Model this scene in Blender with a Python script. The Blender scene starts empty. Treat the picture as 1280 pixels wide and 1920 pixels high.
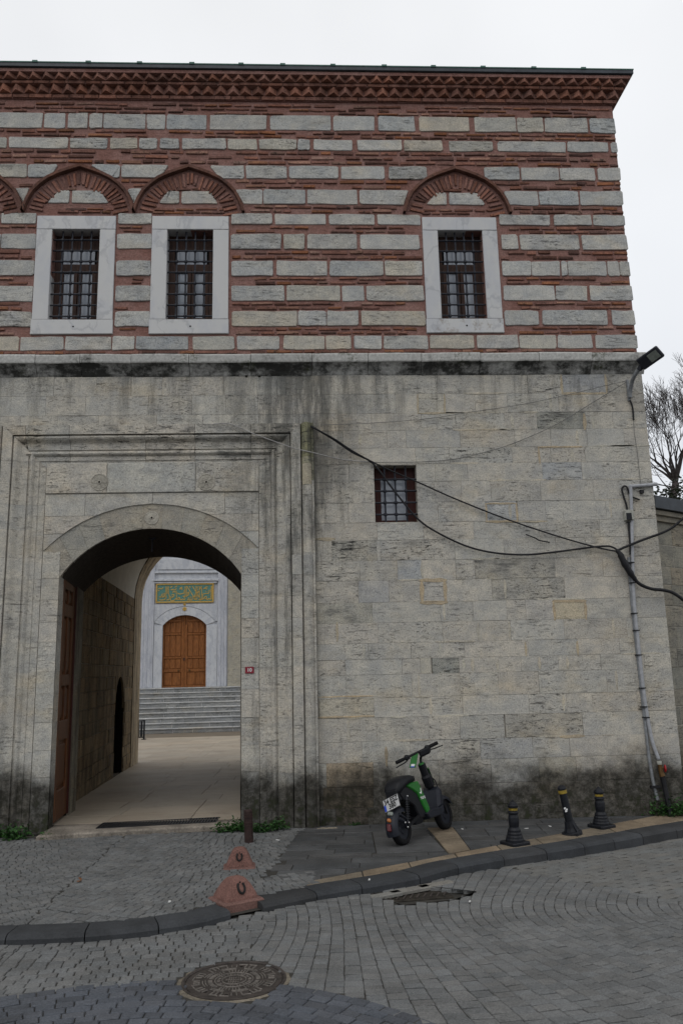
import bpy, math, random
from mathutils import Vector, Matrix
import numpy as np
rnd = random.Random(7)
R = math.radians
scene = bpy.context.scene
COL = scene.collection
S = 1.25                       # metres per layout unit

# ------------------------------------------------------------------ camera
YAW, PITCH, ROLL, FPX = R(2.755), R(11.313), R(-1.321), 1500.0
D, EH = 9.8656, 1.75           # distance to the facade, eye height (layout units)
cy, sy, cp, sp, cr, sr = math.cos(YAW), math.sin(YAW), math.cos(PITCH), math.sin(PITCH), math.cos(ROLL), math.sin(ROLL)
cf = Vector((sy*cp, cy*cp, sp)); r0 = Vector((cy, -sy, 0)); u0 = r0.cross(cf)
crt = r0*cr + u0*sr; cup = -r0*sr + u0*cr
CAM = Vector((0, -D, EH))
cam = bpy.data.cameras.new('camera'); cam_o = bpy.data.objects.new('camera', cam); COL.objects.link(cam_o)
m3 = Matrix((crt, cup, -cf)).transposed()
cam_o.matrix_world = Matrix.Translation(CAM*S) @ m3.to_4x4()
cam.sensor_width = 36; cam.sensor_fit = 'AUTO'; cam.lens = 36*FPX/1920
cam.clip_start = 0.05; cam.clip_end = 2000
scene.camera = cam_o

# ------------------------------------------------------------------ light
SUN_EL, SUN_AZ = R(52), R(205)
world = bpy.data.worlds.new('World'); scene.world = world; world.use_nodes = True
wt = world.node_tree; wn = wt.nodes; wl = wt.links
for n in list(wn): wn.remove(n)
wout = wn.new('ShaderNodeOutputWorld'); wbg = wn.new('ShaderNodeBackground'); wbg.inputs['Strength'].default_value = 0.1
sky = wn.new('ShaderNodeTexSky'); sky.sky_type = 'NISHITA'; sky.sun_disc = False
sky.sun_elevation = SUN_EL; sky.sun_rotation = SUN_AZ
tc = wn.new('ShaderNodeTexCoord'); sep = wn.new('ShaderNodeSeparateXYZ'); wl.new(tc.outputs['Generated'], sep.inputs[0])
ramp = wn.new('ShaderNodeValToRGB'); wl.new(sep.outputs['Z'], ramp.inputs[0])
ramp.color_ramp.elements[0].position = 0.0; ramp.color_ramp.elements[0].color = (0.80, 0.83, 0.88, 1)
ramp.color_ramp.elements[1].position = 1.0; ramp.color_ramp.elements[1].color = (1.0, 1.0, 1.0, 1)
e = ramp.color_ramp.elements.new(0.45); e.color = (0.90, 0.92, 0.95, 1)
nz = wn.new('ShaderNodeTexNoise'); nz.inputs['Scale'].default_value = 1.7; nz.inputs['Detail'].default_value = 4
wl.new(tc.outputs['Generated'], nz.inputs['Vector'])
mr = wn.new('ShaderNodeMapRange'); mr.inputs['From Min'].default_value = 0.3; mr.inputs['From Max'].default_value = 0.7
mr.inputs['To Min'].default_value = 8.6; mr.inputs['To Max'].default_value = 10.8; wl.new(nz.outputs['Fac'], mr.inputs['Value'])
vm = wn.new('ShaderNodeVectorMath'); vm.operation = 'SCALE'; wl.new(ramp.outputs['Color'], vm.inputs[0]); wl.new(mr.outputs[0], vm.inputs['Scale'])
mx = wn.new('ShaderNodeMix'); mx.data_type = 'RGBA'; mx.inputs[0].default_value = 0.93
wl.new(sky.outputs[0], mx.inputs[6]); wl.new(vm.outputs[0], mx.inputs[7]); wl.new(mx.outputs[2], wbg.inputs['Color'])
wl.new(wbg.outputs[0], wout.inputs['Surface'])
sun = bpy.data.lights.new('sun', 'SUN'); sun.energy = 0.6; sun.angle = R(40); sun.color = (1, 0.97, 0.92)
sun_o = bpy.data.objects.new('sun', sun); COL.objects.link(sun_o)
sdir = Vector((math.sin(SUN_AZ)*math.cos(SUN_EL), math.cos(SUN_AZ)*math.cos(SUN_EL), math.sin(SUN_EL)))
sun_o.rotation_euler = sdir.to_track_quat('Z', 'Y').to_euler(); sun_o.location = (0, -30, 30)
vs = scene.view_settings; vs.view_transform = 'Standard'; vs.look = 'None'; vs.gamma = 1.0; vs.use_curve_mapping = False
vs.exposure = 0.0

# ------------------------------------------------------------------ layout helpers: photo pixel -> point on a plane
def ray(x, y): return cf + crt*((x-640)/FPX) - cup*((y-960)/FPX)
def aty(x, y, Y=0.0):
    d = ray(x, y); return CAM + d*((Y-CAM.y)/d.y)
def atz(x, y, Z=0.0):
    d = ray(x, y); return CAM + d*((Z-CAM.z)/d.z)
def topx(p):
    v = Vector(p)-CAM; w = v.dot(cf); return 640+FPX*v.dot(crt)/w, 960-FPX*v.dot(cup)/w
def XZ(x, Z, Y=0.0):
    X = 0.0
    for _ in range(4): X = aty(x, topx((X, Y, Z))[1], Y).x
    return X
def FZ(y, x=560, Y=0.0): return aty(x, y, Y).z

# ------------------------------------------------------------------ mesh builder
def Fm(Y=0.0): return lambda u, v, h: (u, Y-h, v)          # facade: h = towards the street
def Gm(z=0.0): return lambda u, v, h: (u, v, z+h)          # ground
class MB:
    def __init__(s): s.v = []; s.f = []; s.c = []
    def add(s, vs_, fs, col=(1, 1, 1, 0)):
        o = len(s.v); s.v += [tuple(p) for p in vs_]; s.f += [tuple(i+o for i in f) for f in fs]; s.c += [tuple(col)]*len(vs_)
        return s
    def build(s, name, mat, parent=None, smooth=False, **props):
        me = bpy.data.meshes.new(name)
        o = bpy.data.objects.new(name, me); COL.objects.link(o)
        org = Vector((0, 0, 0))
        if parent is not None: org = parent.get('_o', None); org = Vector(org) if org is not None else Vector((0, 0, 0))
        elif s.v:
            a = np.array(s.v); org = Vector((float((a[:, 0].min()+a[:, 0].max())/2), float((a[:, 1].min()+a[:, 1].max())/2), float(a[:, 2].min())))
        vv = [((p[0]-org.x)*S, (p[1]-org.y)*S, (p[2]-org.z)*S) for p in s.v]
        me.from_pydata(vv, [], s.f)
        a = me.color_attributes.new('tint', 'FLOAT_COLOR', 'POINT')
        a.data.foreach_set('color', np.array(s.c, dtype=np.float32).ravel())
        if smooth: me.polygons.foreach_set('use_smooth', [True]*len(me.polygons))
        me.materials.append(mat)
        o['_o'] = tuple(org)
        if parent is not None: o.parent = parent
        else: o.location = org*S
        for k, val in props.items(): o[k] = val
        return o
def thing(name, label, cat, loc=(0, 0, 0), group=None):
    o = bpy.data.objects.new(name, None); COL.objects.link(o); o.location = Vector(loc)*S; o['_o'] = tuple(loc)
    o.empty_display_size = 0.2
    o['label'] = label; o['category'] = cat
    if group: o['group'] = group
    return o
def tag(o, label, cat, group=None):
    o['label'] = label; o['category'] = cat
    if group: o['group'] = group
    return o
def inset(poly, d):
    n = len(poly); out = []
    for i in range(n):
        a, b, c = Vector(poly[i-1]), Vector(poly[i]), Vector(poly[(i+1) % n])
        e1 = (b-a); e2 = (c-b)
        if e1.length < 1e-7 or e2.length < 1e-7: out.append(tuple(b)); continue
        e1.normalize(); e2.normalize(); n1 = Vector((-e1.y, e1.x)); n2 = Vector((-e2.y, e2.x)); m = n1+n2
        if m.length < 1e-4: m = n1
        m.normalize(); k = max(0.5, m.dot(n1)); out.append(tuple(b+m*(d/k)))
    return out
def slab(mb, poly, h1, h0, bev, M, col=(1, 1, 1, 0), tilt=0.0):
    n = len(poly); ins = inset(poly, bev)
    tx, ty = rnd.uniform(-tilt, tilt), rnd.uniform(-tilt, tilt)
    cu = sum(p[0] for p in poly)/n; cv = sum(p[1] for p in poly)/n
    T = lambda p: (p[0]-cu)*tx+(p[1]-cv)*ty
    V = [M(p[0], p[1], h1+T(p)) for p in ins]+[M(p[0], p[1], h1-bev+T(p)) for p in poly]+[M(p[0], p[1], h0) for p in poly]
    Fs = [tuple(range(n))]
    for i in range(n):
        j = (i+1) % n
        Fs.append((i, n+i, n+j, j)); Fs.append((n+i, 2*n+i, 2*n+j, n+j))
    mb.add(V, Fs, col)
def rrect(u0, u1, v0, v1, jit=0.006, ch=0.02, mid=2):
    J = lambda: rnd.uniform(-jit, jit); c = lambda: ch*rnd.uniform(0.3, 1.3)
    ch = min(ch, (v1-v0)*0.3, (u1-u0)*0.3)
    P = []
    def edge(a, b, k, du, dv):
        for i in range(1, k+1):
            t = i/(k+1); P.append((a[0]+(b[0]-a[0])*t+du*J(), a[1]+(b[1]-a[1])*t+dv*J()))
    a1, a2, b1, b2, c1, c2, d1, d2 = [c() for _ in range(8)]
    P.append((u0+a1, v0+J())); edge((u0, v0), (u1, v0), mid, 0, 1)
    P.append((u1-b1, v0+J())); P.append((u1+J(), v0+b2)); P.append((u1+J(), v1-c1))
    P.append((u1-c2, v1+J())); edge((u1, v1), (u0, v1), mid, 0, 1)
    P.append((u0+d1, v1+J())); P.append((u0+J(), v1-d2)); P.append((u0+J(), v0+a2))
    return P
def quad(u0, u1, v0, v1, j=0.004):
    J = lambda: rnd.uniform(-j, j)
    return [(u0+J(), v0+J()), (u1+J(), v0+J()), (u1+J(), v1+J()), (u0+J(), v1+J())]
def box(mb, a, b, col=(1, 1, 1, 0)):
    (x0, y0, z0), (x1, y1, z1) = a, b
    V = [(x0, y0, z0), (x1, y0, z0), (x1, y1, z0), (x0, y1, z0), (x0, y0, z1), (x1, y0, z1), (x1, y1, z1), (x0, y1, z1)]
    mb.add(V, [(0, 3, 2, 1), (4, 5, 6, 7), (0, 1, 5, 4), (1, 2, 6, 5), (2, 3, 7, 6), (3, 0, 4, 7)], col)
def obox(mb, c, ax, half, col=(1, 1, 1, 0), bev=0.0):
    c = Vector(c); X, Y, Z = [Vector(a).normalized() for a in ax]
    if bev <= 0:
        V = [c+X*(half[0]*i)+Y*(half[1]*j)+Z*(half[2]*k) for k in (-1, 1) for j in (-1, 1) for i in (-1, 1)]
        mb.add(V, [(0, 2, 3, 1), (4, 5, 7, 6), (0, 1, 5, 4), (1, 3, 7, 5), (3, 2, 6, 7), (2, 0, 4, 6)], col); return
    h = half; b = min(bev, min(h)*0.9)
    pr = [(-h[0]+b, -h[1]), (h[0]-b, -h[1]), (h[0], -h[1]+b), (h[0], h[1]-b), (h[0]-b, h[1]), (-h[0]+b, h[1]), (-h[0], h[1]-b), (-h[0], -h[1]+b)]
    k = lambda s_: [(p[0]*s_[0], p[1]*s_[1]) for p in pr]
    s1 = ((h[0]-b)/h[0], (h[1]-b)/h[1])
    V = []
    for z, s_ in ((-h[2], s1), (-h[2]+b, (1, 1)), (h[2]-b, (1, 1)), (h[2], s1)): V += [c+X*p[0]+Y*p[1]+Z*z for p in k(s_)]
    Fs = [tuple(range(7, -1, -1)), tuple(range(24, 32))]
    for r_ in range(3):
        for i in range(8): j = (i+1) % 8; Fs.append((r_*8+i, r_*8+j, r_*8+8+j, r_*8+8+i))
    mb.add(V, Fs, col)
def tube(mb, pts, rad, n=6, col=(1, 1, 1, 0), cap=True):
    pts = [Vector(p) for p in pts]; k = len(pts)
    rads = rad if isinstance(rad, (list, tuple)) else [rad]*k
    prev = None; V = []
    for i in range(k):
        t = (pts[min(i+1, k-1)]-pts[max(i-1, 0)]).normalized()
        if prev is None: a = t.orthogonal().normalized()
        else:
            a = prev-t*prev.dot(t)
            a = a.normalized() if a.length > 1e-6 else t.orthogonal().normalized()
        prev = a; b = t.cross(a)
        for j in range(n): an = 2*math.pi*j/n; V.append(pts[i]+(a*math.cos(an)+b*math.sin(an))*rads[i])
    Fs = []
    for i in range(k-1):
        for j in range(n): l = (j+1) % n; Fs.append((i*n+j, i*n+l, (i+1)*n+l, (i+1)*n+j))
    if cap: Fs.append(tuple(range(n-1, -1, -1))); Fs.append(tuple(range((k-1)*n, k*n)))
    mb.add(V, Fs, col)
def lathe(mb, prof, n, M, col=(1, 1, 1, 0)):
    V = []
    for r_, z in prof:
        for j in range(n): an = 2*math.pi*j/n; V.append(M(r_*math.cos(an), r_*math.sin(an), z))
    Fs = []
    for i in range(len(prof)-1):
        for j in range(n): l = (j+1) % n; Fs.append((i*n+j, i*n+l, (i+1)*n+l, (i+1)*n+j))
    Fs.append(tuple(range(n-1, -1, -1))); Fs.append(tuple(range((len(prof)-1)*n, len(prof)*n)))
    mb.add(V, Fs, col)
def ball(mb, c, r_, col=(1, 1, 1, 0), n=6, sq=(1, 1, 1)):
    c = Vector(c); lathe(mb, [(r_*math.sin(a)+1e-5, -r_*math.cos(a)) for a in [math.pi*i/5 for i in range(6)]], n, lambda x, y, z: (c.x+x*sq[0], c.y+y*sq[1], c.z+z*sq[2]), col)
def catenary(a, b, sag, n=14):
    a, b = Vector(a), Vector(b); return [a.lerp(b, i/n)-Vector((0, 0, sag*4*(i/n)*(1-i/n))) for i in range(n+1)]
def smooth_path(P, k=6):
    P = [Vector(p) for p in P]; out = []
    for i in range(len(P)-1):
        p0, p1, p2, p3 = P[max(i-1, 0)], P[i], P[i+1], P[min(i+2, len(P)-1)]
        for j in range(k):
            t = j/k; out.append(0.5*((2*p1)+(p2-p0)*t+(2*p0-5*p1+4*p2-p3)*t*t+(3*p1-p0-3*p2+p3)*t**3))
    out.append(P[-1]); return out
def text_mesh(mb, s, size, M, col=(1, 1, 1, 0), bold=0.0, align='CENTER'):
    cu = bpy.data.curves.new('t', 'FONT'); cu.body = s; cu.size = size; cu.align_x = align; cu.align_y = 'CENTER'; cu.offset = bold; cu.resolution_u = 3
    o = bpy.data.objects.new('t', cu); COL.objects.link(o); bpy.context.view_layer.update()
    me = bpy.data.meshes.new_from_object(o.evaluated_get(bpy.context.evaluated_depsgraph_get()))
    mb.add([M(v.co.x, v.co.y, v.co.z) for v in me.vertices], [tuple(p.vertices) for p in me.polygons], col)
    bpy.data.objects.remove(o); bpy.data.curves.remove(cu); bpy.data.meshes.remove(me)
def vary(c, a=0.1, w=0.03, al=0.0):
    k = 1+rnd.uniform(-a, a); t = rnd.uniform(-w, w)
    return (max(0, c[0]*k*(1+t)), max(0, c[1]*k), max(0, c[2]*k*(1-t)), al)

# ------------------------------------------------------------------ materials
class NT:
    def __init__(s, name):
        s.m = bpy.data.materials.new(name); s.m.use_nodes = True; s.t = s.m.node_tree
        s.b = s.t.nodes['Principled BSDF']
    def n(s, ty, **kw):
        nd = s.t.nodes.new(ty)
        for k, v in kw.items(): setattr(nd, k, v)
        return nd
    def l(s, a, b): s.t.links.new(a, b)
    def val(s, x): return x
    def math(s, op, a, b=None, c=None, clamp=False):
        nd = s.n('ShaderNodeMath', operation=op); nd.use_clamp = clamp
        for i, x in enumerate((a, b, c)):
            if x is None: continue
            if isinstance(x, (int, float)): nd.inputs[i].default_value = x
            else: s.l(x, nd.inputs[i])
        return nd.outputs[0]
    def mix(s, f, a, b, mode='MIX'):
        nd = s.n('ShaderNodeMix', data_type='RGBA', blend_type=mode)
        for i, x in ((0, f), (6, a), (7, b)):
            if isinstance(x, (int, float)): nd.inputs[i].default_value = x
            elif isinstance(x, tuple): nd.inputs[i].default_value = (x+(1,))[:4]
            else: s.l(x, nd.inputs[i])
        return nd.outputs[2]
    def mr(s, x, a, b, c=0.0, d=1.0):
        nd = s.n('ShaderNodeMapRange'); nd.interpolation_type = 'SMOOTHSTEP'
        s.l(x, nd.inputs[0])
        for i, v in ((1, a), (2, b), (3, c), (4, d)): nd.inputs[i].default_value = v
        return nd.outputs[0]
    def pos(s):
        if not hasattr(s, 'P'): s.P = s.n('ShaderNodeNewGeometry').outputs['Position']
        return s.P
    def off(s, k=13.0):       # world position shifted per object, so that no two stones share a pattern
        oi = s.n('ShaderNodeObjectInfo'); v = s.n('ShaderNodeVectorMath', operation='ADD'); s.l(s.pos(), v.inputs[0])
        sc = s.math('MULTIPLY', oi.outputs['Random'], k); c = s.n('ShaderNodeCombineXYZ')
        s.l(sc, c.inputs[0]); s.l(s.math('MULTIPLY', sc, 0.7), c.inputs[1]); s.l(s.math('MULTIPLY', sc, 0.37), c.inputs[2]); s.l(c.outputs[0], v.inputs[1])
        return v.outputs[0]
    def noise(s, vec, scale, detail=4, rough=0.6, st=None, out='Fac'):
        if st:
            mp = s.n('ShaderNodeMapping'); mp.inputs['Scale'].default_value = st; s.l(vec, mp.inputs['Vector']); vec = mp.outputs[0]
        nd = s.n('ShaderNodeTexNoise'); nd.inputs['Scale'].default_value = scale; nd.inputs['Detail'].default_value = detail; nd.inputs['Roughness'].default_value = rough
        s.l(vec, nd.inputs['Vector']); return nd.outputs[out]
    def tint(s):
        a = s.n('ShaderNodeAttribute', attribute_name='tint'); return a.outputs['Color'], a.outputs['Alpha']
    def z(s):
        sp_ = s.n('ShaderNodeSeparateXYZ'); s.l(s.pos(), sp_.inputs[0]); return sp_.outputs
    def bump(s, h, strength=0.4, dist=0.01):
        nd = s.n('ShaderNodeBump'); nd.inputs['Strength'].default_value = strength; nd.inputs['Distance'].default_value = dist
        s.l(h, nd.inputs['Height']); s.l(nd.outputs[0], s.b.inputs['Normal'])
    def done(s, col, rough=0.8, spec=0.3, metal=0.0):
        if isinstance(col, tuple): s.b.inputs['Base Color'].default_value = (col+(1,))[:4]
        else: s.l(col, s.b.inputs['Base Color'])
        if isinstance(rough, (int, float)): s.b.inputs['Roughness'].default_value = rough
        else: s.l(rough, s.b.inputs['Roughness'])
        s.b.inputs['Specular IOR Level'].default_value = spec; s.b.inputs['Metallic'].default_value = metal
        return s.m

def limestone(name, grime=True, facade=True, pit=1.0):
    t = NT(name); c, al = t.tint(); P = t.off(); W = t.pos()
    blot = t.noise(P, 3.2, 6, 0.68); fine = t.noise(W, 55, 5, 0.72); wide = t.noise(W, 0.55, 5, 0.6); warm = t.noise(W, 0.9, 5, 0.6, st=(1, 1, 1.6))
    mott = t.noise(W, 5.5, 6, 0.7, st=(0.8, 0.8, 1.3))
    col = t.mix(t.mr(blot, 0.35, 0.68), t.mix(1.0, c, (0.90, 0.91, 0.93), 'MULTIPLY'), t.mix(1.0, c, (1.10, 1.08, 1.04), 'MULTIPLY'))
    col = t.mix(t.mr(mott, 0.35, 0.65), t.mix(1.0, col, (0.89, 0.90, 0.91), 'MULTIPLY'), t.mix(1.0, col, (1.08, 1.07, 1.05), 'MULTIPLY'))
    col = t.mix(t.math('MULTIPLY', t.mr(warm, 0.52, 0.70), 0.55), col, t.mix(1.0, col, (1.06, 0.95, 0.78), 'MULTIPLY'))
    col = t.mix(t.math('MULTIPLY', t.mr(wide, 0.5, 0.68), 0.5), col, t.mix(1.0, col, (0.86, 0.89, 0.95), 'MULTIPLY'))
    vmu = t.n('ShaderNodeVectorMath', operation='SCALE'); t.l(col, vmu.inputs[0]); t.l(t.mr(fine, 0.3, 0.72, 0.72, 1.22), vmu.inputs['Scale']); col = vmu.outputs[0]
    # travertine: bedding streaks, pits, lichen film
    area = t.noise(P, 1.3, 4, 0.6)
    st = t.noise(P, 7.0, 7, 0.75, st=(0.5, 0.5, 4.2)); st2 = t.noise(P, 30.0, 5, 0.7, st=(0.55, 0.55, 1.7)); st3 = t.noise(P, 70.0, 3, 0.6, st=(0.7, 0.7, 1.4))
    s1 = t.math('MULTIPLY', t.mr(st, 0.565, 0.615), t.mr(area, 0.46, 0.62, 0.08, 1.0))
    s2 = t.math('MULTIPLY', t.mr(st2, 0.585, 0.63), t.mr(area, 0.40, 0.6, 0.25, 1.0))
    s3 = t.math('MULTIPLY', t.mr(st3, 0.625, 0.66), 0.9)
    amt = t.math('ADD', t.math('MULTIPLY', al, 0.9), 0.50)
    pits = t.math('MULTIPLY', t.math('MAXIMUM', t.math('MAXIMUM', s1, s2), s3), t.math('MULTIPLY', amt, 0.95*pit), clamp=True)
    film = t.math('MULTIPLY', t.mr(t.noise(P, 4.2, 7, 0.74, st=(0.55, 0.55, 1.7)), 0.46, 0.70), t.math('MULTIPLY', al, 0.95), clamp=True)
    col = t.mix(film, col, (0.115, 0.114, 0.107))
    col = t.mix(pits, col, (0.035, 0.034, 0.032))
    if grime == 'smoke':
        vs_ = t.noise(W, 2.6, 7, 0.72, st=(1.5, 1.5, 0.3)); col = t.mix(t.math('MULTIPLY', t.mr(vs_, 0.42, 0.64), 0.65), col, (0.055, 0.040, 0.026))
    elif grime:
        X, Y, Z = t.z(); n1 = t.noise(W, 1.1, 7, 0.70); n2 = t.noise(W, 7.0, 5, 0.72)
        zz = t.math('ADD', Z, t.math('MULTIPLY', t.math('SUBTRACT', n1, 0.5), 1.5))
        damp = t.mr(zz, 1.05, 0.48); col = t.mix(t.math('MULTIPLY', damp, t.mr(n2, 0.25, 0.62, 0.72, 0.97)), col, (0.024, 0.022, 0.018))
        moss = t.math('MULTIPLY', t.mr(zz, 0.55, 0.1), t.mr(n2, 0.5, 0.62)); col = t.mix(t.math('MULTIPLY', moss, 0.5), col, (0.030, 0.040, 0.014))
        if facade:
            vst = t.noise(W, 3.0, 6, 0.68, st=(1.0, 1.0, 0.14)); und = t.math('MULTIPLY', t.mr(Z, 5.4, 7.0), t.mr(vst, 0.47, 0.66)); col = t.mix(t.math('MULTIPLY', und, 0.55), col, (0.055, 0.055, 0.050))
            # black crust running down round the portal
            px_ = t.math('MULTIPLY', t.mr(X, -1.6, -0.3), t.mr(X, 1.2, 0.2)); pst = t.noise(W, 2.2, 7, 0.72, st=(1.6, 1.6, 0.22)); crust = t.math('MULTIPLY', px_, t.mr(t.math('ADD', pst, t.math('MULTIPLY', t.math('SUBTRACT', Z, 3.5), 0.035)), 0.47, 0.66))
            col = t.mix(t.math('MULTIPLY', crust, 0.70), col, (0.06, 0.061, 0.056))
    t.bump(t.math('SUBTRACT', t.math('ADD', fine, t.math('MULTIPLY', blot, 0.6)), t.math('MULTIPLY', pits, 2.4)), 0.6, 0.007)
    return t.done(col, 0.92, 0.15)
M_STONE = limestone('limestone')
M_STONE_UP = limestone('upper_limestone', grime=False, pit=0.9)
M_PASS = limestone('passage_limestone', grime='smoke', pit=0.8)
def soot_stone():
    t = NT('soot_stained_limestone'); c, al = t.tint(); W = t.pos(); n1 = t.noise(W, 4.5, 6, 0.72, st=(1, 1, 1.4)); n2 = t.noise(W, 24, 4, 0.7); vst = t.noise(W, 1.6, 4, 0.6, st=(1, 1, 0.15))
    col = t.mix(t.mr(n2, 0.35, 0.65, 0.0, 0.4), c, (0.15, 0.15, 0.14))
    cov = t.math('ADD', t.math('ADD', al, t.math('MULTIPLY', t.math('SUBTRACT', n1, 0.5), 1.5)), t.math('MULTIPLY', t.math('SUBTRACT', vst, 0.5), 1.0))
    col = t.mix(t.math('MULTIPLY', t.mr(cov, 0.25, 0.75), 0.94), col, (0.018, 0.018, 0.016))
    moss = t.math('MULTIPLY', t.mr(t.noise(W, 1.7, 4, 0.6), 0.57, 0.68), t.mr(n2, 0.4, 0.6)); col = t.mix(t.math('MULTIPLY', moss, 0.65), col, (0.035, 0.042, 0.012))
    t.bump(n2, 0.6, 0.006); return t.done(col, 0.95, 0.1)
M_SOOT = soot_stone()
def granular(name, scale=60, rough=0.85, amp=0.3, spec=0.2, bump=0.4, blot=0.25, spots=0.0):
    t = NT(name); c, al = t.tint(); P = t.off(); f = t.noise(P, scale, 4, 0.7); b = t.noise(t.pos(), 2.2, 5, 0.65)
    k = t.math('ADD', t.mr(f, 0.25, 0.75, 1-amp, 1+amp), t.mr(b, 0.3, 0.7, -blot, blot))
    v = t.n('ShaderNodeVectorMath', operation='SCALE'); t.l(c, v.inputs[0]); t.l(k, v.inputs['Scale']); col = v.outputs[0]
    if spots: col = t.mix(t.math('MULTIPLY', t.mr(t.noise(P, 14, 4, 0.7), 0.56, 0.68), spots), col, (0.03, 0.028, 0.025))
    t.bump(f, bump, 0.005); return t.done(col, rough, spec)
M_BRICK = granular('brick', 38, 0.92, 0.35, 0.1, 0.7, 0.25, 0.75)
M_COBBLE = granular('cobble', 75, 0.8, 0.35, 0.25, 0.5, 0.16)
M_PAVE = granular('pavement_stone', 55, 0.75, 0.25, 0.25, 0.35, 0.25, 0.35)
M_GRANITE = granular('granite', 80, 0.85, 0.42, 0.25, 0.6, 0.15, 0.3)
def mortar():
    t = NT('pink_mortar'); c, al = t.tint(); W = t.pos(); f = t.noise(W, 40, 5, 0.7); b = t.noise(W, 2.0, 5, 0.65); h = t.noise(W, 11, 4, 0.7, st=(0.35, 0.35, 2.2))
    col = t.mix(t.mr(b, 0.35, 0.7), (0.225, 0.118, 0.098), (0.285, 0.172, 0.150)); col = t.mix(t.math('MULTIPLY', t.mr(h, 0.56, 0.68), 0.65), col, (0.10, 0.055, 0.045))
    v = t.n('ShaderNodeVectorMath', operation='SCALE'); t.l(col, v.inputs[0]); t.l(t.mr(f, 0.3, 0.7, 0.75, 1.2), v.inputs['Scale'])
    t.bump(t.math('ADD', f, t.math('MULTIPLY', h, 1.5)), 0.8, 0.012); return t.done(v.outputs[0], 0.95, 0.1)
M_MORTAR = mortar()
def lime_mortar():
    t = NT('lime_mortar'); W = t.pos(); f = t.noise(W, 30, 5, 0.7); b = t.noise(W, 1.2, 4, 0.6); X, Y, Z = t.z()
    col = t.mix(t.mr(b, 0.3, 0.7), (0.38, 0.36, 0.315), (0.44, 0.405, 0.34)); col = t.mix(t.mr(f, 0.5, 0.75, 0.0, 0.6), col, (0.11, 0.10, 0.09))
    col = t.mix(t.mr(t.math('ADD', Z, t.math('MULTIPLY', b, 0.6)), 1.2, 0.7), col, (0.025, 0.023, 0.02))
    t.bump(f, 0.6, 0.008); return t.done(col, 0.95, 0.1)
M_LIME = lime_mortar()
def marble(name, a, b, st=(1, 1, 1), k=0.55):
    t = NT(name); P = t.off(); c, al = t.tint(); w = t.noise(P, 2.2, 5, 0.6, out='Color'); v = t.n('ShaderNodeVectorMath', operation='ADD'); t.l(P, v.inputs[0])
    ws = t.n('ShaderNodeVectorMath', operation='SCALE'); t.l(w, ws.inputs[0]); ws.inputs['Scale'].default_value = 0.5; t.l(ws.outputs[0], v.inputs[1])
    n = t.noise(v.outputs[0], 3.6, 6, 0.6, st=st); col = t.mix(t.mr(n, 0.42, 0.62, 0, k), a, b); vein = t.noise(v.outputs[0], 1.9, 3, 0.5, st=st)
    ve = t.mr(t.math('ABSOLUTE', t.math('SUBTRACT', vein, 0.5)), 0.022, 0.0); col = t.mix(t.math('MULTIPLY', ve, 0.28), col, (0.16, 0.17, 0.20))
    col = t.mix(1.0, col, c, 'MULTIPLY'); col = t.mix(t.math('MULTIPLY', t.mr(t.noise(P, 6.0, 5, 0.7), 0.5, 0.75), al), col, (0.16, 0.11, 0.06))
    t.bump(t.noise(P, 60, 3), 0.12, 0.003); return t.done(col, 0.5, 0.35)
M_MARBLE = marble('white_marble', (0.52, 0.52, 0.515), (0.42, 0.435, 0.475), (0.8, 0.8, 0.35), 0.45)
M_MARBLE2 = marble('courtyard_marble', (0.50, 0.515, 0.54), (0.33, 0.35, 0.40), (1.2, 1.2, 0.35))
def wood(name, a, b, rough=0.5, st=(9, 9, 0.6)):
    t = NT(name); P = t.off(); n = t.noise(P, 6, 6, 0.65, st=st); f = t.noise(P, 30, 4, 0.7, st=(1, 1, 0.1))
    col = t.mix(t.mr(n, 0.3, 0.7), a, b); col = t.mix(t.mr(f, 0.5, 0.7, 0, 0.5), col, tuple(x*0.4 for x in a))
    t.bump(f, 0.25, 0.004); return t.done(col, rough, 0.3)
M_WOOD = wood('oiled_wood', (0.050, 0.019, 0.009), (0.150, 0.058, 0.021))
M_DOOR = wood('courtyard_door_wood', (0.11, 0.036, 0.010), (0.33, 0.125, 0.034))
M_DARKWOOD = wood('dark_window_wood', (0.028, 0.013, 0.009), (0.075, 0.034, 0.022), 0.6)
M_REDWOOD = wood('maroon_window_wood', (0.035, 0.008, 0.006), (0.06, 0.014, 0.010), 0.6)
def plain(name, col, rough=0.5, spec=0.4, metal=0.0, n=0.25, scale=18, bump=0.15):
    t = NT(name); P = t.pos(); f = t.noise(P, scale, 5, 0.65); c, al = t.tint()
    v = t.n('ShaderNodeVectorMath', operation='SCALE'); t.l(t.mix(1.0, col, c, 'MULTIPLY'), v.inputs[0]); t.l(t.mr(f, 0.3, 0.7, 1-n, 1+n), v.inputs['Scale'])
    t.bump(f, bump, 0.003); return t.done(v.outputs[0], rough, spec, metal)
M_IRON = plain('wrought_iron', (0.012, 0.014, 0.022), 0.55, 0.4)
M_CAST = plain('painted_cast_iron', (0.0065, 0.0075, 0.011), 0.5, 0.3, n=0.35, bump=0.3)
M_RUST = plain('rusty_iron_pipe', (0.030, 0.016, 0.014), 0.7, 0.3, n=0.4, bump=0.4)
M_YELLOW = plain('yellow_paint', (0.22, 0.155, 0.022), 0.6, 0.3, n=0.4)
M_RUBBER = plain('black_rubber', (0.007, 0.007, 0.008), 0.8, 0.2)
M_PLASTIC = plain('black_plastic', (0.006, 0.0065, 0.009), 0.5, 0.25, n=0.15)
M_NAVY = plain('charcoal_plastic', (0.011, 0.013, 0.020), 0.5, 0.3, n=0.15)
M_GREEN = plain('green_plastic', (0.008, 0.135, 0.012), 0.38, 0.5, n=0.12)
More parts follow.
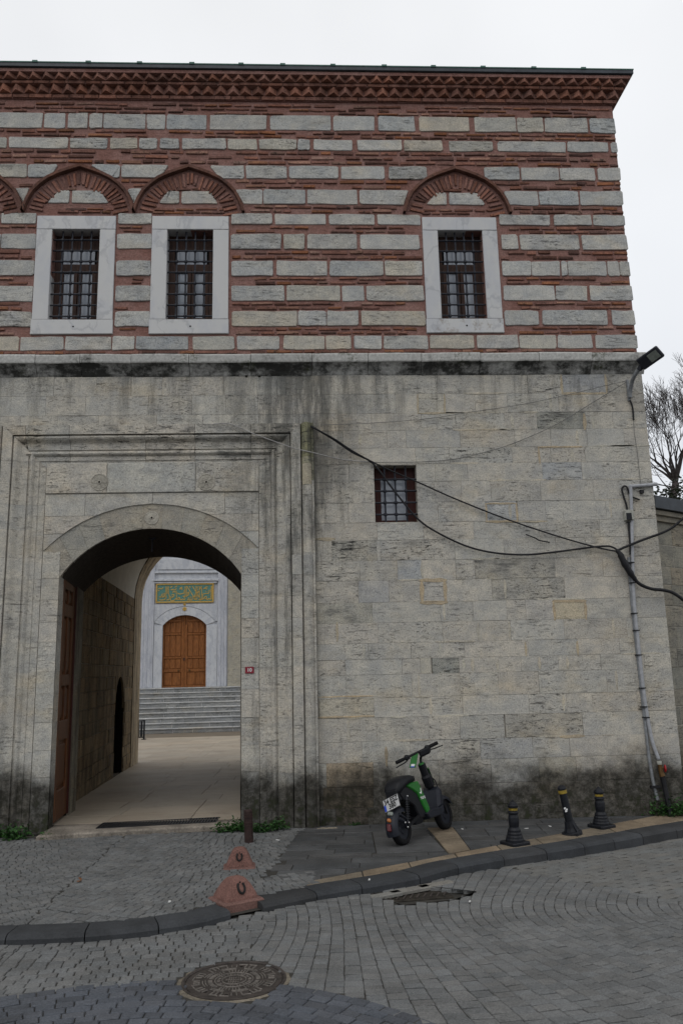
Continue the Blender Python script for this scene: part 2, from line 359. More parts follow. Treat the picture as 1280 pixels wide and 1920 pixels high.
M_WHITE = plain('white_paint', (0.72, 0.72, 0.72), 0.5, 0.3, n=0.06)
M_BLUE = plain('blue_print', (0.02, 0.06, 0.42), 0.5, 0.3)
M_BLACKINK = plain('black_print', (0.012, 0.012, 0.012), 0.6, 0.2)
M_REDLENS = plain('red_lens', (0.075, 0.005, 0.007), 0.25, 0.5)
M_ORANGE = plain('orange_lens', (0.38, 0.13, 0.03), 0.25, 0.5)
M_CHROME = plain('worn_steel', (0.45, 0.45, 0.46), 0.3, 0.5, 1.0)
M_PIPE = plain('grey_conduit', (0.34, 0.35, 0.37), 0.5, 0.3, n=0.15)
M_GREYMETAL = plain('galvanised_metal', (0.20, 0.21, 0.22), 0.5, 0.4, n=0.25)
M_CABLE = plain('black_cable', (0.010, 0.010, 0.012), 0.55, 0.3)
M_WIRE = plain('pale_wire', (0.30, 0.29, 0.28), 0.6, 0.3)
M_DULLWIRE = plain('dull_wire', (0.13, 0.13, 0.125), 0.6, 0.3)
M_LEAD = plain('dark_lead_sheet', (0.030, 0.037, 0.046), 0.5, 0.4, n=0.3, scale=6)
M_COPPER = plain('green_copper_edge', (0.055, 0.13, 0.105), 0.6, 0.3, n=0.3)
M_PLASTER = plain('white_plaster', (0.66, 0.64, 0.58), 0.9, 0.2, n=0.08, scale=3)
M_GOLD = plain('gilding', (0.46, 0.30, 0.075), 0.45, 0.5, 0.2)
M_TEAL = plain('teal_panel', (0.085, 0.205, 0.180), 0.6, 0.3)
M_REDSIGN = plain('red_enamel', (0.20, 0.010, 0.022), 0.35, 0.5, n=0.08)
M_REDPAINT = plain('red_paint', (0.35, 0.012, 0.015), 0.4, 0.5)
M_BRASS = plain('weathered_brass', (0.10, 0.055, 0.018), 0.5, 0.4, 0.3)
M_BARK = plain('dark_bark', (0.060, 0.052, 0.050), 0.9, 0.1, n=0.4)
M_SOFFIT = plain('painted_shade_soffit', (0.050, 0.042, 0.036), 0.9, 0.1, n=0.3)  # near-black base colour paints in the deep shade under the gate arch
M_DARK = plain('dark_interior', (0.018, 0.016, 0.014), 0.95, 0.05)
M_LAMPGLASS = plain('lamp_lens', (0.20, 0.22, 0.20), 0.15, 0.5)
M_BOXCREAM = plain('cream_plastic', (0.36, 0.36, 0.32), 0.5, 0.3)
def leafmat():
    t = NT('weed_leaf'); c, al = t.tint(); t.b.inputs['Subsurface Weight'].default_value = 0.0
    return t.done(c, 0.55, 0.3)
M_LEAF = leafmat()
def glass():
    t = NT('window_pane'); c, al = t.tint(); n = t.noise(t.pos(), 0.9, 2)
    t.bump(t.noise(t.pos(), 2.5, 2), 0.05, 0.01)
    return t.done(t.mix(t.mr(n, 0.3, 0.7), (0.28, 0.31, 0.36), (0.37, 0.40, 0.45)), 0.06, 0.6)
M_GLASS = glass()
def floor_marble():
    t = NT('passage_paving'); tc_, al_ = t.tint(); W = t.pos(); a = t.noise(W, 1.0, 5, 0.6); f = t.noise(W, 20, 5, 0.7); X, Y, Z = t.z()
    col = t.mix(t.mr(a, 0.35, 0.65), (0.33, 0.275, 0.21), (0.40, 0.345, 0.27)); col = t.mix(t.math('MULTIPLY', t.mr(t.noise(W, 1.7, 6, 0.7), 0.54, 0.75), 0.6), col, (0.15, 0.12, 0.09))
    t.bump(f, 0.15, 0.004); return t.done(t.mix(1.0, t.mix(t.mr(f, 0.4, 0.7, 0, 0.25), col, (0.22, 0.18, 0.14)), tc_, 'MULTIPLY'), 0.55, 0.35)
M_FLOOR = floor_marble()
def dirt(name, a, b):
    t = NT(name); W = t.pos(); f = t.noise(W, 25, 6, 0.7); n = t.noise(W, 2, 4)
    t.bump(f, 0.7, 0.01); return t.done(t.mix(t.mr(n, 0.3, 0.7), t.mix(f, a, b), a), 0.95, 0.1)
M_DIRT = dirt('joint_sand', (0.040, 0.038, 0.034), (0.085, 0.080, 0.072))
M_GROUND = dirt('ground_stone', (0.10, 0.10, 0.095), (0.14, 0.135, 0.13))
M_CARVED = granular('carved_stone', 40, 0.9, 0.25, 0.15, 0.4, 0.2, 0.3)
M_CONC = granular('concrete', 35, 0.9, 0.3, 0.15, 0.6, 0.35, 0.45)

# ------------------------------------------------------------------ tones (linear albedo)
STONE = (0.480, 0.458, 0.410); STONE_UP = (0.465, 0.462, 0.440); BRICK = (0.200, 0.100, 0.076)
COB = (0.126, 0.128, 0.127); DARKSLAB = (0.062, 0.063, 0.064); KERB = (0.036, 0.038, 0.041); BEIGE = (0.190, 0.152, 0.108); DARKCOB = (0.072, 0.078, 0.090)
SH = -0.0845                   # the passage runs slightly leftwards as it goes back
GX0, GX1, GC, GH = -2.983, -0.778, -1.8805, 1.1025
SPR, APX = 2.97, 3.556         # springing and apex of the gate arch

# ------------------------------------------------------------------ the gatehouse: masses
gate = thing('gatehouse', 'old gatehouse with striped brick and stone upper storey over a pale limestone arched gateway', 'building', (0.8, 0, 0))
def arch_pts(hw, rise, xc, zs, n=20):
    r_ = (hw*hw+rise*rise)/(2*rise); zc = zs+rise-r_; a0 = math.asin(min(1, hw/r_))
    if rise > hw: a0 = math.pi-a0
    return [(xc+r_*math.sin(a), zc+r_*math.cos(a)) for a in [-a0+2*a0*i/n for i in range(n+1)]]
INTR = arch_pts(GH, APX-SPR, GC, SPR, 24)
W1 = dict(x0=-3.49, x1=-2.455, z0=6.125, z1=7.815); W2 = dict(x0=-1.975, x1=-0.955, z0=6.125, z1=7.815); W3 = dict(x0=1.665, x1=2.685, z0=6.125, z1=7.815)
def inner(w): return (w['x0']+0.205, w['x1']-0.205, w['z0']+0.20, w['z1']-0.195)
SW = (0.900, 1.442, 3.590, 4.325)
DW = 1.50                      # thickness of the front wall
def grid_wall(mb, x0, x1, z0, z1, holes, yf, yb, col=(0.3, 0.28, 0.25, 0)):
    xs = sorted({x0, x1, *[h[0] for h in holes], *[h[1] for h in holes]}); zs = sorted({z0, z1, *[h[2] for h in holes], *[h[3] for h in holes]})
    xs = [x for x in xs if x0 <= x <= x1]; zs = [z for z in zs if z0 <= z <= z1]
    solid = lambda i, j: 0 <= i < len(xs)-1 and 0 <= j < len(zs)-1 and not any(h[0]-1e-6 <= xs[i] and xs[i+1] <= h[1]+1e-6 and h[2]-1e-6 <= zs[j] and zs[j+1] <= h[3]+1e-6 for h in holes)
    for i in range(len(xs)-1):
        for j in range(len(zs)-1):
            if not solid(i, j): continue
            a, b, c, d = xs[i], xs[i+1], zs[j], zs[j+1]
            mb.add([(a, yf, c), (b, yf, c), (b, yf, d), (a, yf, d)], [(0, 1, 2, 3)], col); mb.add([(a, yb, c), (b, yb, c), (b, yb, d), (a, yb, d)], [(3, 2, 1, 0)], col)
            if not solid(i-1, j): mb.add([(a, yb, c), (a, yf, c), (a, yf, d), (a, yb, d)], [(0, 1, 2, 3)], col)
            if not solid(i+1, j): mb.add([(b, yf, c), (b, yb, c), (b, yb, d), (b, yf, d)], [(0, 1, 2, 3)], col)
            if not solid(i, j-1): mb.add([(a, yb, c), (b, yb, c), (b, yf, c), (a, yf, c)], [(0, 1, 2, 3)], col)
            if not solid(i, j+1): mb.add([(a, yf, d), (b, yf, d), (b, yb, d), (a, yb, d)], [(0, 1, 2, 3)], col)
def plan(mb, pts, z0, z1, col=(0.3, 0.28, 0.25, 0)):
    n = len(pts); V = [(p[0], p[1], z0) for p in pts]+[(p[0], p[1], z1) for p in pts]
    mb.add(V, [tuple(range(n-1, -1, -1)), tuple(range(n, 2*n))]+[(i, (i+1) % n, n+(i+1) % n, n+i) for i in range(n)], col)
XL, XR, ZC, ZR, YB = -8.0, 4.50, 5.66, 9.66, 6.4
Y0 = 0.022
mb = MB()
plan(mb, [(XL, Y0), (GX0+SH*Y0, Y0), (GX0+SH*.24, .24), (GX0+SH*.24-.10, .24), (GX0+SH*1.0-.10, 1.0), (GX0+SH*1.0, 1.0), (GX0+SH*DW, DW), (XL, DW)], -0.4, ZC)
plan(mb, [(GX1+SH*Y0, Y0), (0.3, Y0), (0.3, DW), (GX1+SH*DW, DW), (GX1+SH*1.0, 1.0), (GX1+SH*1.0+.10, 1.0), (GX1+SH*.24+.10, .24), (GX1+SH*.24, .24)], -0.4, ZC)
grid_wall(mb, 0.3, XR-0.006, -0.4, ZC, [SW], Y0, DW)
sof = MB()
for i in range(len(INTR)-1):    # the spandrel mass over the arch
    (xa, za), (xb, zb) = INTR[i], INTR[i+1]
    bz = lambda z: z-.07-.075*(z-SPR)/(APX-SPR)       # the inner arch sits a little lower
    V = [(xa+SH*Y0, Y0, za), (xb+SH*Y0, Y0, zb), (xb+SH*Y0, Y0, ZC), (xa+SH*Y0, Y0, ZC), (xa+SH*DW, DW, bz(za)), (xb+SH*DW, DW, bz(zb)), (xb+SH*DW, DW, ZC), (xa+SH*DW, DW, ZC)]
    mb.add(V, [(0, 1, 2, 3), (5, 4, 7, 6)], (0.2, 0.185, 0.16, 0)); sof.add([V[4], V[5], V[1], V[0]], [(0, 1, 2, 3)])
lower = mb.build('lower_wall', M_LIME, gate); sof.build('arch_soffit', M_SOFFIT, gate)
mb = MB()
grid_wall(mb, XL, XR-0.03, ZC, ZR, [inner(W1), inner(W2), inner(W3)], 0.012, 0.22)
upper = mb.build('upper_wall', M_MORTAR, gate)
mb = MB(); yb = YB
box(mb, (XL, 0.222, ZC+0.002), (XR-0.034, yb, ZR-0.002)); box(mb, (XR-0.7, DW+.002, -0.4), (XR-0.01, yb-0.002, ZC)); box(mb, (XL, DW+.002, -0.4), (XL+.4, yb-.002, ZC))
body = mb.build('rear_body', M_LIME, gate)
# passage: floor slopes down to the court
FS = -0.02
def zf(Y): return 0.06+FS*Y
def floor_at(x, y):
    d = ray(x, y); t = (0.06+FS*CAM.y-CAM.z)/(d.z-FS*d.y); return CAM+d*t
w0 = floor_at(164, 1489); w1 = floor_at(254, 1432)
kx = (w1.x-w0.x)/(w1.y-w0.y)
PX = lambda Y: w0.x+kx*(Y-w0.y)             # left passage wall
PYE = w1.y-.85                               # where the end arch starts
PR = lambda Y: -0.42+kx*Y
def on_left(x, y):                           # photo pixel -> point on the left passage wall
    d = ray(x, y); c0 = w0.x-kx*w0.y; t = (c0+kx*CAM.y-CAM.x)/(d.x-kx*d.y); return CAM+d*t
sp0 = on_left(207.5, 1094); sp1 = on_left(250, 1121); ZSP = (sp0.z+sp1.z)/2
na = on_left(212, 1448); nb = on_left(229, 1445); nt = on_left(221, 1268)
print('passage', w0, w1, kx, 'spring', sp0, sp1, 'niche', na, nb, nt)
LD = Vector((kx, 1, 0)).normalized()
def Lm(off=0.0):                             # left passage wall: u = Y, v = Z, h = into the passage
    return lambda u, v, h: (PX(u)+(h+off), u, v)
mb = MB(); NY0, NY1, NZ = na.y, nb.y, nt.z
PE2 = w1.y+.25
def lquad(ya, yb_, za, zb, off=-0.012): mb.add([(PX(ya)+off, ya, za), (PX(yb_)+off, yb_, za), (PX(yb_)+off, yb_, zb), (PX(ya)+off, ya, zb)], [(3, 2, 1, 0)], (.2, .18, .15, 0))
lquad(DW, NY0, -.6, ZSP); lquad(NY1, PYE+.02, -.6, ZSP); lquad(NY0, NY1, NZ+.02, ZSP); lquad(NY0, NY1, -.6, zf(NY0))
o_ = -0.16; nm_ = MB()                        # the blind doorway: dark boarded recess
for a, fl in ((NY0, 0), (NY1, 1)): nm_.add([(PX(a)-.013, a, -.4), (PX(a)+o_, a, -.4), (PX(a)+o_, a, NZ+.02), (PX(a)-.013, a, NZ+.02)], [(0, 1, 2, 3)])
nm_.add([(PX(NY0)+o_, NY0, -.4), (PX(NY1)+o_, NY1, -.4), (PX(NY1)+o_, NY1, NZ+.02), (PX(NY0)+o_, NY0, NZ+.02)], [(0, 1, 2, 3)])
nm_.add([(PX(NY0)+o_, NY0, NZ+.02), (PX(NY1)+o_, NY1, NZ+.02), (PX(NY1)-.013, NY1, NZ+.02), (PX(NY0)-.013, NY0, NZ+.02)], [(0, 1, 2, 3)])
mb.add([(PR(DW), DW, -.6), (PR(PYE), PYE, -.6), (PR(PYE), PYE, ZSP), (PR(DW), DW, ZSP)], [(0, 1, 2, 3)], (.26, .24, .2, 0))
for sx, fx in ((-1, PX), (1, PR)):           # solid fill outside the passage walls
    xo = XL+.4 if sx < 0 else XR-.7
    V = [(fx(DW)-.5*(-sx)*0, DW, ZSP)]
pw = mb.build('passage_wall', M_LIME, gate); nm_.build('blind_doorway', M_DARK, pw)
mb = MB()                                     # plastered barrel vault
def vault_ring(Y, n=16):
    xa, xb = PX(Y), PR(Y); hw = (xb-xa)/2; return [(xa+hw-hw*math.cos(math.pi*i/n), Y, ZSP+hw*1.08*math.sin(math.pi*i/n)) for i in range(n+1)]
A_, B_ = vault_ring(DW), vault_ring(PE2)
V = A_+B_; n = len(A_); mb.add(V, [(i, i+1, n+i+1, n+i) for i in range(n-1)])
vault = mb.build('vault', M_PLASTER, gate, smooth=True)
# end arch of the passage, towards the court
mb = MB(); exa, exb = PX(PYE)+0.02, PR(PYE)-0.02
e_sp = aty(267, 1128, PE2); hwE = (exb-exa)/2
EARC = [(exa+hwE-hwE*math.cos(math.pi*i/18), e_sp.z+hwE*1.02*math.sin(math.pi*i/18)) for i in range(19)]
prof = [(exa, -.6)]+EARC+[(exb, -.6)]
for i in range(len(prof)-1):
    (xa, za), (xb, zb) = prof[i], prof[i+1]; s_ = kx*(PE2-PYE)
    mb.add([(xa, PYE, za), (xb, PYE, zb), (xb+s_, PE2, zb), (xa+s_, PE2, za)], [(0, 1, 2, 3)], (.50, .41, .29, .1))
    oxa, oza = (xa-.6 if i == 0 else xa+(xa-(exa+hwE))*.45), za if i == 0 else za+(.7 if i > 0 else 0); 
cx_ = exa+hwE; K = 1.6
outer = [(cx_+(x-cx_)*K, (e_sp.z+(z-e_sp.z)*K) if z > e_sp.z else z) for x, z in prof]
for i in range(len(prof)-1):
    a, b, c, d = prof[i], prof[i+1], outer[i+1], outer[i]
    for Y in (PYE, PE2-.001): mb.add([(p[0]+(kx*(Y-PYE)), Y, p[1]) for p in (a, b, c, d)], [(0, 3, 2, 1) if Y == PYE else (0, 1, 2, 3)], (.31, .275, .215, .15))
mb.build('end_arch', M_PASS, gate)
mb = MB(); grid_wall(mb, XL+.4, XR-.7, -.5, ZC, [(exa-.9, exb+.7, -.5, e_sp.z+hwE*1.45)], YB-.4, YB-.002)
mb.build('rear_wall', M_LIME, gate)
print('end arch', exa, exb, e_sp)

# ------------------------------------------------------------------ small window tools
def marble_frame(w, par):
    x0, x1, z0, z1 = w['x0'], w['x1'], w['z0'], w['z1']; i0, i1, j0, j1 = inner(w)
    d = 0.24
    for nm, q in (('lintel', (x0, x1, j1, z1)), ('sill', (x0-.008, x1+.008, z0, j0)), ('jamb', (x0, i0, j0+.003, j1-.003)), ('jamb', (i1, x1, j0+.003, j1-.003))):
        mb = MB(); slab(mb, quad(q[0], q[1], q[2], q[3], 0.002), 0.014 if nm != 'sill' else 0.018, -d, 0.006, Fm(), (1, 1, 1, 0.9 if (nm == 'sill' and w is W3) else 0.06)); mb.build(nm, M_MARBLE, par)
    mb = MB(); lathe(mb, [(.012, -.004), (.013, 0.0005)], 8, lambda a, b, h: ((x0+x1)/2+.02+a, -.0182-h*0-.0006*h, (z0+j0)/2+b)); mb.build('weep_hole', M_DARK, par)
def grille(mb, x0, x1, z0, z1, nx, zs, y, ext=0.02, r_=0.0125, ballr=0.027):
    xs = [x0+(x1-x0)*(i+1)/(nx+1) for i in range(nx)] if isinstance(nx, int) else nx
    for x in xs: tube(mb, [(x, y, z0), (x, y, z1)], r_, 5)
    for z in zs: tube(mb, [(x0-ext, y, z), (x1+ext, y, z)], r_, 5)
    for x in xs:
        for z in zs: ball(mb, (x, y, z), ballr)
def make_window(name, w, lab):
    par = gate
    wd = MB(); wd.v = []
    win = MB()
    i0, i1, j0, j1 = inner(w)
    # the window itself: frame with transom light over two casements
    yw = 0.17
    f = MB(); t = 0.075
    box(f, (i0, yw, j0), (i0+t, yw+.05, j1)); box(f, (i1-t, yw, j0), (i1, yw+.05, j1)); box(f, (i0+t, yw, j1-.20), (i1-t, yw+.05, j1)); box(f, (i0+t, yw, j0), (i1-t, yw+.05, j0+.05))
    zt = j1-.20-.22; box(f, (i0+t, yw-.008, zt-.085), (i1-t, yw+.05, zt))
    fo = f.build('window', M_DARKWOOD, gate, label=lab)
    xm = (i0+i1)/2; ca = MB()
    for a, b in ((i0+t, xm-.004), (xm+.004, i1-t)):
        k = 0.048
        box(ca, (a+.002, yw-.012, j0+.052), (a+k, yw+.03, zt-.087)); box(ca, (b-k, yw-.012, j0+.052), (b-.002, yw+.03, zt-.087))
        box(ca, (a+k, yw-.012, j0+.052), (b-k, yw+.03, j0+.095)); box(ca, (a+k, yw-.012, zt-.125), (b-k, yw+.03, zt-.087))
    ca.build('sash', M_DARKWOOD, fo)
    for a, b, c, d in ((i0+t, xm-.004, j0+.09, zt-.12), (xm+.004, i1-t, j0+.09, zt-.12), (i0+t, i1-t, zt, j1-.20)):
        g = MB(); box(g, (a+.03, yw+.012, c), (b-.03, yw+.02, d)); g.build('pane', M_GLASS, fo)
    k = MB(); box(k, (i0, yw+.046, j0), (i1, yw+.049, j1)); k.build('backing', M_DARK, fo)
    marble_frame(w, fo)
    g = MB(); nz_ = 8; zs = [j0+.075+(j1-j0-.2)*(i)/(nz_-1) for i in range(nz_)]
    grille(g, i0, i1, j0, j1, 4, zs, 0.055); g.build('grille', M_IRON, fo)
    return fo
for w, lab in ((W1, 'left upper window in white marble surround'), (W2, 'middle upper window in white marble surround'), (W3, 'right upper window with rust stained marble sill')): make_window('window', w, lab)
f = MB(); a, b, c, d = SW; yw = 0.16; t = 0.095
box(f, (a, yw, c), (a+t, yw+.06, d)); box(f, (b-t-.02, yw, c), (b, yw+.06, d)); box(f, (a+t, yw, d-.15), (b-t-.02, yw+.06, d)); box(f, (a+t, yw, c), (b-t-.02, yw+.06, c+.05))
fo = f.build('window', M_REDWOOD, gate, label='small square maroon window beside the portal')
g = MB(); box(g, (a+t, yw+.02, c+.05), (b-t-.02, yw+.03, d-.15)); g.build('pane', M_GLASS, fo)
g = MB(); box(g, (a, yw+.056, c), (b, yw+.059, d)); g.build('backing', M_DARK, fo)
g = MB(); grille(g, a, b, c, d, 3, [c+.105+.152*i for i in range(4)], 0.05); g.build('grille', M_IRON, fo)

# ------------------------------------------------------------------ upper wall: stone courses and brick bands
ROWS = [
 (216.3, 244, [(-25,80),(83,123.5),(128,165),(168,193),(195,273),(275.5,310),(312,388),(393,499.5),(507,619.5),(625,701.5),(709,777),(786,879),(889,966.5),(969,1018),(1021,1100),(1105.5,1150.5)]),
 (261.3, 281, [(-60,13),(17,127.5),(131,202),(206,258),(262,295),(300,335.5),(341,424),(427,482),(486,556),(558,581),(587,661),(670,753),(757,829),(841,923),(933,1060),(1063,1140),(1145,1157)]),
 (311, 335, [(-40,51),(53,108),(172,225),(228,316),(395,458),(461,538),(542,634),(639,720),(729,800),(907,973),(976,1047),(1049,1115),(1120,1162)]),
 (355.5, 382.5, [(24,55),(240,268),(440,492),(493.5,573),(576,670),(674,765),(945,1008),(1010,1084),(1087,1167)]),
 (401, 421, [(-60,0),(2.5,69),(222,285),(433.5,510),(515,611),(617,702.5),(707,788.5),(935.5,1030.5),(1037,1107.5),(1111,1171)]),
 (439, 467, [(-60,1),(3,67),(220,285),(433.5,527),(531,571),(576,669),(675,786),(939,970),(974.5,1085),(1090.5,1175)]),
 (489, 517, [(-60,64),(218.5,283),(433.5,512),(519,614),(618,718),(721,791.5),(940.5,994.5),(996,1049),(1051,1062),(1064,1136),(1138,1160.5),(1162,1180)]),
 (535.5, 564, [(-60,62),(217.5,282),(434,533),(537,638),(641,683),(687.5,794),(943.5,1039.5),(1041.5,1100),(1105,1185)]),
 (583, 611, [(-60,60),(215.5,281.5),(434,557),(559,611),(612.5,672.5),(677,797),(946,1010),(1016.5,1138),(1146,1190)]),
 (629.5, 655, [(-60,36),(38,119),(122,208),(211.5,252),(254.5,353.5),(361,439.5),(444,523.5),(531,609),(611,659),(663,716),(719,802.5),(805,889),(893,971),(973,1043),(1045,1110),(1115.5,1194)])]
ARX = [-4.42, -2.955, -1.49, 2.155]; AHW = 0.735
ARZ0 = aty(150, 398).z; ARH = aty(155, 312.5).z-ARZ0
ARP = [(-1, 0), (-.965, .14), (-.92, .28), (-.84, .45), (-.72, .60), (-.57, .735), (-.38, .845), (-.18, .93), (0, 1.0)]
ARP = ARP+[(-s_, h_) for s_, h_ in ARP[-2::-1]]
def arch_half(z):              # half width of the relieving arch at height z
    h = (z-ARZ0)/ARH
    if h <= 0: return AHW
    if h >= 1: return 0.0
    for (s0, h0), (s1, h1) in zip(ARP[:8], ARP[1:9]):
        if h0 <= h <= h1: return AHW*-(s0+(s1-s0)*(h-h0)/(h1-h0))
    return 0
RZ = []
stones = []
for ri, (ya, yb_, lst) in enumerate(ROWS):
    z1, z0 = FZ(ya), FZ(yb_); RZ.append((z0, z1)); zm = (z0+z1)/2
    ext = []
    x = XZ(lst[0][0], zm)
    if ri != 3 and ri != 2:
        while x > -5.6: L_ = rnd.uniform(.35, .7); ext.append((x-.03-L_, x-.03)); x -= L_+.03
    for xa, xb, px_ in [(p[0], p[1], 0) for p in ext]+[(XZ(p[0], zm), XZ(p[1], zm), 1) for p in lst]:
        last = px_ and xb > 4.40
        if last: xb = XR-.015
        poly = rrect(xa, xb, z0, z1, 0.007, 0.022)
        for ax in ARX:
            if zm > ARZ0 and abs((xa+xb)/2-ax) < AHW+.6:
                q = []
                left = (xa+xb)/2 < ax
                for u, v in poly:
                    lim = arch_half(v)+.035 if v < ARZ0+ARH else 0
                    if abs(u-ax) < lim: u = ax-lim if left else ax+lim
                    q.append((u, v))
                poly = q
        tone = vary(STONE_UP, .07, .015)
        warm = rnd.random()
        if warm < .15: tone = vary((0.47, 0.445, 0.39), .06)
        elif warm < .35: tone = vary((0.425, 0.428, 0.415), .06)
        st_ = rnd.choice([.05, .1, .15, .2, .3, .45, .6])
        stones.append((poly, tone[:3]+(st_,), rnd.uniform(-.001, .010)))
for ax in ARX:                  # tympanum stones inside the arches
    z0, z1 = FZ(382.5), FZ(359.5)
    for u0_, u1_, sd in ((-.395, -.135, 0), (-.115, .385, 1)):
        u0_ += rnd.uniform(-.02, .02); p = rrect(ax+u0_, ax+u1_, z0, z1, .005, .015)
        q = []
        for u, v in p:
            lim = .41*math.sqrt(max(0.02, 1-(max(0, (v-z0)/(z1-z0))*.80)**2.4)); q.append((max(ax-lim, min(ax+lim, u)), v))
        stones.append((q, vary(STONE_UP, .06)[:3]+(.1,), .004))
for p, tone, h in stones:
    mb = MB(); slab(mb, p, h, -.03, 0.006, Fm(), tone, 0.008); mb.build('stone_block', M_STONE_UP, upper)
# bricks
bricks = []
def brick_row(z, xa, xb, ht, arch=True, lo=.10, hi=.34, proud=(.000, .012), fill=.86):
    x = xa
    while x < xb-.05:
        L_ = min(rnd.uniform(lo, hi), xb-x); g = rnd.uniform(.012, .045)
        skip = any(w['x0']-.02 < x+L_ and x < w['x1']+.02 and w['z0']-.03 < z < w['z1']+.03 for w in (W1, W2, W3))
        if arch and z > ARZ0-.02:
            for ax in ARX:
                lim = arch_half(z)+.05
                if lim > .06 and abs(x+L_/2-ax) < lim+L_/2: skip = True
        if not skip and rnd.random() < fill:
            zz = z+rnd.uniform(-.006, .006); hh = ht*rnd.uniform(.75, 1.15)/2; sl = rnd.uniform(-.005, .005)
            J = lambda: rnd.uniform(-.004, .004)
            bricks.append(([(x+J(), zz-hh+J()), (x+L_/2, zz-hh+J()+sl/2), (x+L_+J(), zz-hh+J()+sl), (x+L_+J(), zz+hh+J()+sl), (x+L_/2, zz+hh+J()+sl/2), (x+J(), zz+hh+J())], vary(rnd.choice([BRICK, BRICK, BRICK, (.26, .15, .115), (.12, .065, .052), (.23, .105, .06)]), .25, .08)[:3]+(0,), rnd.uniform(*proud)))
        x += L_+g
NB = [2, 3, 2, 2, 2, 2, 2, 2, 2]
for i in range(9):
    zt, zb = RZ[i][0]-.012, RZ[i+1][1]+.012
    for k in range(NB[i]): brick_row(zb+(zt-zb)*(k+.5)/NB[i], -5.6, XR-.03, min(.040, (zt-zb)/NB[i]*.58))
zc_ = FZ(661); brick_row(zc_+.012, -5.6, XR-.03, .036); brick_row(zc_-.032, -5.6, XR-.03, .03)
for yy in (196.5, 203.5, 210.5): brick_row(FZ(yy, 340), -5.6, XR-.03, .030, fill=.8)
for ax in ARX:                  # bricks under the tympanum stones
    for k in range(3): 
        zz = ARZ0-.035+.043*k
        brick_row(zz, ax-.50+.02*k, ax+.50-.02*k, .028, arch=False)
    brick_row(FZ(356), ax-.16, ax+.16, .03, arch=False)
bricks.sort(key=lambda b: -(b[0][2][0]-b[0][0][0])*(b[0][5][1]-b[0][0][1]) if -4.2 < b[0][0][0] else 0)
stuff = MB()
for i, (p, tone, h) in enumerate(bricks):
    m_ = MB() if i < 300 else stuff
    slab(m_, p, h, -.03, 0.004, Fm(), tone)
    if i < 300: m_.build('brick', M_BRICK, upper)
stuff.build('brickwork', M_BRICK, upper, kind='stuff')
# relieving arches: hood and radial bricks on a slightly sunk field
for ax in ARX:
    hood = MB(); P_o = [(ax+s_*(AHW+.015), ARZ0+h_*(ARH+.012)) for s_, h_ in ARP]; P_i = [(ax+s_*(AHW-.022), ARZ0+h_*(ARH-.030)) for s_, h_ in ARP]
    for i in range(len(ARP)-1):
        a, b, c, d = P_o[i], P_o[i+1], P_i[i+1], P_i[i]; y1 = -.062
        hood.add([(a[0], y1, a[1]), (b[0], y1, b[1]), (c[0], y1, c[1]), (d[0], y1, d[1]), (a[0], .03, a[1]), (b[0], .03, b[1]), (c[0], .03, c[1]), (d[0], .03, d[1])], [(3, 2, 1, 0), (4, 5, 1, 0)[::-1], (2, 3, 7, 6)], vary((.13, .068, .052), .12, .05))
    hood.build('arch_hood', M_BRICK, upper)
    cen = (ax, ARZ0-.12); acc = 0.0; last = None
    fine = []
    for i in range(len(ARP)-1):
        for j in range(6): t_ = j/6; fine.append((ax+(ARP[i][0]+(ARP[i+1][0]-ARP[i][0])*t_)*(AHW-.05), ARZ0+(ARP[i][1]+(ARP[i+1][1]-ARP[i][1])*t_)*(ARH-.06)))
    for x, z in fine:
        if last is not None: acc += math.hypot(x-last[0], z-last[1])
        last = (x, z)
        if acc > .062:
            acc = rnd.uniform(-.012, .012); dv = Vector((cen[0]-x, cen[1]-z)).normalized(); pv = Vector((-dv.y, dv.x)); L_ = rnd.uniform(.15, .21); w_ = rnd.uniform(.014, .021)
            if abs(x-ax) > .60: dv = Vector((-1 if x > ax else 1, -.25)).normalized(); pv = Vector((-dv.y, dv.x))
            o_ = Vector((x, z))+dv*.02; q = [o_-pv*w_, o_+pv*w_, o_+dv*L_+pv*w_*.85, o_+dv*L_-pv*w_*.85]
            q = [(p.x, p.y) for p in q]
            ar = sum(q[k][0]*q[(k+1) % 4][1]-q[(k+1) % 4][0]*q[k][1] for k in range(4))
            if ar < 0: q = q[::-1]
            mb = MB(); slab(mb, q, rnd.uniform(.006, .016), -.02, .003, Fm(), vary(BRICK, .3, .1)); mb.build('arch_brick', M_BRICK, upper)
# eaves: two rows of sawtooth bricks, brick fillets, gutter
def zc(y, p): return aty(340, y, -p).z
ZH0, ZH1, ZT1, ZM0, ZM1, ZT2, ZS, ZF0, ZF1 = zc(186, .02), zc(178.5, .03), zc(177, .03), zc(158, .115), zc(152, .115), zc(149.5, .12), zc(136, .2), zc(131, .22), zc(119, .22)
ZM0 = max(ZM0, ZT1+.05); ZM1 = max(ZM1, ZM0+.045); ZT2 = ZM1+.004; ZS = max(ZS, ZT2+.06); ZF0 = ZS; print('eaves', ZH0, ZH1, ZT1, ZM0, ZM1, ZT2, ZS, ZF0, ZF1)
eaves = MB()
def ledge(p, z0, z1, c): box(eaves, (XL, -p, z0), (XR+p-.004, .2, z1), c); box(eaves, (XR-.2, .201, z0), (XR+p-.004, YB, z1), c)
ledge(.008, ZH0-.006, ZT1-.002, (.24, .11, .09, 0)); ledge(.02, ZT1, ZM0-.002, (.20, .09, .075, 0)); ledge(.095, ZM0, ZT2-.002, (.20, .09, .075, 0)); ledge(.11, ZT2, ZS-.002, (.16, .075, .06, 0)); ledge(.19, ZS, ZF0+.05, (.13, .06, .05, 0))
eaves = eaves.build('eaves', M_MORTAR, gate)
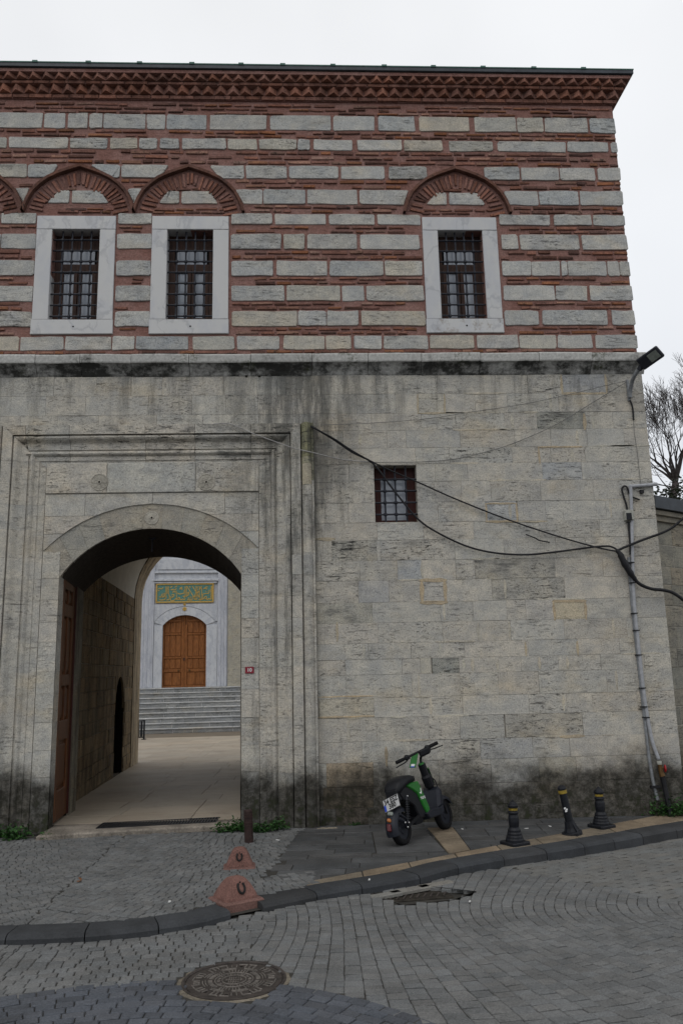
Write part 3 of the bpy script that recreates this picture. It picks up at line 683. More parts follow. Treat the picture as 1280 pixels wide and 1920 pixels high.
def fillet(p, z0, z1):
    x = -5.6
    while x < XR+p-.05:
        L_ = rnd.uniform(.20, .34)
        if x+L_ > XR+p-.1: L_ = XR+p-x
        m_ = MB(); slab(m_, quad(x+.006, x+L_-.006, z0, z1, .003), p+rnd.uniform(-.004, .004), p-.06, .004, Fm(), vary(BRICK, .2, .06)); m_.build('fillet_brick', M_BRICK, eaves); x += L_
fillet(.028, ZH0, ZH1); fillet(.112, ZM0, ZM1-.006)
def tooth_row(p, z0, z1, depth, x, pitch):
    while x < XR+p-.02:
        hw = pitch*.46; m_ = MB(); o1 = -p-depth+rnd.uniform(-.008, .006); k = rnd.uniform(-.012, .012); bk = (.27, .135, .10)
        V = [(x-hw, -p, z0), (x+hw, -p, z0), (x+k, o1, z0), (x-hw, -p, z1), (x+hw, -p, z1), (x+k, o1, z1)]
        m_.add(V, [(0, 1, 2)[::-1], (3, 4, 5)[::-1], (0, 2, 5, 3), (2, 1, 4, 5)], vary(bk, .22, .08)); m_.build('sawtooth_brick', M_BRICK, eaves); x += pitch
PT = XZ(320+508/4, ZT2, -.19)-XZ(320+413/4, ZT2, -.19)
tooth_row(.02, ZT1, ZM0-.004, .085, XZ(320+466/4, ZT1, -.1)-40*PT if False else XZ(320+466/4, ZT1, -.1)-33*PT, PT)
tooth_row(.11, ZT2, ZS-.004, .085, XZ(320+508/4, ZT2, -.19)-33*PT, PT)
mb = MB(); ov = .22
fz = [(-ov+.02, ZF0+.052), (-ov, ZF0+.06), (-ov, ZF1-.012), (-ov+.015, ZF1-.010)]
mb.add([(XL, p[0], p[1]) for p in fz]+[(XR-p[0], p[0], p[1]) for p in fz], [(i, 4+i, 5+i, 1+i) for i in range(3)])
mb.add([(XR-p[0], p[0], p[1]) for p in fz]+[(XR-p[0], YB, p[1]) for p in fz], [(i, 4+i, 5+i, 1+i) for i in range(3)])
mb.build('gutter_fascia', M_LEAD, gate)
mb = MB(); zz = ZF1-.012; rg = [(XL, -ov-.006, zz), (XR+ov+.006, -ov-.006, zz), (XR+ov+.006, YB, zz), (XL, YB, zz)]; tp = [(XL, -ov-.006, zz+.016), (XR+ov+.006, -ov-.006, zz+.016), (XR+ov+.006, YB, zz+.016), (XL, YB, zz+.016)]; rd = [(XL, YB/2, zz+.5), (XR-2.2, YB/2, zz+.5)]
mb.add(rg+tp+rd, [(0, 1, 5, 4), (1, 2, 6, 5), (3, 2, 1, 0), (4, 5, 9, 8), (5, 6, 9), (6, 7, 8, 9), (2, 3, 7, 6), (0, 4, 7, 3), (4, 8, 7)])
for px_ in (66, 166, 262, 360, 452, 530, 624, 720, 812, 905, 1000, 1093):
    x = XZ(px_, zz, -ov); box(mb, (x-.035, -ov-.012, zz+.002), (x+.035, .3, zz+.030))
mb.build('roof', M_COPPER, gate)

# ------------------------------------------------------------------ cornice between the storeys
cz = lambda y: FZ(y, 640)
CP = [(0.0, cz(702)-.02), (.015, cz(702)), (.03, cz(698)), (.07, cz(691)), (.105, cz(686)), (.125, cz(685)), (.130, cz(683)), (.132, cz(672)), (.12, cz(669)), (-.02, cz(666))]
def sweep_x(mb, prof, x0, x1, cols, Y=0.0):
    n = len(prof)
    V = [(x0, Y-p[0], p[1]) for p in prof]+[(x1, Y-p[0], p[1]) for p in prof]; o = len(mb.v)
    mb.v += V; mb.c += [c for c in cols]*2; mb.f += [(o+i, o+n+i, o+n+i+1, o+i+1) for i in range(n-1)]
    mb.f += [tuple(o+i for i in range(n-1, -1, -1)), tuple(o+n+i for i in range(n))]
JX = [XL, -5.2]+[XZ(x, cz(680), -.13) for x in (-70, 66, 150, 246, 354, 470, 585, 690, 790, 900, 1010, 1110)]+[XR+.03]
for a, b in zip(JX[:-1], JX[1:]):
    mb = MB(); k = rnd.uniform(.85, 1.1); base = tuple(c*k for c in STONE_UP); dk = rnd.uniform(.25, .35) if a > XZ(1080, cz(680)) else rnd.uniform(.52, .66)
    dy = rnd.uniform(-.006, .006); pr_ = [(p[0]+dy, p[1]) for p in CP]
    cols = [base+(dk,)]*5+[base+(.25,), base+(.20,), base+(.22,), base+(.30,), base+(.45,)]
    # split the stone lengthways so that the arris is a little worn
    m = max(2, int((b-a)/.28)); xs = [a+.003+(b-a-.006)*i/m for i in range(m+1)]; n = len(CP); off_ = [rnd.uniform(-.006, .006) for _ in xs]
    for x, q in zip(xs, off_):
        mb.v += [(x, -(p[0]+(q if 4 <= i <= 8 else 0)), p[1]+(q*.6 if 5 <= i <= 8 else 0)) for i, p in enumerate(pr_)]; mb.c += cols
    for j in range(m): mb.f += [(j*n+i, (j+1)*n+i, (j+1)*n+i+1, j*n+i+1) for i in range(n-1)]
    mb.f += [tuple(range(n-1, -1, -1)), tuple(m*n+i for i in range(n))]
    mb.build('cornice_stone', M_SOOT, gate)

# ------------------------------------------------------------------ portal: moulded frame, panel, arch ring, jambs
PRX, PLX = 0.135, -3.895; PTOP = 4.87+.16
def hr(d0, d1, y, r_, n=6): return [(d0+(d1-d0)*i/n, y-r_*math.sin(math.pi*i/n)) for i in range(n+1)]
P_OUT = [(0, .02), (0, -.105), (.025, -.110)]+hr(.03, .145, -.100, .045)+[(.150, -.085), (.155, -.06), (.160, -.06), (.164, -.105), (.1645, .018)]
P_IN = [(.1655, .018), (.1660, -.105), (.285, -.105), (.286, -.055), (.295, -.055), (.300, -.085), (.325, -.092), (.345, -.080), (.365, -.055), (.385, -.035), (.400, -.030), (.470, -.030), (.474, -.012), (.480, -.012)]+hr(.485, .548, -.018, .028, 5)+[(.552, -.010), (.605, -.010), (.608, .002), (.690, .002), (.692, .03)]
PCRS = [-.1]+[FZ(y, 560) for y in (1447, 1397, 1345, 1292, 1250, 1196, 1159, 1118, 1078, 1039)]+[3.55, 3.86, 4.12, 4.42, 9]
PCRS[0] = 0.0
def vertical_block(prof, side, z0, z1, top, name, parent):
    mb = MB(); n = len(prof); V = []
    k = rnd.uniform(.9, 1.08)
    for zz in (0, 1):
        for d, y in prof:
            x = PRX-d if side > 0 else PLX+d
            zt = min(z1-.0008, PTOP-d) if top else min(z1-.0008, 4.87)
            V.append((x, y, z0+.0008 if zz == 0 else zt))
    fs = [(i, i+1, n+i+1, n+i) if side < 0 else (i+1, i, n+i, n+i+1) for i in range(n-1)]
    fs += [tuple(range(n)) if side > 0 else tuple(range(n-1, -1, -1)), tuple(range(2*n-1, n-1, -1)) if side > 0 else tuple(range(n, 2*n))]
    t_ = vary(STONE, .045, .015)[:3]; al = rnd.choice([.2, .35, .5, .6]) if side > 0 else rnd.choice([.1, .2, .35])
    if side > 0 and name == 'column_block' and z0 > 4.1: t_ = (.27, .265, .165) if z0 > 4.3 else (.36, .345, .25); al = .9
    mb.add(V, fs, t_+(al,)); return mb.build(name, M_STONE, parent)
portal_base = MB(); 
for x0, x1 in ((PLX+.02, GX0-.02), (GX1+.02, PRX-.02)):
    box(portal_base, (x0, .016, -.1), (x1, .021, 4.85))
box(portal_base, (GX0-.02, .016, 3.60), (GX1+.02, .021, 4.85))
portal = portal_base.build('portal', M_LIME, gate)
for side in (1, -1):
    for z0, z1 in zip(PCRS[:-1], PCRS[1:]):
        if z0 < 4.86: vertical_block(P_OUT, side, z0, min(z1, 4.87), False, 'column_block', portal)
        z0_, z1_ = z0, min(z1, 4.86)
        vertical_block(P_IN, side, z0_, z1, True, 'moulded_block', portal)
# the two newer pieces let into the column strip
for (ya, yb_) in ((868, 907), (1040, 1077)):
    mb = MB(); za, zb = aty(576, yb_, -.15).z, aty(576, ya, -.15).z; pr_ = hr(.03, .145, -.1045, .047, 8)
    mb.add([(PRX-d, y, z) for z in (za, zb) for d, y in pr_], [(i+1, i, 9+i, 10+i) for i in range(8)]+[tuple(range(9)), tuple(range(17, 8, -1))], ((.46, .41, .31, 0) if ya < 1000 else (.40, .39, .36, .05))); mb.build('repair_stone', M_STONE_UP, portal)
mb = MB(); za, zb = aty(556, 1077, -.11).z, aty(556, 1040, -.11).z; box(mb, (PRX-.283, -.109, za), (PRX-.168, -.05, zb), (.40, .39, .36, .05)); mb.build('repair_stone', M_STONE_UP, portal)
TX = [PLX, -3.45]+[XZ(x, 4.7, -.1) for x in (130, 272, 365, 470)]+[PRX]
for a, b in zip(TX[:-1], TX[1:]):
    mb = MB(); n = len(P_IN); V = []
    for e_ in (0, 1):
        for d, y in P_IN: V.append(((max(a+.0025, PLX+d) if e_ == 0 else min(b-.0025, PRX-d)), y-.001, PTOP-d))
    mb.add(V, [(i+1, i, n+i, n+i+1)[::-1] for i in range(n-1)]+[tuple(range(n-1, -1, -1)), tuple(range(n, 2*n))], vary(STONE, .06)[:3]+(rnd.choice([.75, .9, 1.0]),)); mb.build('moulded_lintel', M_STONE, portal)
# field: everything inside the mouldings
FX0, FX1, FZT = PLX+.694, PRX-.694, PTOP-.694
EXH, EXA = (aty(485, 1030).x-aty(80, 1035).x)/2, aty(285, 945).z; EXS = (aty(80, 1035).z+aty(485, 1030).z)/2
EXTR = arch_pts(EXH, EXA-EXS, GC, EXS, 24); r_e = (EXH**2+(EXA-EXS)**2)/(2*(EXA-EXS)); zc_e = EXA-r_e
def ext_x(z): 
    v = r_e*r_e-(z-zc_e)**2; return math.sqrt(v) if v > 0 else 0.0
mb = MB(); pz0, pz1 = aty(285, 924).z, FZT-.002
PAN = (aty(88, 900).x, aty(485, 900).x, pz0, aty(285, 868).z)
for a, b in ((PAN[0], -2.45), (-2.45, -1.35), (-1.35, PAN[1])):
    mb = MB(); slab(mb, quad(a+.002, b-.002, PAN[2], PAN[3], .001), .022, -.01, .008, Fm(), vary(STONE, .05)[:3]+(.35,)); mb.build('inscription_panel', M_STONE, portal)
for a, b in ((FX0+.003, PAN[0]-.002), (PAN[1]+.002, FX1-.003)):
    mb = MB(); slab(mb, quad(a, b, PAN[2]+.02, FZT-.003, .001), .004, -.015, .004, Fm(), vary(STONE, .05)[:3]+(.2,)); mb.build('field_stone', M_STONE, portal)
mb = MB(); slab(mb, quad(PAN[0], PAN[1], PAN[3]+.003, FZT-.003, .001), .006, -.015, .004, Fm(), vary(STONE, .05)[:3]+(.4,)); mb.build('field_stone', M_STONE, portal)
FCR = [0.0]+[FZ(y, 470) for y in (1447, 1397, 1345, 1292, 1251, 1196, 1159, 1118, 1078)]+[EXS+.01, 3.50, 3.72, pz0-.004]
for z0, z1 in zip(FCR[:-1], FCR[1:]):
    for sd in (-1, 1):
        spans = []
        if z1 <= EXS+.02:            # jamb stones, whole width from moulding to opening
            e0 = (GX1+.003, FX1-.003) if sd > 0 else (FX0+.003, GX0-.003)
            spans.append(e0)
        else:
            e0 = (GC, FX1-.003) if sd > 0 else (FX0+.003, GC)
            cut = sd*rnd.uniform(.75, .95)+GC
            if ext_x((z0+z1)/2) < .75 or ext_x(z1) < .6:
                spans += [(e0[0], cut), (cut, e0[1])] if sd > 0 else [(e0[0], cut), (cut, e0[1])]
            else: spans.append(e0)
        for a, b in spans:
            P = []
            N_ = 40; zs = [z0+.002+(z1-z0-.004)*i/N_ for i in range(N_+1)]
            def lim(z):
                if z > SPR and z1 <= EXS+.02: v = (r_i*r_i-(z-zc_i)**2); return max(0, math.sqrt(v)) if v > 0 else 0
                return 0 if z1 <= EXS+.02 else (ext_x(z)+.006 if z < EXA else 0)
            r_i = (GH**2+(APX-SPR)**2)/(2*(APX-SPR)); zc_i = APX-r_i
            R_ = [(max(a+.002, GC+lim(z)) if sd > 0 else a+.002, (b-.002) if sd > 0 else min(b-.002, GC-lim(z)), z) for z in zs]
            R_ = [q for q in R_ if q[1]-q[0] > .012]
            if len(R_) < 2: continue
            h = rnd.uniform(-.002, .003)
            y_f = -.002-h if z1 > EXS+.02 else .003-h
            V = [(q[0], y_f, q[2]) for q in R_]+[(q[1], y_f, q[2]) for q in R_]+[(q[0], .02, q[2]) for q in R_]+[(q[1], .02, q[2]) for q in R_]; n = len(R_)
            fs = [(i, n+i, n+i+1, i+1) for i in range(n-1)]+[(2*n+i, i, i+1, 2*n+i+1) for i in range(n-1)]+[(n+i, 3*n+i, 3*n+i+1, n+i+1) for i in range(n-1)]+[(0, 2*n, 3*n, n), (n-1, 2*n-1, 4*n-1, 3*n-1)]
            mb = MB(); mb.add(V, fs, vary(STONE, .08, .03)[:3]+(rnd.choice([.05, .15, .3]),)); mb.build('field_stone', M_STONE, portal)
# arch ring: voussoirs, front face a little behind the field so that the rim throws a thin shade line
NV = 11
IN_ = arch_pts(GH, APX-SPR, GC, SPR, NV*4); EX_ = arch_pts(EXH, EXA-EXS, GC, EXS, NV*4)
for k in range(NV):
    i0, i1 = k*4, k*4+4; mb = MB(); V = []; yf = .012+rnd.uniform(-.002, .002); q = .0018
    for yv, sh in ((yf, 0), (.262, SH*.262)):
        for P in (IN_, EX_):
            for i in range(i0, i1+1):
                f_ = (P[min(i+1, len(P)-1)][0]-P[i][0], P[min(i+1, len(P)-1)][1]-P[i][1]); x, z = P[i]
                if i == i0: x += q
                if i == i1: x -= q
                V.append((x+sh, yv, z-.003 if P is IN_ else z))
    n = 5
    fs = [(i, i+1, n+i+1, n+i)[::-1] for i in range(4)]+[(i, i+1, 2*n+i+1, 2*n+i) for i in range(4)]+[(0, n, 3*n, 2*n), (4, 2*n+4, 3*n+4, n+4)]
    mb.add(V, fs, vary((.35, .33, .285), .06, .03)[:3]+(rnd.choice([0, .05, .12]),)); mb.build('voussoir', M_STONE, portal)
for side, gx in ((-1, GX0), (1, GX1)):         # reveal facing of the jambs
    for z0, z1 in zip(FCR[:10], FCR[1:11]):
        z1 = min(z1, SPR); 
        if z0 >= SPR: continue
        mb = MB(); x0, x1 = gx, gx+SH*.24; t_ = .004*(-side)
        mb.add([(x0+t_, .004, z0+.002), (x1+t_, .24, z0+.002), (x1+t_, .24, z1-.002), (x0+t_, .004, z1-.002)], [(0, 1, 2, 3) if side < 0 else (3, 2, 1, 0)], vary(STONE, .08)[:3]+(.25,)); mb.build('reveal_stone', M_STONE, portal)
# rosettes
def rosette(x, z, r_, y):
    mb = MB(); M = lambda a, b, h: (x+a, y-h, z+b)
    lathe(mb, [(r_, -.01), (r_, .004), (r_*.96, .008), (r_*.88, .008), (r_*.85, .003), (r_*.25, .005), (r_*.22, .012), (.001, .014)], 24, M, (.40, .375, .32, .1))
    for k in range(8):
        a = k*math.pi/4; c = Vector((math.cos(a), math.sin(a))); p = Vector((-c.y, c.x)); q = [c*r_*.28, c*r_*.55+p*r_*.14, c*r_*.80, c*r_*.55-p*r_*.14]
        slab(mb, [(v.x, v.y) for v in q], .010, .002, .004, M, (.40, .375, .32, .2))
    mb.build('rosette', M_CARVED, portal)
    mb = MB(); lathe(mb, [(.012, .011), (.013, .0155)], 8, M); mb.build('rosette_hole', M_DARK, portal)
for px_, py_ in ((187, 904), (387, 904)): p = aty(px_, py_, -.022); rosette(p.x, p.z, .112, -.022)
p = aty(285, 971, .01); rosette(p.x, p.z, .088, .012)
mb = MB(); c0 = aty(286, 1003, .45)              # iron ring under the arch crown
tube(mb, [(c0.x, .45, c0.z+.25), (c0.x, .45, c0.z+.05)], .018, 6); tube(mb, [(c0.x+.055*math.sin(i*math.pi/6), .45, c0.z+.055*math.cos(i*math.pi/6)) for i in range(13)], .012, 6); tube(mb, [(c0.x, .45, c0.z-.05), (c0.x, .45, c0.z-.22)], .008, 5)
mb.build('hanging_ring', M_IRON, gate)
# door leaves
def leaf(side, lab):
    gx = GX0 if side < 0 else GX1; s_ = -side
    def M(u, v, h): Y = .265+u; return (gx+SH*Y+s_*((-.045 if side < 0 else -.098)+h), Y, v)
    Wd, z0, z1 = .72, .07, 2.98
    base = MB(); 
    V = [M(u, v, h) for h in (-.03, .02) for u, v in ((0, z0), (Wd, z0), (Wd, z1), (0, z1))]
    base.add(V, [(0, 1, 2, 3)[::-1], (4, 5, 6, 7), (0, 1, 5, 4), (1, 2, 6, 5), (2, 3, 7, 6), (3, 0, 4, 7)])
    d = base.build('gate_door', M_WOOD, gate, label=lab)
    def plate(nm, u0, u1, v0, v1, h0, h1, bev=.008):
        mb = MB(); q = quad(u0, u1, v0, v1, .0); slab(mb, q if side < 0 else q, h1, h0, bev, M, (1, 1, 1, 0)); mb.build(nm, M_WOOD, d)
    hs = .052
    for u0, u1 in ((0, .09), (Wd-.13, Wd)): plate('stile', u0, u1, z0, z1, .019, hs)
    for v0, v1 in ((z0, .42), (1.00, 1.24), (1.66, 1.80), (2.52, 2.68), (z1-.12, z1)): plate('rail', .091, Wd-.131, v0, v1, .019, hs)
    for v0, v1 in ((1.24, 1.66), (1.80, 2.52), (2.68, z1-.12)):
        plate('muntin', .315, .365, v0+.001, v1-.001, .019, hs)
        for u0, u1 in ((.11, .295), (.385, Wd-.15)): plate('panel', u0, u1, v0+.03, v1-.03, .019, .036, .016)
    plate('panel', .11, Wd-.15, .46, .96, .019, .036, .018)
    mb = MB(); V = [M(Wd+.002, z0, -.03), M(Wd+.05, z0, -.03), M(Wd+.05, z0, .07), M(Wd+.002, z0, .07)]; V += [(v[0], v[1], z1) for v in V]; mb.add(V, [(0, 1, 5, 4), (1, 2, 6, 5), (2, 3, 7, 6), (3, 0, 4, 7)]); mb.build('edge_strip', M_REDWOOD, d)
leaf(-1, 'open left leaf of the wooden gate door'); leaf(1, 'open right leaf of the wooden gate door')

# ------------------------------------------------------------------ ashlars of the lower wall
CY = [701, 738, 774, 806, 839, 869, 902, 941, 978, 1011, 1049, 1086, 1127, 1165, 1203, 1233, 1262, 1305, 1342, 1386, 1425, 1470, 1510, 1552]
CZ = [cz(703)-.004]+[aty(850, y).z for y in CY[1:]]
CZ[-1] = -.08
GREYB, TAN, DKG, RUSTY = (.425, .43, .425), (.50, .445, .34), (.335, .33, .295), (.44, .365, .27)
SPEC = {0: [(1048, 1055, 1135, GREYB, .25)], 1: [(783, 783, 833, (0.477, 0.448, 0.385), .05)], 2: [(1006, 1006, 1096, DKG, .9)], 3: [(725, 725, 761, STONE, .25), (761, 761, 862, (0.442, 0.428, 0.394), .2)],
        5: [(742, 815, 876, (0.459, 0.439, 0.391), .2), (1012, 1016, 1090, GREYB, .3)], 7: [(910, 910, 968, GREYB, .4), (970, 970, 1022, (0.448, 0.433, 0.396), .25)], 9: [(620, 622, 706, (0.401, 0.388, 0.347), .85), (712, 713, 852, STONE, .6)],
        10: [(890, 890, 1040, (0.390, 0.373, 0.330), .95), (745, 745, 790, GREYB, .05)], 11: [(672, 672, 729, (0.419, 0.410, 0.389), .0), (729, 729, 788, STONE, .45), (790, 792, 832, (0.483, 0.465, 0.426), .2), (925, 922, 1058, (0.413, 0.395, 0.351), .8)],
        12: [(592, 592, 698, (0.384, 0.370, 0.325), .9), (985, 985, 1037, (0.448, 0.433, 0.403), .35), (1039, 1039, 1097, TAN, .05)], 14: [(987, 990, 1082, (0.436, 0.424, 0.391), .15), (740, 770, 870, STONE, .6)], 15: [(810, 810, 860, DKG, .9), (788, 788, 808, (0.483, 0.457, 0.391), 0)],
        17: [(594, 598, 701, (0.470, 0.442, 0.376), .25)], 18: [(947, 947, 1092, (0.424, 0.395, 0.339), .5), (900, 862, 945, (0.436, 0.422, 0.385), .2)], 19: [(860, 900, 998, (0.430, 0.419, 0.391), .3)], 20: [(612, 612, 700, RUSTY, .3), (1000, 1010, 1080, (0.477, 0.445, 0.374), .2)], 21: [(605, 606, 700, RUSTY, .4)], 22: [(630, 630, 690, (0.442, 0.375, 0.310), .4)]}
def course(z0, z1, xa, xb, spec=(), lo=.32, hi=.85):
    fixed = sorted([(s_[1], s_[2], s_[3], s_[4]) for s_ in spec]); out = []; x = xa
    def fill(a, b):
        while b-a > .02:
            L_ = rnd.uniform(lo, hi)
            if b-a-L_ < .22: L_ = b-a
            out.append((a, a+L_, None, None)); a += L_
    for f0, f1, c, s_ in fixed:
        f0, f1 = max(f0, x), min(f1, xb)
        if f1-f0 < .05: continue
        fill(x, f0); out.append((f0, f1, c, s_)); x = f1
    fill(x, xb); return out
nash = 0
for i in range(len(CZ)-1):
    z0, z1 = CZ[i+1], CZ[i]; zm = (z0+z1)/2
    sp_ = [(0, XZ(s_[1], zm), XZ(s_[2], zm), s_[3], s_[4]) for s_ in SPEC.get(i, [])]
    lists = []
    if z0 > 4.86-.1:
        if z0 < 4.88: lists.append((PRX+.004, XR, sp_, z0)); lists.append((-5.4, PRX+.004, [], 4.874))
        else: lists.append((-5.4, XR, sp_, z0))
    else:
        lists.append((PRX+.004, XR, sp_, z0)); lists.append((-5.4, PLX-.004, [], z0))
    for xa, xb, s_, zl in lists:
        for a, b, c, st_ in course(zl, z1, xa, xb, s_):
            segs = [(a, b, zl, z1)]
            if a < SW[1] and b > SW[0] and zl < SW[3] and z1 > SW[2]:      # cut round the small window
                segs = []
                if a < SW[0]-.02: segs.append((a, SW[0], zl, z1))
                if b > SW[1]+.02: segs.append((SW[1], b, zl, z1))
                m0, m1 = max(a, SW[0]), min(b, SW[1])
                if zl < SW[2]-.01: segs.append((m0, m1, zl, SW[2]))
                if z1 > SW[3]+.01: segs.append((m0, m1, SW[3], z1))
            for a_, b_, c_, d_ in segs:
                t_ = vary(c, .03, .01)[:3] if c else vary(STONE, .055, .02)[:3]
                al = st_ if st_ is not None else rnd.choice([.0, .08, .15, .15, .25, .35, .5])
                mb = MB(); g = rnd.uniform(.0002, .0014)
                P = [(a_+g, c_+g+rnd.uniform(-.001, .001)), ((a_+b_)/2, c_+g+rnd.uniform(-.0015, .0015)), (b_-g, c_+g+rnd.uniform(-.001, .001)), (b_-g, d_-g), ((a_+b_)/2, d_-g+rnd.uniform(-.0015, .0015)), (a_+g, d_-g)]
                slab(mb, P, rnd.uniform(-.002, .003), -.02, .0018, Fm(), t_+(al,), .003); mb.build('ashlar', M_STONE, lower); nash += 1
TANM = (.47, .395, .285)
def smear(x0, x1, z0, z1, col, h=.0045):
    n = max(2, int(max(x1-x0, z1-z0)/.07)); hor = (x1-x0) > (z1-z0); P, Q = [], []
    for i in range(n+1):
        t_ = i/n; e_ = .45 if i in (0, n) else 1
        if hor: x = x0+(x1-x0)*t_; zc__ = (z0+z1)/2; w = (z1-z0)/2*e_; P.append((x, zc__-w*rnd.uniform(.55, 1.3))); Q.append((x, zc__+w*rnd.uniform(.55, 1.3)))
        else: z = z0+(z1-z0)*t_; xc = (x0+x1)/2; w = (x1-x0)/2*e_; P.append((xc+w*rnd.uniform(.55, 1.3), z)); Q.append((xc-w*rnd.uniform(.55, 1.3), z))
    poly = P+Q[::-1]; mb = MB(); slab(mb, poly, h, -.004, .003, Fm(), col); mb.build('mortar_joint', M_STONE, lower)
def frame(xa, xb, ya, yb_, w, sides):
    z1, z0 = aty((xa+xb)/2, ya).z, aty((xa+xb)/2, yb_).z; x0, x1 = XZ(xa, (z0+z1)/2), XZ(xb, (z0+z1)/2); c = vary(TANM, .08, .04)[:3]+(0,)
    if 't' in sides: smear(x0-w/2, x1+w/2, z1-w/2, z1+w/2, c)
    if 'b' in sides: smear(x0-w/2, x1+w/2, z0-w/2, z0+w/2, c)
    if 'l' in sides: smear(x0-w/2, x0+w/2, z0, z1, c, .0055)
    if 'r' in sides: smear(x1-w/2, x1+w/2, z0, z1, c, .0055)
for a in ((783, 833, 739, 775, .03, 'lrb'), (790, 834, 1088, 1130, .055, 'ltrb'), (1052, 1135, 702, 738, .035, 'lrb'), (911, 968, 944, 978, .03, 'lrbt'), (972, 1022, 944, 978, .022, 'b'), (985, 1082, 1203, 1230, .03, 'lr'), (1038, 1097, 1127, 1163, .04, 'ltr'), (597, 700, 1306, 1344, .022, 'tb'), (1095, 1110, 775, 806, .05, 'l'), (1010, 1090, 838, 869, .03, 'tl'), (592, 625, 1011, 1020, .05, 't'), (632, 640, 1166, 1203, .04, 'l'), (724, 732, 1400, 1437, .035, 'l'), (1052, 1092, 1381, 1388, .05, 't')): frame(*a)
for _ in range(70):                               # pale pointing smeared over parts of the joints
    i = rnd.randrange(1, len(CZ)-4); x = rnd.uniform(PRX+.2, XR-.5); c = vary((.50, .465, .39), .07, .03)[:3]+(0,)
    if SW[0]-.4 < x < SW[1]+.1 and SW[2]-.1 < CZ[i] < SW[3]+.1: continue
    if rnd.random() < .6: smear(x, x+rnd.uniform(.15, .6), CZ[i]-.013, CZ[i]+.013, c, .0036)
    else: smear(x-.02, x+.02, CZ[i+1]+.02, CZ[i]-.02, c, .0036)
print('ashlars', nash)
mb = MB()                                        # two drain holes under the cornice
for px_ in (462, 486): p = aty(px_, 703, -.01); lathe(mb, [(.022, 0), (.022, .004)], 10, lambda a, b, h: (p.x+a, -.006-h, p.z+b*1.4))
mb.build('drain_hole', M_DARK, gate)
# passage wall stones (left side, seen through the gate)
cr = [zf(PE2)-.12]; 
while cr[-1] < ZSP-.1: cr.append(cr[-1]+rnd.uniform(.20, .29))
cr[-1] = ZSP
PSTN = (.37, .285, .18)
for z0, z1 in zip(cr[:-1], cr[1:]):
    for a, b, _, _ in course(z0, z1, DW, PYE, (), .3, .75):
        segs = [(a, b)]
        if z0 < NZ and a < NY1 and b > NY0: segs = [q for q in ((a, NY0), (NY1, b)) if q[1]-q[0] > .03]
        for a_, b_ in segs:
            mb = MB(); slab(mb, quad(a_+.004, b_-.004, z0+.004, z1-.004, .004), rnd.uniform(-.004, .012), -.01, .007, Lm(), vary(PSTN, .16, .05)[:3]+(rnd.choice([.1, .3, .5]),), .02); mb.build('passage_stone', M_PASS, pw)
# niche head: two curved spandrels so that the blind doorway has an arched top
hw = (NY1-NY0)/2; ym = (NY0+NY1)/2; NTOP = min([z for z in cr if z > NZ]+[NZ+.3])-.004
for sg in (-1, 1):
    mb = MB(); arc = [(ym+sg*hw*math.cos(t_), NZ-hw*1.15+hw*1.15*math.sin(t_)) for t_ in [math.pi/2*i/6 for i in range(7)]]
    P = arc+[(ym, NTOP), (ym+sg*hw, NTOP)]
    if sg > 0: P = P
    else: P = P[::-1]
    slab(mb, P, .004, -.04, .003, Lm(), PSTN+(.2,)); mb.build('niche_spandrel', M_PASS, pw)
mb = MB()                                        # pier of the front arch
plan(mb, [(GX0+SH*1.02-.08, 1.02), (GX0+SH*1.02+.025, 1.02), (GX0+SH*DW+.025, DW-.004), (GX0+SH*DW-.1, DW-.004)][::1], 0, 2.97, (.27, .25, .2, .35)); mb.build('inner_pier', M_PASS, gate)

# ------------------------------------------------------------------ ground
def struct(name, mb, m, **k): o = mb.build(name, m, None, **k); o['kind'] = 'structure'; return o
def zr(x, y=0.0):             # street surface: falls away slightly to the right
    t = min(1, max(0, x/3.2)); return -.062-.05*t
GZ = -.17
mb = MB(); ys = [-400, -12, -0.9, YB-.3, 40, 400]; gz = [GZ-.0, GZ, GZ-.02, zf(YB)-.09, zf(40)-.09, zf(40)-.09]
mb.add([(x, y, z) for y, z in zip(ys, gz) for x in (-400, 400)], [(2*i, 2*i+1, 2*i+3, 2*i+2) for i in range(len(ys)-1)])
struct('ground', mb, M_GROUND)
# kerb line (front edge of the top)
KL = [atz(*p).xy for p in ((-300, 1732), (-140, 1736), (0, 1735), (137, 1731), (253, 1722), (353, 1708), (403, 1695), (476, 1680), (589, 1658), (659, 1647), (746, 1633), (793, 1620), (853, 1608), (943, 1593), (1053, 1577), (1280, 1538))]
KL += [KL[-1]+(KL[-1]-KL[-2]).normalized()*2.5]
KBACK = smooth_path([(p.x, p.y, 0) for p in KL], 5)
KW = .235
def offs(P, d):
    out = []
    for i, p in enumerate(P):
        t_ = (P[min(i+1, len(P)-1)]-P[max(i-1, 0)]).normalized(); out.append(p+Vector((t_.y, -t_.x, 0))*d)
    return out
KFRONT = offs(KBACK, KW)
def kfront_y(x):
    for a, b in zip(KFRONT[:-1], KFRONT[1:]):
        if a.x <= x <= b.x: return a.y+(b.y-a.y)*(x-a.x)/(b.x-a.x)
    return KFRONT[0].y if x < KFRONT[0].x else KFRONT[-1].y
def kback_y(x):
    for a, b in zip(KBACK[:-1], KBACK[1:]):
        if a.x <= x <= b.x: return a.y+(b.y-a.y)*(x-a.x)/(b.x-a.x)
    return KBACK[0].y if x < KBACK[0].x else KBACK[-1].y
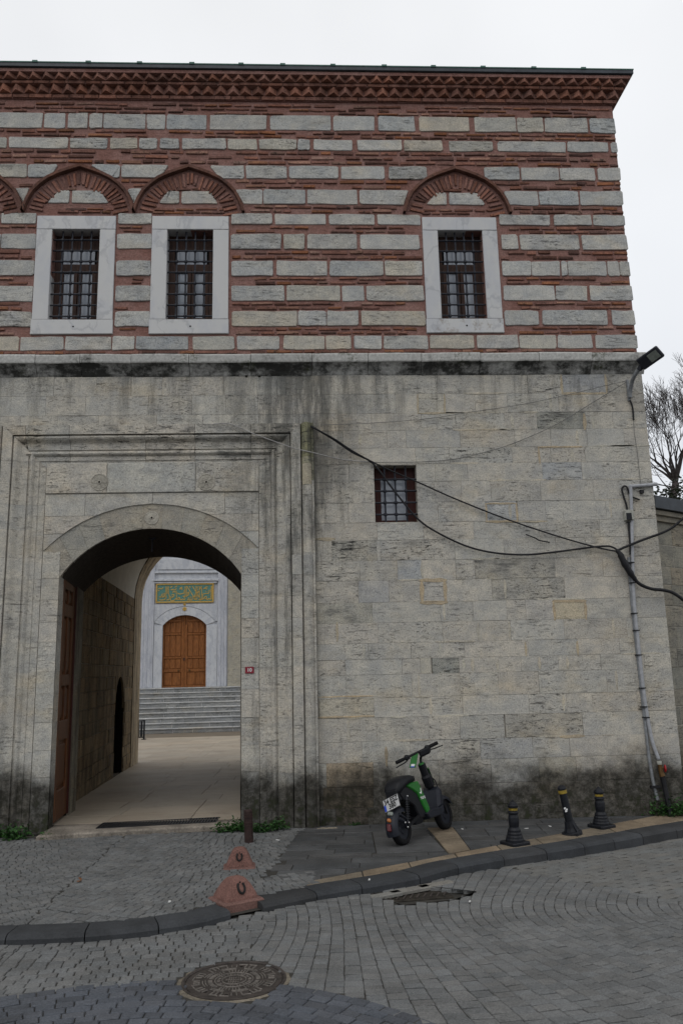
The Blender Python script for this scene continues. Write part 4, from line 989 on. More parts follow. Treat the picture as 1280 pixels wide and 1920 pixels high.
# road bed and pavement bed
mb = MB(); xs = [-14, -8]+[-6+.5*i for i in range(27)]+[12, 20]
V = []; F_ = []
for x in xs: V += [(x, -20, zr(x)-.0085), (x, -6.9, zr(x)-.0085), (x, kback_y(x)-.02, zr(x)-.0085)]
for i in range(len(xs)-1):
    for j in range(2): F_.append((3*i+j, 3*i+3+j, 3*i+4+j, 3*i+1+j))
gx0, gx1, gy0, gy1 = .0, 2.0, -3.7, -2.45
V2 = []; F2 = []; NX, NY_ = 60, 45
_H = [atz(*p, -.08) for p in ((690, 1678), (757, 1698), (850, 1688), (893, 1672), (800, 1662))]; _H = [(p.x, p.y) for p in _H]
def _inp(P, x, y):
    c = False
    for i in range(len(P)):
        a, b = P[i-1], P[i]
        if (a[1] > y) != (b[1] > y) and x < (b[0]-a[0])*(y-a[1])/(b[1]-a[1])+a[0]: c = not c
    return c
V = []; F_ = []
cols = [(xs[i], xs[i+1]) for i in range(len(xs)-1)]
for a, b in cols:
    inside = a >= gx0-1e-6 and b <= gx1+1e-6
    def q4(xa, xb, ya, yb_, ya2=None, yb2=None):
        o = len(V); V.extend([(xa, ya, zr(xa)-.0085), (xb, ya if ya2 is None else ya2, zr(xb)-.0085), (xb, yb_ if yb2 is None else yb2, zr(xb)-.0085), (xa, yb_, zr(xa)-.0085)]); F_.append((o, o+1, o+2, o+3))
    if not inside: q4(a, b, -20, -6.9); q4(a, b, -6.9, kback_y(a)-.02, None, kback_y(b)-.02); continue
    q4(a, b, -20, -3.7)
    n = 12
    for k in range(n):
        xa, xb = a+(b-a)*k/n, a+(b-a)*(k+1)/n; y = -3.7; top_ = kback_y(xa)-.02
        while y < top_-1e-6:
            y2 = min(y+.04, top_)
            if not _inp(_H, (xa+xb)/2, (y+y2)/2): q4(xa, xb, y, y2)
            y = y2
mb.add(V, F_); road = struct('road', mb, M_DIRT)
mb = MB(); V = []; F_ = []
for x in xs: V += [(x, kback_y(x)-.02, -.011), (x, max(.015, kback_y(x)), -.011), (x, kback_y(x)-.02, -.16)]
for i in range(len(xs)-1): F_ += [(3*i, 3*i+3, 3*i+4, 3*i+1), (3*i+2, 3*i+5, 3*i+3, 3*i)]
mb.add(V, F_); fore = struct('forecourt', mb, M_DIRT)
mb = MB(); mb.add([(-.4, -2.5, -.009), (4.6, -.2, -.009), (4.6, .015, -.009), (-.4, .015, -.009)], [(0, 1, 2, 3)]); pave = struct('pavement', mb, M_DIRT)
# kerb stones
cone2 = atz(440, 1690); C2X = (-.70, -.42)
kb = MB(); box(kb, (-.01, -3.1, -.15), (.0, -3.0, -.14)); 
kerb = MB()
for i in range(len(KBACK)-1):
    a, b, c, d = KBACK[i], KBACK[i+1], offs(KBACK, KW-.03)[i+1], offs(KBACK, KW-.03)[i]
    kerb.add([(p.x, p.y, -.05 if j < 2 else -.055) for j, p in enumerate((d, c, b, a))], [(0, 1, 2, 3)])
kerb = struct('kerb', kerb, M_DIRT)
acc = 0; seg = []; L_t = .52
def kerb_piece(i0, i1):
    pts = []
    def at(s):
        k = min(int(s), len(KBACK)-2); t_ = s-k; b = KBACK[k].lerp(KBACK[k+1], t_); f = KFRONT[k].lerp(KFRONT[k+1], t_); return b, f
    mb = MB(); n = 4; V = []; k_ = rnd.uniform(-.004, .004)
    prof = [(0, 0, -.05), (0, 0, 0), (.80, 0, .0), (.93, 0, -.010), (1.0, 0, -.032), (1.015, 0, -.16)]
    for j in range(n+1):
        s = i0+(i1-i0)*j/n; b, f = at(s)
        for w, _, z in prof: p = b.lerp(f, w); V.append((p.x, p.y, z+k_))
    m = len(prof); fs = [(j*m+q, (j+1)*m+q, (j+1)*m+q+1, j*m+q+1)[::-1] for j in range(n) for q in range(m-1)]
    fs += [tuple(range(m)), tuple(n*m+q for q in range(m-1, -1, -1))]
    mb.add(V, fs, vary(KERB, .18, .03)[:3]+(0,)); mb.build('kerb_stone', M_PAVE, kerb)
# measure the arc length, cut in pieces
cum = [0]
for a, b in zip(KBACK[:-1], KBACK[1:]): cum.append(cum[-1]+(b-a).length)
def s_of(L_):
    for i in range(len(cum)-1):
        if cum[i] <= L_ <= cum[i+1]: return i+(L_-cum[i])/(cum[i+1]-cum[i])
    return len(cum)-1.001
def len_at_x(x):
    for i in range(len(KBACK)-1):
        if KBACK[i].x <= x <= KBACK[i+1].x: return cum[i]+(x-KBACK[i].x)/(KBACK[i+1].x-KBACK[i].x)*(cum[i+1]-cum[i])
    return 0
lg0, lg1 = len_at_x(atz(402, 1695).x), len_at_x(atz(466, 1682).x)
for A, B in ((0, lg0), (lg1, cum[-1]-.05)):
    L_ = A
    while L_ < B-.1:
        e_ = min(B, L_+rnd.uniform(.42, .60)); e_ = B if B-e_ < .15 else e_
        kerb_piece(s_of(L_+.004), s_of(e_-.004)); L_ = e_

# cobbles ------------------------------------------------------------
_ma, _mb = atz(340, 1843, -.062), atz(537, 1830, -.062); MAN = Vector(((_ma.x+_mb.x)/2, (_ma.y+_mb.y)/2, 0)); MANR = (_mb-_ma).length/2+.006
DRN = [atz(*p, -.08) for p in ((690, 1678), (757, 1698), (850, 1688), (893, 1672), (800, 1662))]
BANDC, BANDR = Vector((-.958, -6.597)), 2.112
def inpoly(P, x, y):
    c = False
    for i in range(len(P)):
        a, b = P[i-1], P[i]
        if (a[1] > y) != (b[1] > y) and x < (b[0]-a[0])*(y-a[1])/(b[1]-a[1])+a[0]: c = not c
    return c
HOLE = [(p.x, p.y) for p in DRN]
PAVL = [atz(560, 1558).xy, atz(494, 1647).xy]
def pave_left_x(y): a, b = PAVL; return a.x+(b.x-a.x)*(y-a.y)/(b.y-a.y)
pieces = {'road': [], 'fore': [], 'band': []}
def interlock_zone(x, y): a, b = Vector((1.90, -1.95)), Vector((2.85, -3.05)); return (b.x-a.x)*(y-a.y)-(b.y-a.y)*(x-a.x) > 0 and x > 1.9
def zone(x, y, lap=0.0):
    if abs(x) > 7 or y < -6.9: return None
    kf, kb_ = kfront_y(x), kback_y(x)
    if y > kb_:
        if y > (-.13 if GX0-.25 < x < GX1+.1 else .0)-.02: return None
        if x > pave_left_x(y): 
            return None if not (y < pave_left_x(0)*0-2.33+((x+.39)*.55) and x < .05) else 'fore'
        if x < -5.2: return None
        return 'fore'
    if y > kf+.025: return None
    if (x-MAN.x)**2+(y-MAN.y)**2 < (MANR+.012)**2: return None
    if inpoly(HOLE, x, y): return None
    if (Vector((x, y))-BANDC).length < BANDR-lap: return 'band'
    if interlock_zone(x-lap, y-lap): return 'inter'
    return 'road'
def add_cob(key, poly, base, z, var=.13):
    pieces[key].append((poly, vary(base, var, .02)[:3]+(0,), z+rnd.uniform(-.0035, .0030)))
def arcs(key, e1, e2, org, nu, h, v0, v1, w, L_, sagf, sgn, ok, base, kink=False):
    e1, e2 = Vector(e1), Vector(e2)
    for i in range(*nu):
        u = i*h; v = v0+rnd.uniform(0, w); sag = sagf(u); org_ = Vector(org)+e2*rnd.uniform(-.025, .025)*(kink == 1)
        ph_ = rnd.uniform(0, 6.28)
        wob = lambda v_: .006*math.sin(v_*3.1+ph_)
        sh_ = (lambda f: .55*(math.sqrt(1+((f-.5)*L_/.55)**2)-1)) if kink == 2 else (lambda f: (2*f-1)**2) if kink else (lambda f: .5+.5*math.cos(2*math.pi*f))
        cv = lambda v_: sag*sh_((v_/L_) % 1.0); cn = lambda v_: sagf(u+h)*sh_((v_/L_) % 1.0)
        while v < v1:
            ww = w*rnd.uniform(.82, 1.2); sl = (cv(v+.01)-cv(v))/.01; dv = ww/math.sqrt(1+min(4, sl*sl))
            if math.floor(v/L_) != math.floor((v+dv)/L_): dv = max(.02, (math.floor(v/L_)+1)*L_-v)
            ve = v+dv-.0001
            g = .0016+rnd.uniform(0, .0028); J = lambda: rnd.uniform(-.0022, .0022)
            lim_ = lambda q: max(math.floor(v/L_)*L_+.0001, min((math.floor(v/L_)+1)*L_-.0001, q)) if kink else q
            slp = lambda q: (cv(lim_(q+.01))-cv(lim_(q-.01)))/max(.002, lim_(q+.01)-lim_(q-.01))
            va, vb = v+.0001, ve; sa, sb = slp(va), slp(vb); ta_, tb2 = lim_(va-h*sa/(1+sa*sa)), lim_(vb-h*sb/(1+sb*sb))
            gv = .0018+rnd.uniform(0, .0032); gu = .0008+rnd.uniform(0, .0022)
            m = Vector(org)+e1*(u+h/2+(cv(va)+cv(vb))/2)+e2*(v+dv/2)
            if tb2-ta_ < .012: v += dv; continue
            if ok(m.x, m.y):
                P = [org_+e1*(u+uu+cc+J())+e2*(vv+J()) for uu, cc, vv in ((gu, cv(va), va+gv), (gu, cv(vb), vb-gv), (h-gu, cn(tb2), tb2-gv), (h-gu, cn(ta_), ta_+gv))]
                ar = sum(P[k].x*P[(k+1) % 4].y-P[(k+1) % 4].x*P[k].y for k in range(4))
                if ar < 0: P = P[::-1]
                add_cob(key, [(p.x, p.y) for p in P], base, zr(m.x) if key != 'fore' else 0.0)
            v += dv
SPLIT = lambda y: -.15+.25*math.sin(y*2.1)
arcs('road', (1, 0), (0, 1), (0, -3.42-1.1, 0), (-40, 90), .078, -2.6, 4.6, .078, 2.2, lambda u: .17+.25*math.tanh((u-.75)/.8)-.20*(u < -9), 1, lambda x, y: zone(x, y, .035) == 'road' and x > SPLIT(y), COB) if False else None
def cob_right(): arcs('road', (1, 0, 0), (0, 1, 0), (0, -3.42-2.6, 0), (-70, 120), .082, .1, 5.1, .078, 5.2, lambda u: .12+.80*math.tanh((u-.6)/1.6), 1, lambda x, y: zone(x, y, .035) == 'road' and x > SPLIT(y)-.045, COB, 2)
def cob_left(): arcs('road', (0, -1, 0), (1, 0, 0), (-8, -2.9, 0), (0, 55), .076, 0, 10, .098, 3.0, lambda u: .12, 1, lambda x, y: zone(x, y, .035) == 'road' and x <= SPLIT(y), COB)
def cob_fore(): arcs('fore', (0, -1, 0), (1, 0, 0), (-2.06-5.2, .9, 0), (-12, 70), .078, 0, 9, .080, 2.6, lambda u: -.42, 1, lambda x, y: zone(x, y) == 'fore', COB, True)
cob_right(); cob_left(); cob_fore()
for i in range(1, 27):          # the darker paving laid in a ring
    r1 = BANDR-.004-(i-1)*.078; r0_ = r1-.078
    if r0_ < .05: break
    a = rnd.uniform(0, .1)
    while a < 2*math.pi:
        da = rnd.uniform(.10, .16)/r1; am = a+da/2; c = BANDC+Vector((math.cos(am), math.sin(am)))*(r0_+r1)/2
        if zone(c.x, c.y) == 'band':
            g = .003; P = [BANDC+Vector((math.cos(t_), math.sin(t_)))*q for q, t_ in ((r0_+g, a+g/r1), (r0_+g, a+da-g/r1), (r1-g, a+da-g/r1), (r1-g, a+g/r1))]
            P = [P[0], P[3], P[2], P[1]]; ar = sum(P[k].x*P[(k+1) % 4].y-P[(k+1) % 4].x*P[k].y for k in range(4))
            if ar < 0: P = P[::-1]
            add_cob('band', [(p.x, p.y) for p in P], DARKCOB, zr(c.x)+.003, .16)
        a += da
# interlocking pavers in the street to the right
ia = math.atan2(1.07, 2.0); iu, iv = Vector((math.cos(ia), math.sin(ia))), Vector((-math.sin(ia), math.cos(ia)))
pl, pw_ = .185, .092
inter = []
for i in range(-12, 40):
    for j in range(-30, 40):
        o_ = Vector((1.6, -3.2))+iu*(i*pl+(pl/2 if j % 2 else 0))+iv*(j*pw_); m = o_+iu*pl/2+iv*pw_/2
        if zone(m.x, m.y) != 'inter' or m.x > 6.5: continue
        A = .008; wv = lambda t_: A*(1 if .25 < (t_ % 1) < .75 else -1)
        ph = .25 if j % 2 else -.25
        us = [.02, .22, .30, .70, .78, .98]
        low = [(t_, -A if t_ in (.02, .22, .78, .98) else A) for t_ in us]
        sg = 1
        P = [o_+iu*(t_*pl)+iv*(w*sg+.003) for t_, w in low]+[o_+iu*(t_*pl)+iv*(w*sg+pw_-.003) for t_, w in low[::-1]]
        inter.append(([(p.x, p.y) for p in P], vary((.136, .136, .130), .06)[:3]+(0,), zr(m.x)+rnd.uniform(-.002, .002)))
pieces['road'] += inter
PROF_N = {}
def emit(key, parent, name, stuffname, mat, bev=.0045, depth=.03):
    L_ = pieces[key]
    def size(p):
        c = Vector((sum(q[0] for q in p[0])/len(p[0]), sum(q[1] for q in p[0])/len(p[0]), p[2])); x, y = topx(c)
        if not (-5 < x < 1285 and -5 < y < 1925): return 0
        return 1/(c-CAM).length
    L_.sort(key=lambda p: -size(p)); st = MB()
    for i, (poly, tone, z) in enumerate(L_):
        m_ = MB() if i < 300 else st
        slab(m_, poly, z, z-depth, bev, Gm(), tone, .04)
        if i < 300: m_.build(name, mat, parent)
    if st.v: st.build(stuffname, mat, parent, kind='stuff')
    print(key, len(L_))
band = MB(); band.add([(BANDC.x+BANDR*math.cos(t_), BANDC.y+BANDR*math.sin(t_), zr(0)-.009) for t_ in [2*math.pi*i/48 for i in range(48)]], [tuple(range(48))])
band = struct('dark_paving', band, M_DIRT)
emit('road', road, 'cobble', 'cobbles', M_COBBLE); emit('fore', fore, 'cobble', 'cobbles', M_COBBLE); emit('band', band, 'cobble', 'cobbles', M_COBBLE, .006)

# pavement slabs ------------------------------------------------------
def bb(a, b, t_): return a+(b-a)*t_
BB0, BB1 = Vector((-.085, -2.554)), Vector((4.078, -.062))        # back edge of the beige strip
def beige_y(x): return BB0.y+(BB1.y-BB0.y)*(x-BB0.x)/(BB1.x-BB0.x)
def clip(poly, f):              # keep the part of the polygon where f(p) >= 0
    out = []
    for i in range(len(poly)):
        a, b = poly[i-1], poly[i]; fa, fb = f(a), f(b)
        if (fa >= 0) != (fb >= 0): t_ = fa/(fa-fb); out.append((a[0]+(b[0]-a[0])*t_, a[1]+(b[1]-a[1])*t_))
        if fb >= 0: out.append(b)
    return out
def area(P): return sum(P[k][0]*P[(k+1) % len(P)][1]-P[(k+1) % len(P)][0]*P[k][1] for k in range(len(P)))/2
PATCH = [(.662, -1.561), (1.347, -1.547), (1.317, -.511), (.708, -.471)]
CROSS = [(1.36, -1.66), (1.60, -1.50), (1.64, -.34), (1.345, -.34)]
def slab_ok(q, z, tone, nm='paving_slab'):
    q = [p for i, p in enumerate(q) if math.hypot(p[0]-q[i-1][0], p[1]-q[i-1][1]) > .004]
    if len(q) < 3 or area(q) < .004: return
    if area(q) < 0: q = q[::-1]
    mb = MB(); slab(mb, inset(q, .0035), z, -.03, .004, Gm(), tone, .004); mb.build(nm, M_PAVE, pave)
rowd = .205; yy = -2.5; r_i = 0
while yy < .0:
    x = -.6+(.35 if r_i % 2 else 0)+rnd.uniform(-.1, .1)
    while x < 4.7:
        L_ = rnd.choice([.55, .62, .75, .82]); q = [(x, yy), (x+L_, yy), (x+L_, yy+rowd), (x, yy+rowd)]
        q = [(p[0]+(.10*(p[1]+1.3)), p[1]-.012*p[0]) for p in q]
        q = clip(q, lambda p: p[1]-(beige_y(p[0])+.004)); q = clip(q, lambda p: p[0]-(pave_left_x(p[1])+.004)) if len(q) > 2 else q
        if len(q) > 2: q = clip(q, lambda p: -.004-p[1])
        c_ = (sum(p[0] for p in q)/len(q), sum(p[1] for p in q)/len(q)) if q else (0, 0)
        if len(q) > 2:
            parts_ = [q]
            for H in (PATCH, CROSS):
                nxt = []
                xl = lambda p, H=H: H[0][0]+(H[3][0]-H[0][0])*(p[1]-H[0][1])/(H[3][1]-H[0][1]); xr_ = lambda p, H=H: H[1][0]+(H[2][0]-H[1][0])*(p[1]-H[1][1])/(H[2][1]-H[1][1])
                y0h = min(H[0][1], H[1][1]); y1h = max(H[2][1], H[3][1])
                for P in parts_:
                    for f in (lambda p: y0h-p[1], lambda p: p[1]-y1h):
                        A_ = clip(P, f)
                        if len(A_) > 2: nxt.append(A_)
                    B_ = clip(clip(P, lambda p: p[1]-y0h) or P, lambda p: y1h-p[1]) if len(clip(P, lambda p: p[1]-y0h)) > 2 else []
                    if len(B_) > 2:
                        for f in (lambda p: xl(p)-p[0], lambda p: p[0]-xr_(p)):
                            A_ = clip(B_, f)
                            if len(A_) > 2: nxt.append(A_)
                parts_ = nxt
            for P in parts_: slab_ok(P, rnd.uniform(-.004, .003), vary(DARKSLAB, .16, .03)[:3]+(0,))
        x += L_
    yy += rowd; r_i += 1
for k in range(3):              # the raised service cover of slabs under the scooter
    t0, t1 = k/3, (k+1)/3; a, b, c, d = [Vector(p) for p in PATCH]
    q = [a.lerp(d, t0), b.lerp(c, t0), b.lerp(c, t1), a.lerp(d, t1)]; slab_ok(inset([(p.x, p.y) for p in q], .004), .006, vary((.070, .071, .072), .12)[:3]+(0,))
for k in range(4):
    t0, t1 = k/4, (k+1)/4; a, b, c, d = [Vector(p) for p in CROSS]; q = [a.lerp(d, t0), b.lerp(c, t0), b.lerp(c, t1), a.lerp(d, t1)]
    slab_ok([(p.x, p.y) for p in q], rnd.uniform(-.002, .004), vary(BEIGE, .10, .03)[:3]+(0,), 'beige_slab')
x = -.02
while x < 4.6:                  # beige strip behind the kerb
    L_ = rnd.uniform(.36, .5); q = [(x, kback_y(x)+.004), (x+L_-.004, kback_y(x+L_)+.004), (x+L_-.004, beige_y(x+L_)), (x, beige_y(x))]
    if q[3][1]-q[0][1] > .02 or q[2][1]-q[1][1] > .02: slab_ok(q, rnd.uniform(-.003, .003), vary(BEIGE, .14, .04)[:3]+(0,), 'beige_slab')
    x += L_
# threshold and floor of the passage
mb = MB()
ta, tb_ = atz(98, 1576), atz(452, 1546)
P = [(GX0-.02, ta.y+.02), (-2.2, -.20), (-1.5, -.10), (GX1+.01, -.02), (GX1+.01, .30), (GX0-.02, .30)]
slab(mb, P, .052, -.04, .018, Gm(), (.21, .185, .155, 0)); struct('threshold', mb, M_CONC)
mb = MB(); ysf = [.302, PYE+.8]
mb.add([(GX0-.5, .302, zf(.302)-.004), (GX1+.2, .302, zf(.302)-.004), (PR(PYE+.8)+.1, PYE+.8, zf(PYE+.8)), (PX(PYE+.8)-.1, PYE+.8, zf(PYE+.8))], [(0, 1, 2, 3)])
mb.add([(-16, PYE+.8, zf(PYE+.8)), (10, PYE+.8, zf(PYE+.8)), (10, 34, zf(34)), (-16, 34, zf(34))], [(0, 1, 2, 3)])
for i_ in range(len(mb.c)): mb.c[i_] = (.45, .43, .40, 0)
mb.v = [(v[0], v[1], v[2]-.006) for v in mb.v]
pf = struct('passage_floor', mb, M_FLOOR)
y = .305
while y < 18.6:
    rw_ = .62 if y < PE2 else .95; inn = y < PE2-.1
    x = (PX(y+rw_)+.0 if inn else -8.5)-rnd.uniform(0, .4)*(not inn); xe = PR(y) if inn else 1.5
    while x < xe-.05:
        L_ = min(rnd.uniform(.8, 1.2)*(1 if inn else 1.5), xe-x); m_ = MB(); y2 = min(y+rw_, PE2-.1) if inn else y+rw_
        slab(m_, [(x+.003, y+.003), (x+L_-.003, y+.003), (x+L_-.003, y2-.003), (x+.003, y2-.003)], rnd.uniform(-.0012, .0012), -.004, .0025, lambda u, v, h: (u, v, zf(v)+h), vary((1, 1, 1), .07, .02)[:3]+(0,)); m_.build('paving_slab', M_FLOOR, pf); x += L_
    y = y2
# channel drain across the passage
G = [atz(*p, .056) for p in ((181, 1553), (404, 1541), (410, 1532.5), (194, 1543))]
gt = thing('channel_drain', 'long black slotted drain grating across the gateway floor', 'drain grating', ((G[0]+G[2])/2)[:])
mb = MB(); 
def edge_bar(mb, a, b, w, z0, z1):
    a, b = Vector((a.x, a.y, 0)), Vector((b.x, b.y, 0)); d = (b-a).normalized(); obox(mb, (a+b)/2+Vector((0, 0, (z0+z1)/2)), (d, Vector((-d.y, d.x, 0)), Vector((0, 0, 1))), ((b-a).length/2, w/2, (z1-z0)/2))
for a, b in ((G[0], G[1]), (G[1], G[2]), (G[2], G[3]), (G[3], G[0])): edge_bar(mb, a, b, .014, .050, .060)
mb.build('frame', M_CAST, gt)
mb = MB(); mb.add([(p.x, p.y, .0535) for p in G], [(0, 1, 2, 3)]); mb.build('channel', M_DARK, gt)
for i in range(1, 40):
    t_ = i/40; mb = MB(); edge_bar(mb, G[0].lerp(G[1], t_), G[3].lerp(G[2], t_), .016, .0545, .0590); mb.build('grate_bar', M_CAST, gt)

# ------------------------------------------------------------------ the court behind the gate
CY0 = 19.6
d0 = Vector((math.cos(math.atan(-SH)), math.sin(math.atan(-SH)), 0)); dn = Vector((d0.y, -d0.x, 0))   # along the court facade / towards us
stp = floor_at(350, 1374); stY = stp
print('stairs foot', stp)
CO = stp+dn*0                                   # origin on the foot of the stairs
NST, TRD = 9, .30
zb_ = zf(stp.y); 
def Cm(off=0.0): return lambda u, v, h: tuple(Vector((CO.x, CO.y, 0))+d0*u-dn*(off-h)+Vector((0, 0, v)))
WOFF = (NST-1)*TRD+.55
def cpx(x, y, off):                              # photo pixel -> (u, v) on a court plane
    P0 = Vector((CO.x, CO.y, 0))-dn*off; d = ray(x, y); t_ = (P0-CAM).dot(dn)/d.dot(dn); p = CAM+d*t_; return (p-P0).dot(d0), p.z
top = cpx(350, 1289, (NST-1)*TRD)[1]; RIS = (top-zb_)/NST; print('riser', RIS, 'top', top)
court = thing('mosque_wall', 'grey marble courtyard facade with carved portal beyond the gateway', 'building', tuple(CO-dn*WOFF))
mb = MB(); M = Cm(WOFF)
DL = (cpx(303, 1287, WOFF)[0], cpx(386, 1287, WOFF)[0]); DZ = cpx(346, 1172, WOFF)[1]; DA = cpx(346, 1153, WOFF)[1]; print('door', DL, DZ, DA, top)
uc = (DL[0]+DL[1])/2; hwD = (DL[1]-DL[0])/2
def wallpiece(mb, u0, u1, v0, v1, h, col=(1, 1, 1, 0)): mb.add([M(u0, v0, h), M(u1, v0, h), M(u1, v1, h), M(u0, v1, h)], [(0, 1, 2, 3)], col)
wallpiece(mb, -9, DL[0], zb_-.1, 9, 0); wallpiece(mb, DL[1], 9, zb_-.1, 9, 0); wallpiece(mb, DL[0], DL[1], DA+.02, 9, 0)
mb.add([M(-9, 9, 0), M(9, 9, 0), M(9, 9, -3), M(-9, 9, -3)], [(0, 1, 2, 3)])
mb.build('wall', M_MARBLE2, court)
pu = [cpx(x, 1200, WOFF)[0] for x in (262, 288, 304, 388, 408, 427)]
pz = lambda y, x=346: cpx(x, y, WOFF)[1]
ARCD = arch_pts(hwD, DA-DZ, uc, DZ, 12); ARCE = arch_pts(cpx(403, 1160, WOFF)[0]-uc, pz(1138)-pz(1166), uc, pz(1166), 12)
for nm, u0, u1, h in (('pilaster', pu[0], pu[1], .10), ('pilaster', pu[4], pu[5], .10)):
    mb = MB(); slab(mb, quad(u0, u1, top, 7.6, 0), h, 0, .015, M, (1.0, 1.0, 1.02, .1)); mb.build(nm, M_MARBLE2, court)
    for k in range(3): mb = MB(); uu = u0+(u1-u0)*(k+.7)/3.4; slab(mb, quad(uu, uu+.06, top, 7.5, 0), h+.03, h-.002, .02, M, (.95, .95, .98, .2)); mb.build('fillet', M_MARBLE2, court)
mb = MB()                                        # door surround with its arch
for sd in (-1, 1):
    u0, u1 = (pu[1]+.01, DL[0]) if sd < 0 else (DL[1], pu[4]-.01)
    mb = MB(); slab(mb, quad(u0, u1, top, DZ-.003, 0), .05, -.25, .01, M, (1.03, 1.03, 1.03, .08)); mb.build('door_jamb', M_MARBLE2, court)
for k in range(12):
    a, b = ARCD[k], ARCD[k+1]; mb = MB(); c, d = ARCE[k+1], ARCE[k]
    slab(mb, [(b[0], b[1]), (a[0], a[1]), (d[0], d[1]), (c[0], c[1])][::1], .05, -.25, .004, M, vary((1.04, 1.04, 1.04), .03, .0)[:3]+(0,)); mb.build('voussoir', M_MARBLE2, court)
for sd in (-1, 1):                               # spandrels above the arch ring
    P = ARCE[6:] if sd > 0 else ARCE[:7]
    q = [(p[0], p[1]+.02) for p in P]; ue = pu[4]-.01 if sd > 0 else pu[1]+.01
    zt = pz(1133)
    if sd > 0: poly = [q[0]]+q[1:]+[(ue, q[-1][1]), (ue, zt), (uc, zt)]
    else: poly = q+[(uc, zt), (ue, zt), (ue, q[0][1])]
    if area(poly) < 0: poly = poly[::-1]
    mb = MB(); V = [M(p[0], p[1], .06) for p in poly]+[M(p[0], p[1], 0) for p in poly]; n = len(poly); mb.add(V, [tuple(range(n))]+[(n+i, n+(i+1) % n, (i+1) % n, i) for i in range(n)], (1, 1, 1, .05)); mb.build('spandrel', M_MARBLE2, court)
for u0, u1, y0, y1, h in ((285, 410, 1090, 1086, .14), (288, 407, 1094, 1091, .10), (283, 412, 1075, 1072, .09), (296, 402, 1068, 1048, .05)):
    mb = MB(); slab(mb, quad(cpx(u0, 1090, WOFF)[0], cpx(u1, 1090, WOFF)[0], pz(y0), pz(y1), 0), h, 0, .012, M, (1, 1, 1, .05)); mb.build('moulding', M_MARBLE2, court)
iu0, iu1, iz0, iz1 = cpx(293.2, 1111, WOFF)[0], cpx(400.6, 1111, WOFF)[0], pz(1130), pz(1094.5)
mb = MB(); slab(mb, quad(iu0, iu1, iz0, iz1, 0), .055, 0, .006, M, (1, 1, 1, 0)); panel = mb.build('inscription_panel', M_TEAL, court)
fr = .055
for a, b, c, d in ((iu0-.01, iu1+.01, iz1-fr, iz1+.01), (iu0-.01, iu1+.01, iz0-.01, iz0+fr), (iu0-.01, iu0+fr, iz0+fr, iz1-fr), (iu1-fr, iu1+.01, iz0+fr, iz1-fr)):
    mb = MB(); slab(mb, quad(a, b, c, d, 0), .085, 0, .012, M, (1, 1, 1, 0)); mb.build('gilt_frame', M_GOLD, panel)
SK = [ # strokes of the gilded calligraphy, in pixels of a 1280x640 enlargement of the panel
 [(290,172),(291,300),(292,385)],[(310,172),(311,300)],[(332,172),(333,290),(345,300)],[(175,345),(200,355),(215,330),(222,300)],[(222,350),(240,352),(245,285)],[(245,350),(265,345),(268,280)],[(268,345),(275,350)],[(175,385),(200,405),(255,400),(290,375),(300,345)],
 [(160,215),(180,205),(215,215),(240,190)],[(155,250),(175,235)],[(345,300),(350,340),(380,360),(420,345),(430,320),(410,310),(390,330)],[(300,405),(340,400),(350,385),(350,340)],[(380,360),(370,400),(400,420),(450,400),(470,370)],[(370,225),(385,235),(400,222),(415,238),(430,222),(440,238),(460,225),(465,200)],[(470,250),(470,310),(480,380),(475,400)],[(400,275),(430,265),(460,270),(470,250)],
 [(360,195),(400,170)],[(440,190),(480,165)],[(490,285),(520,305),(560,300),(600,285),(602,235)],[(520,225),(545,215),(575,225)],[(530,200),(570,190)],[(485,395),(510,400),(530,375),(510,365),(500,385)],[(530,395),(560,405),(580,390),(600,400),(625,385)],[(618,172),(620,350),(600,350)],[(640,172),(643,360)],[(580,345),(620,340),(670,325),(690,290),(680,275),(665,285),(675,310)],
 [(645,170),(700,250),(760,340),(800,390)],[(655,405),(670,410),(680,360)],[(680,405),(705,410),(712,345)],[(712,405),(740,408),(748,340)],[(742,170),(800,260),(850,340),(890,395)],[(805,172),(807,260),(790,330),(770,390)],[(828,172),(828,390)],[(868,172),(866,300),(880,400)],[(905,172),(850,270),(800,350),(770,380)],[(905,200),(905,380),(890,410)],[(770,385),(800,400),(830,395)],[(850,405),(890,410)],
 [(910,300),(925,340),(930,395),(910,400)],[(930,310),(980,300),(1030,295),(1035,240)],[(935,225),(960,210),(1000,225)],[(960,200),(1010,185)],[(940,395),(960,360),(985,350),(990,385),(960,390)],[(990,395),(1010,405),(1030,385),(1050,400),(1065,385),(1070,172)],[(1082,172),(1084,400)],[(975,265),(985,262)],[(1000,268),(1010,264)],[(1045,250),(1050,240)],[(1028,340),(1035,335)],[(690,180),(715,195)],[(850,190),(855,180)]]
mb = MB()
for sk in SK:
    pts = smooth_path([(iu0+fr*.3+(x-128)/(1104-128)*(iu1-iu0-fr*.6), iz0+fr*.6+(438-y)/(438-140)*(iz1-iz0-fr*1.2), 0) for x, y in sk], 3)
    n = len(pts); L_, R_ = [], []
    for i, p in enumerate(pts):
        t_ = (pts[min(i+1, n-1)]-pts[max(i-1, 0)]).normalized(); w_ = .0145+.006*abs(t_.x); q = Vector((-t_.y, t_.x, 0))*w_; L_.append(p+q); R_.append(p-q)
    V = [M(p.x, p.y, .068) for p in L_]+[M(p.x, p.y, .068) for p in R_]+[M(p.x, p.y, .05) for p in L_]+[M(p.x, p.y, .05) for p in R_]
    mb.add(V, [(i, n+i, n+i+1, i+1) for i in range(n-1)]+[(i, i+1, 2*n+i+1, 2*n+i) for i in range(n-1)]+[(n+i, 3*n+i, 3*n+i+1, n+i+1) for i in range(n-1)])
mb.build('calligraphy', M_GOLD, panel)
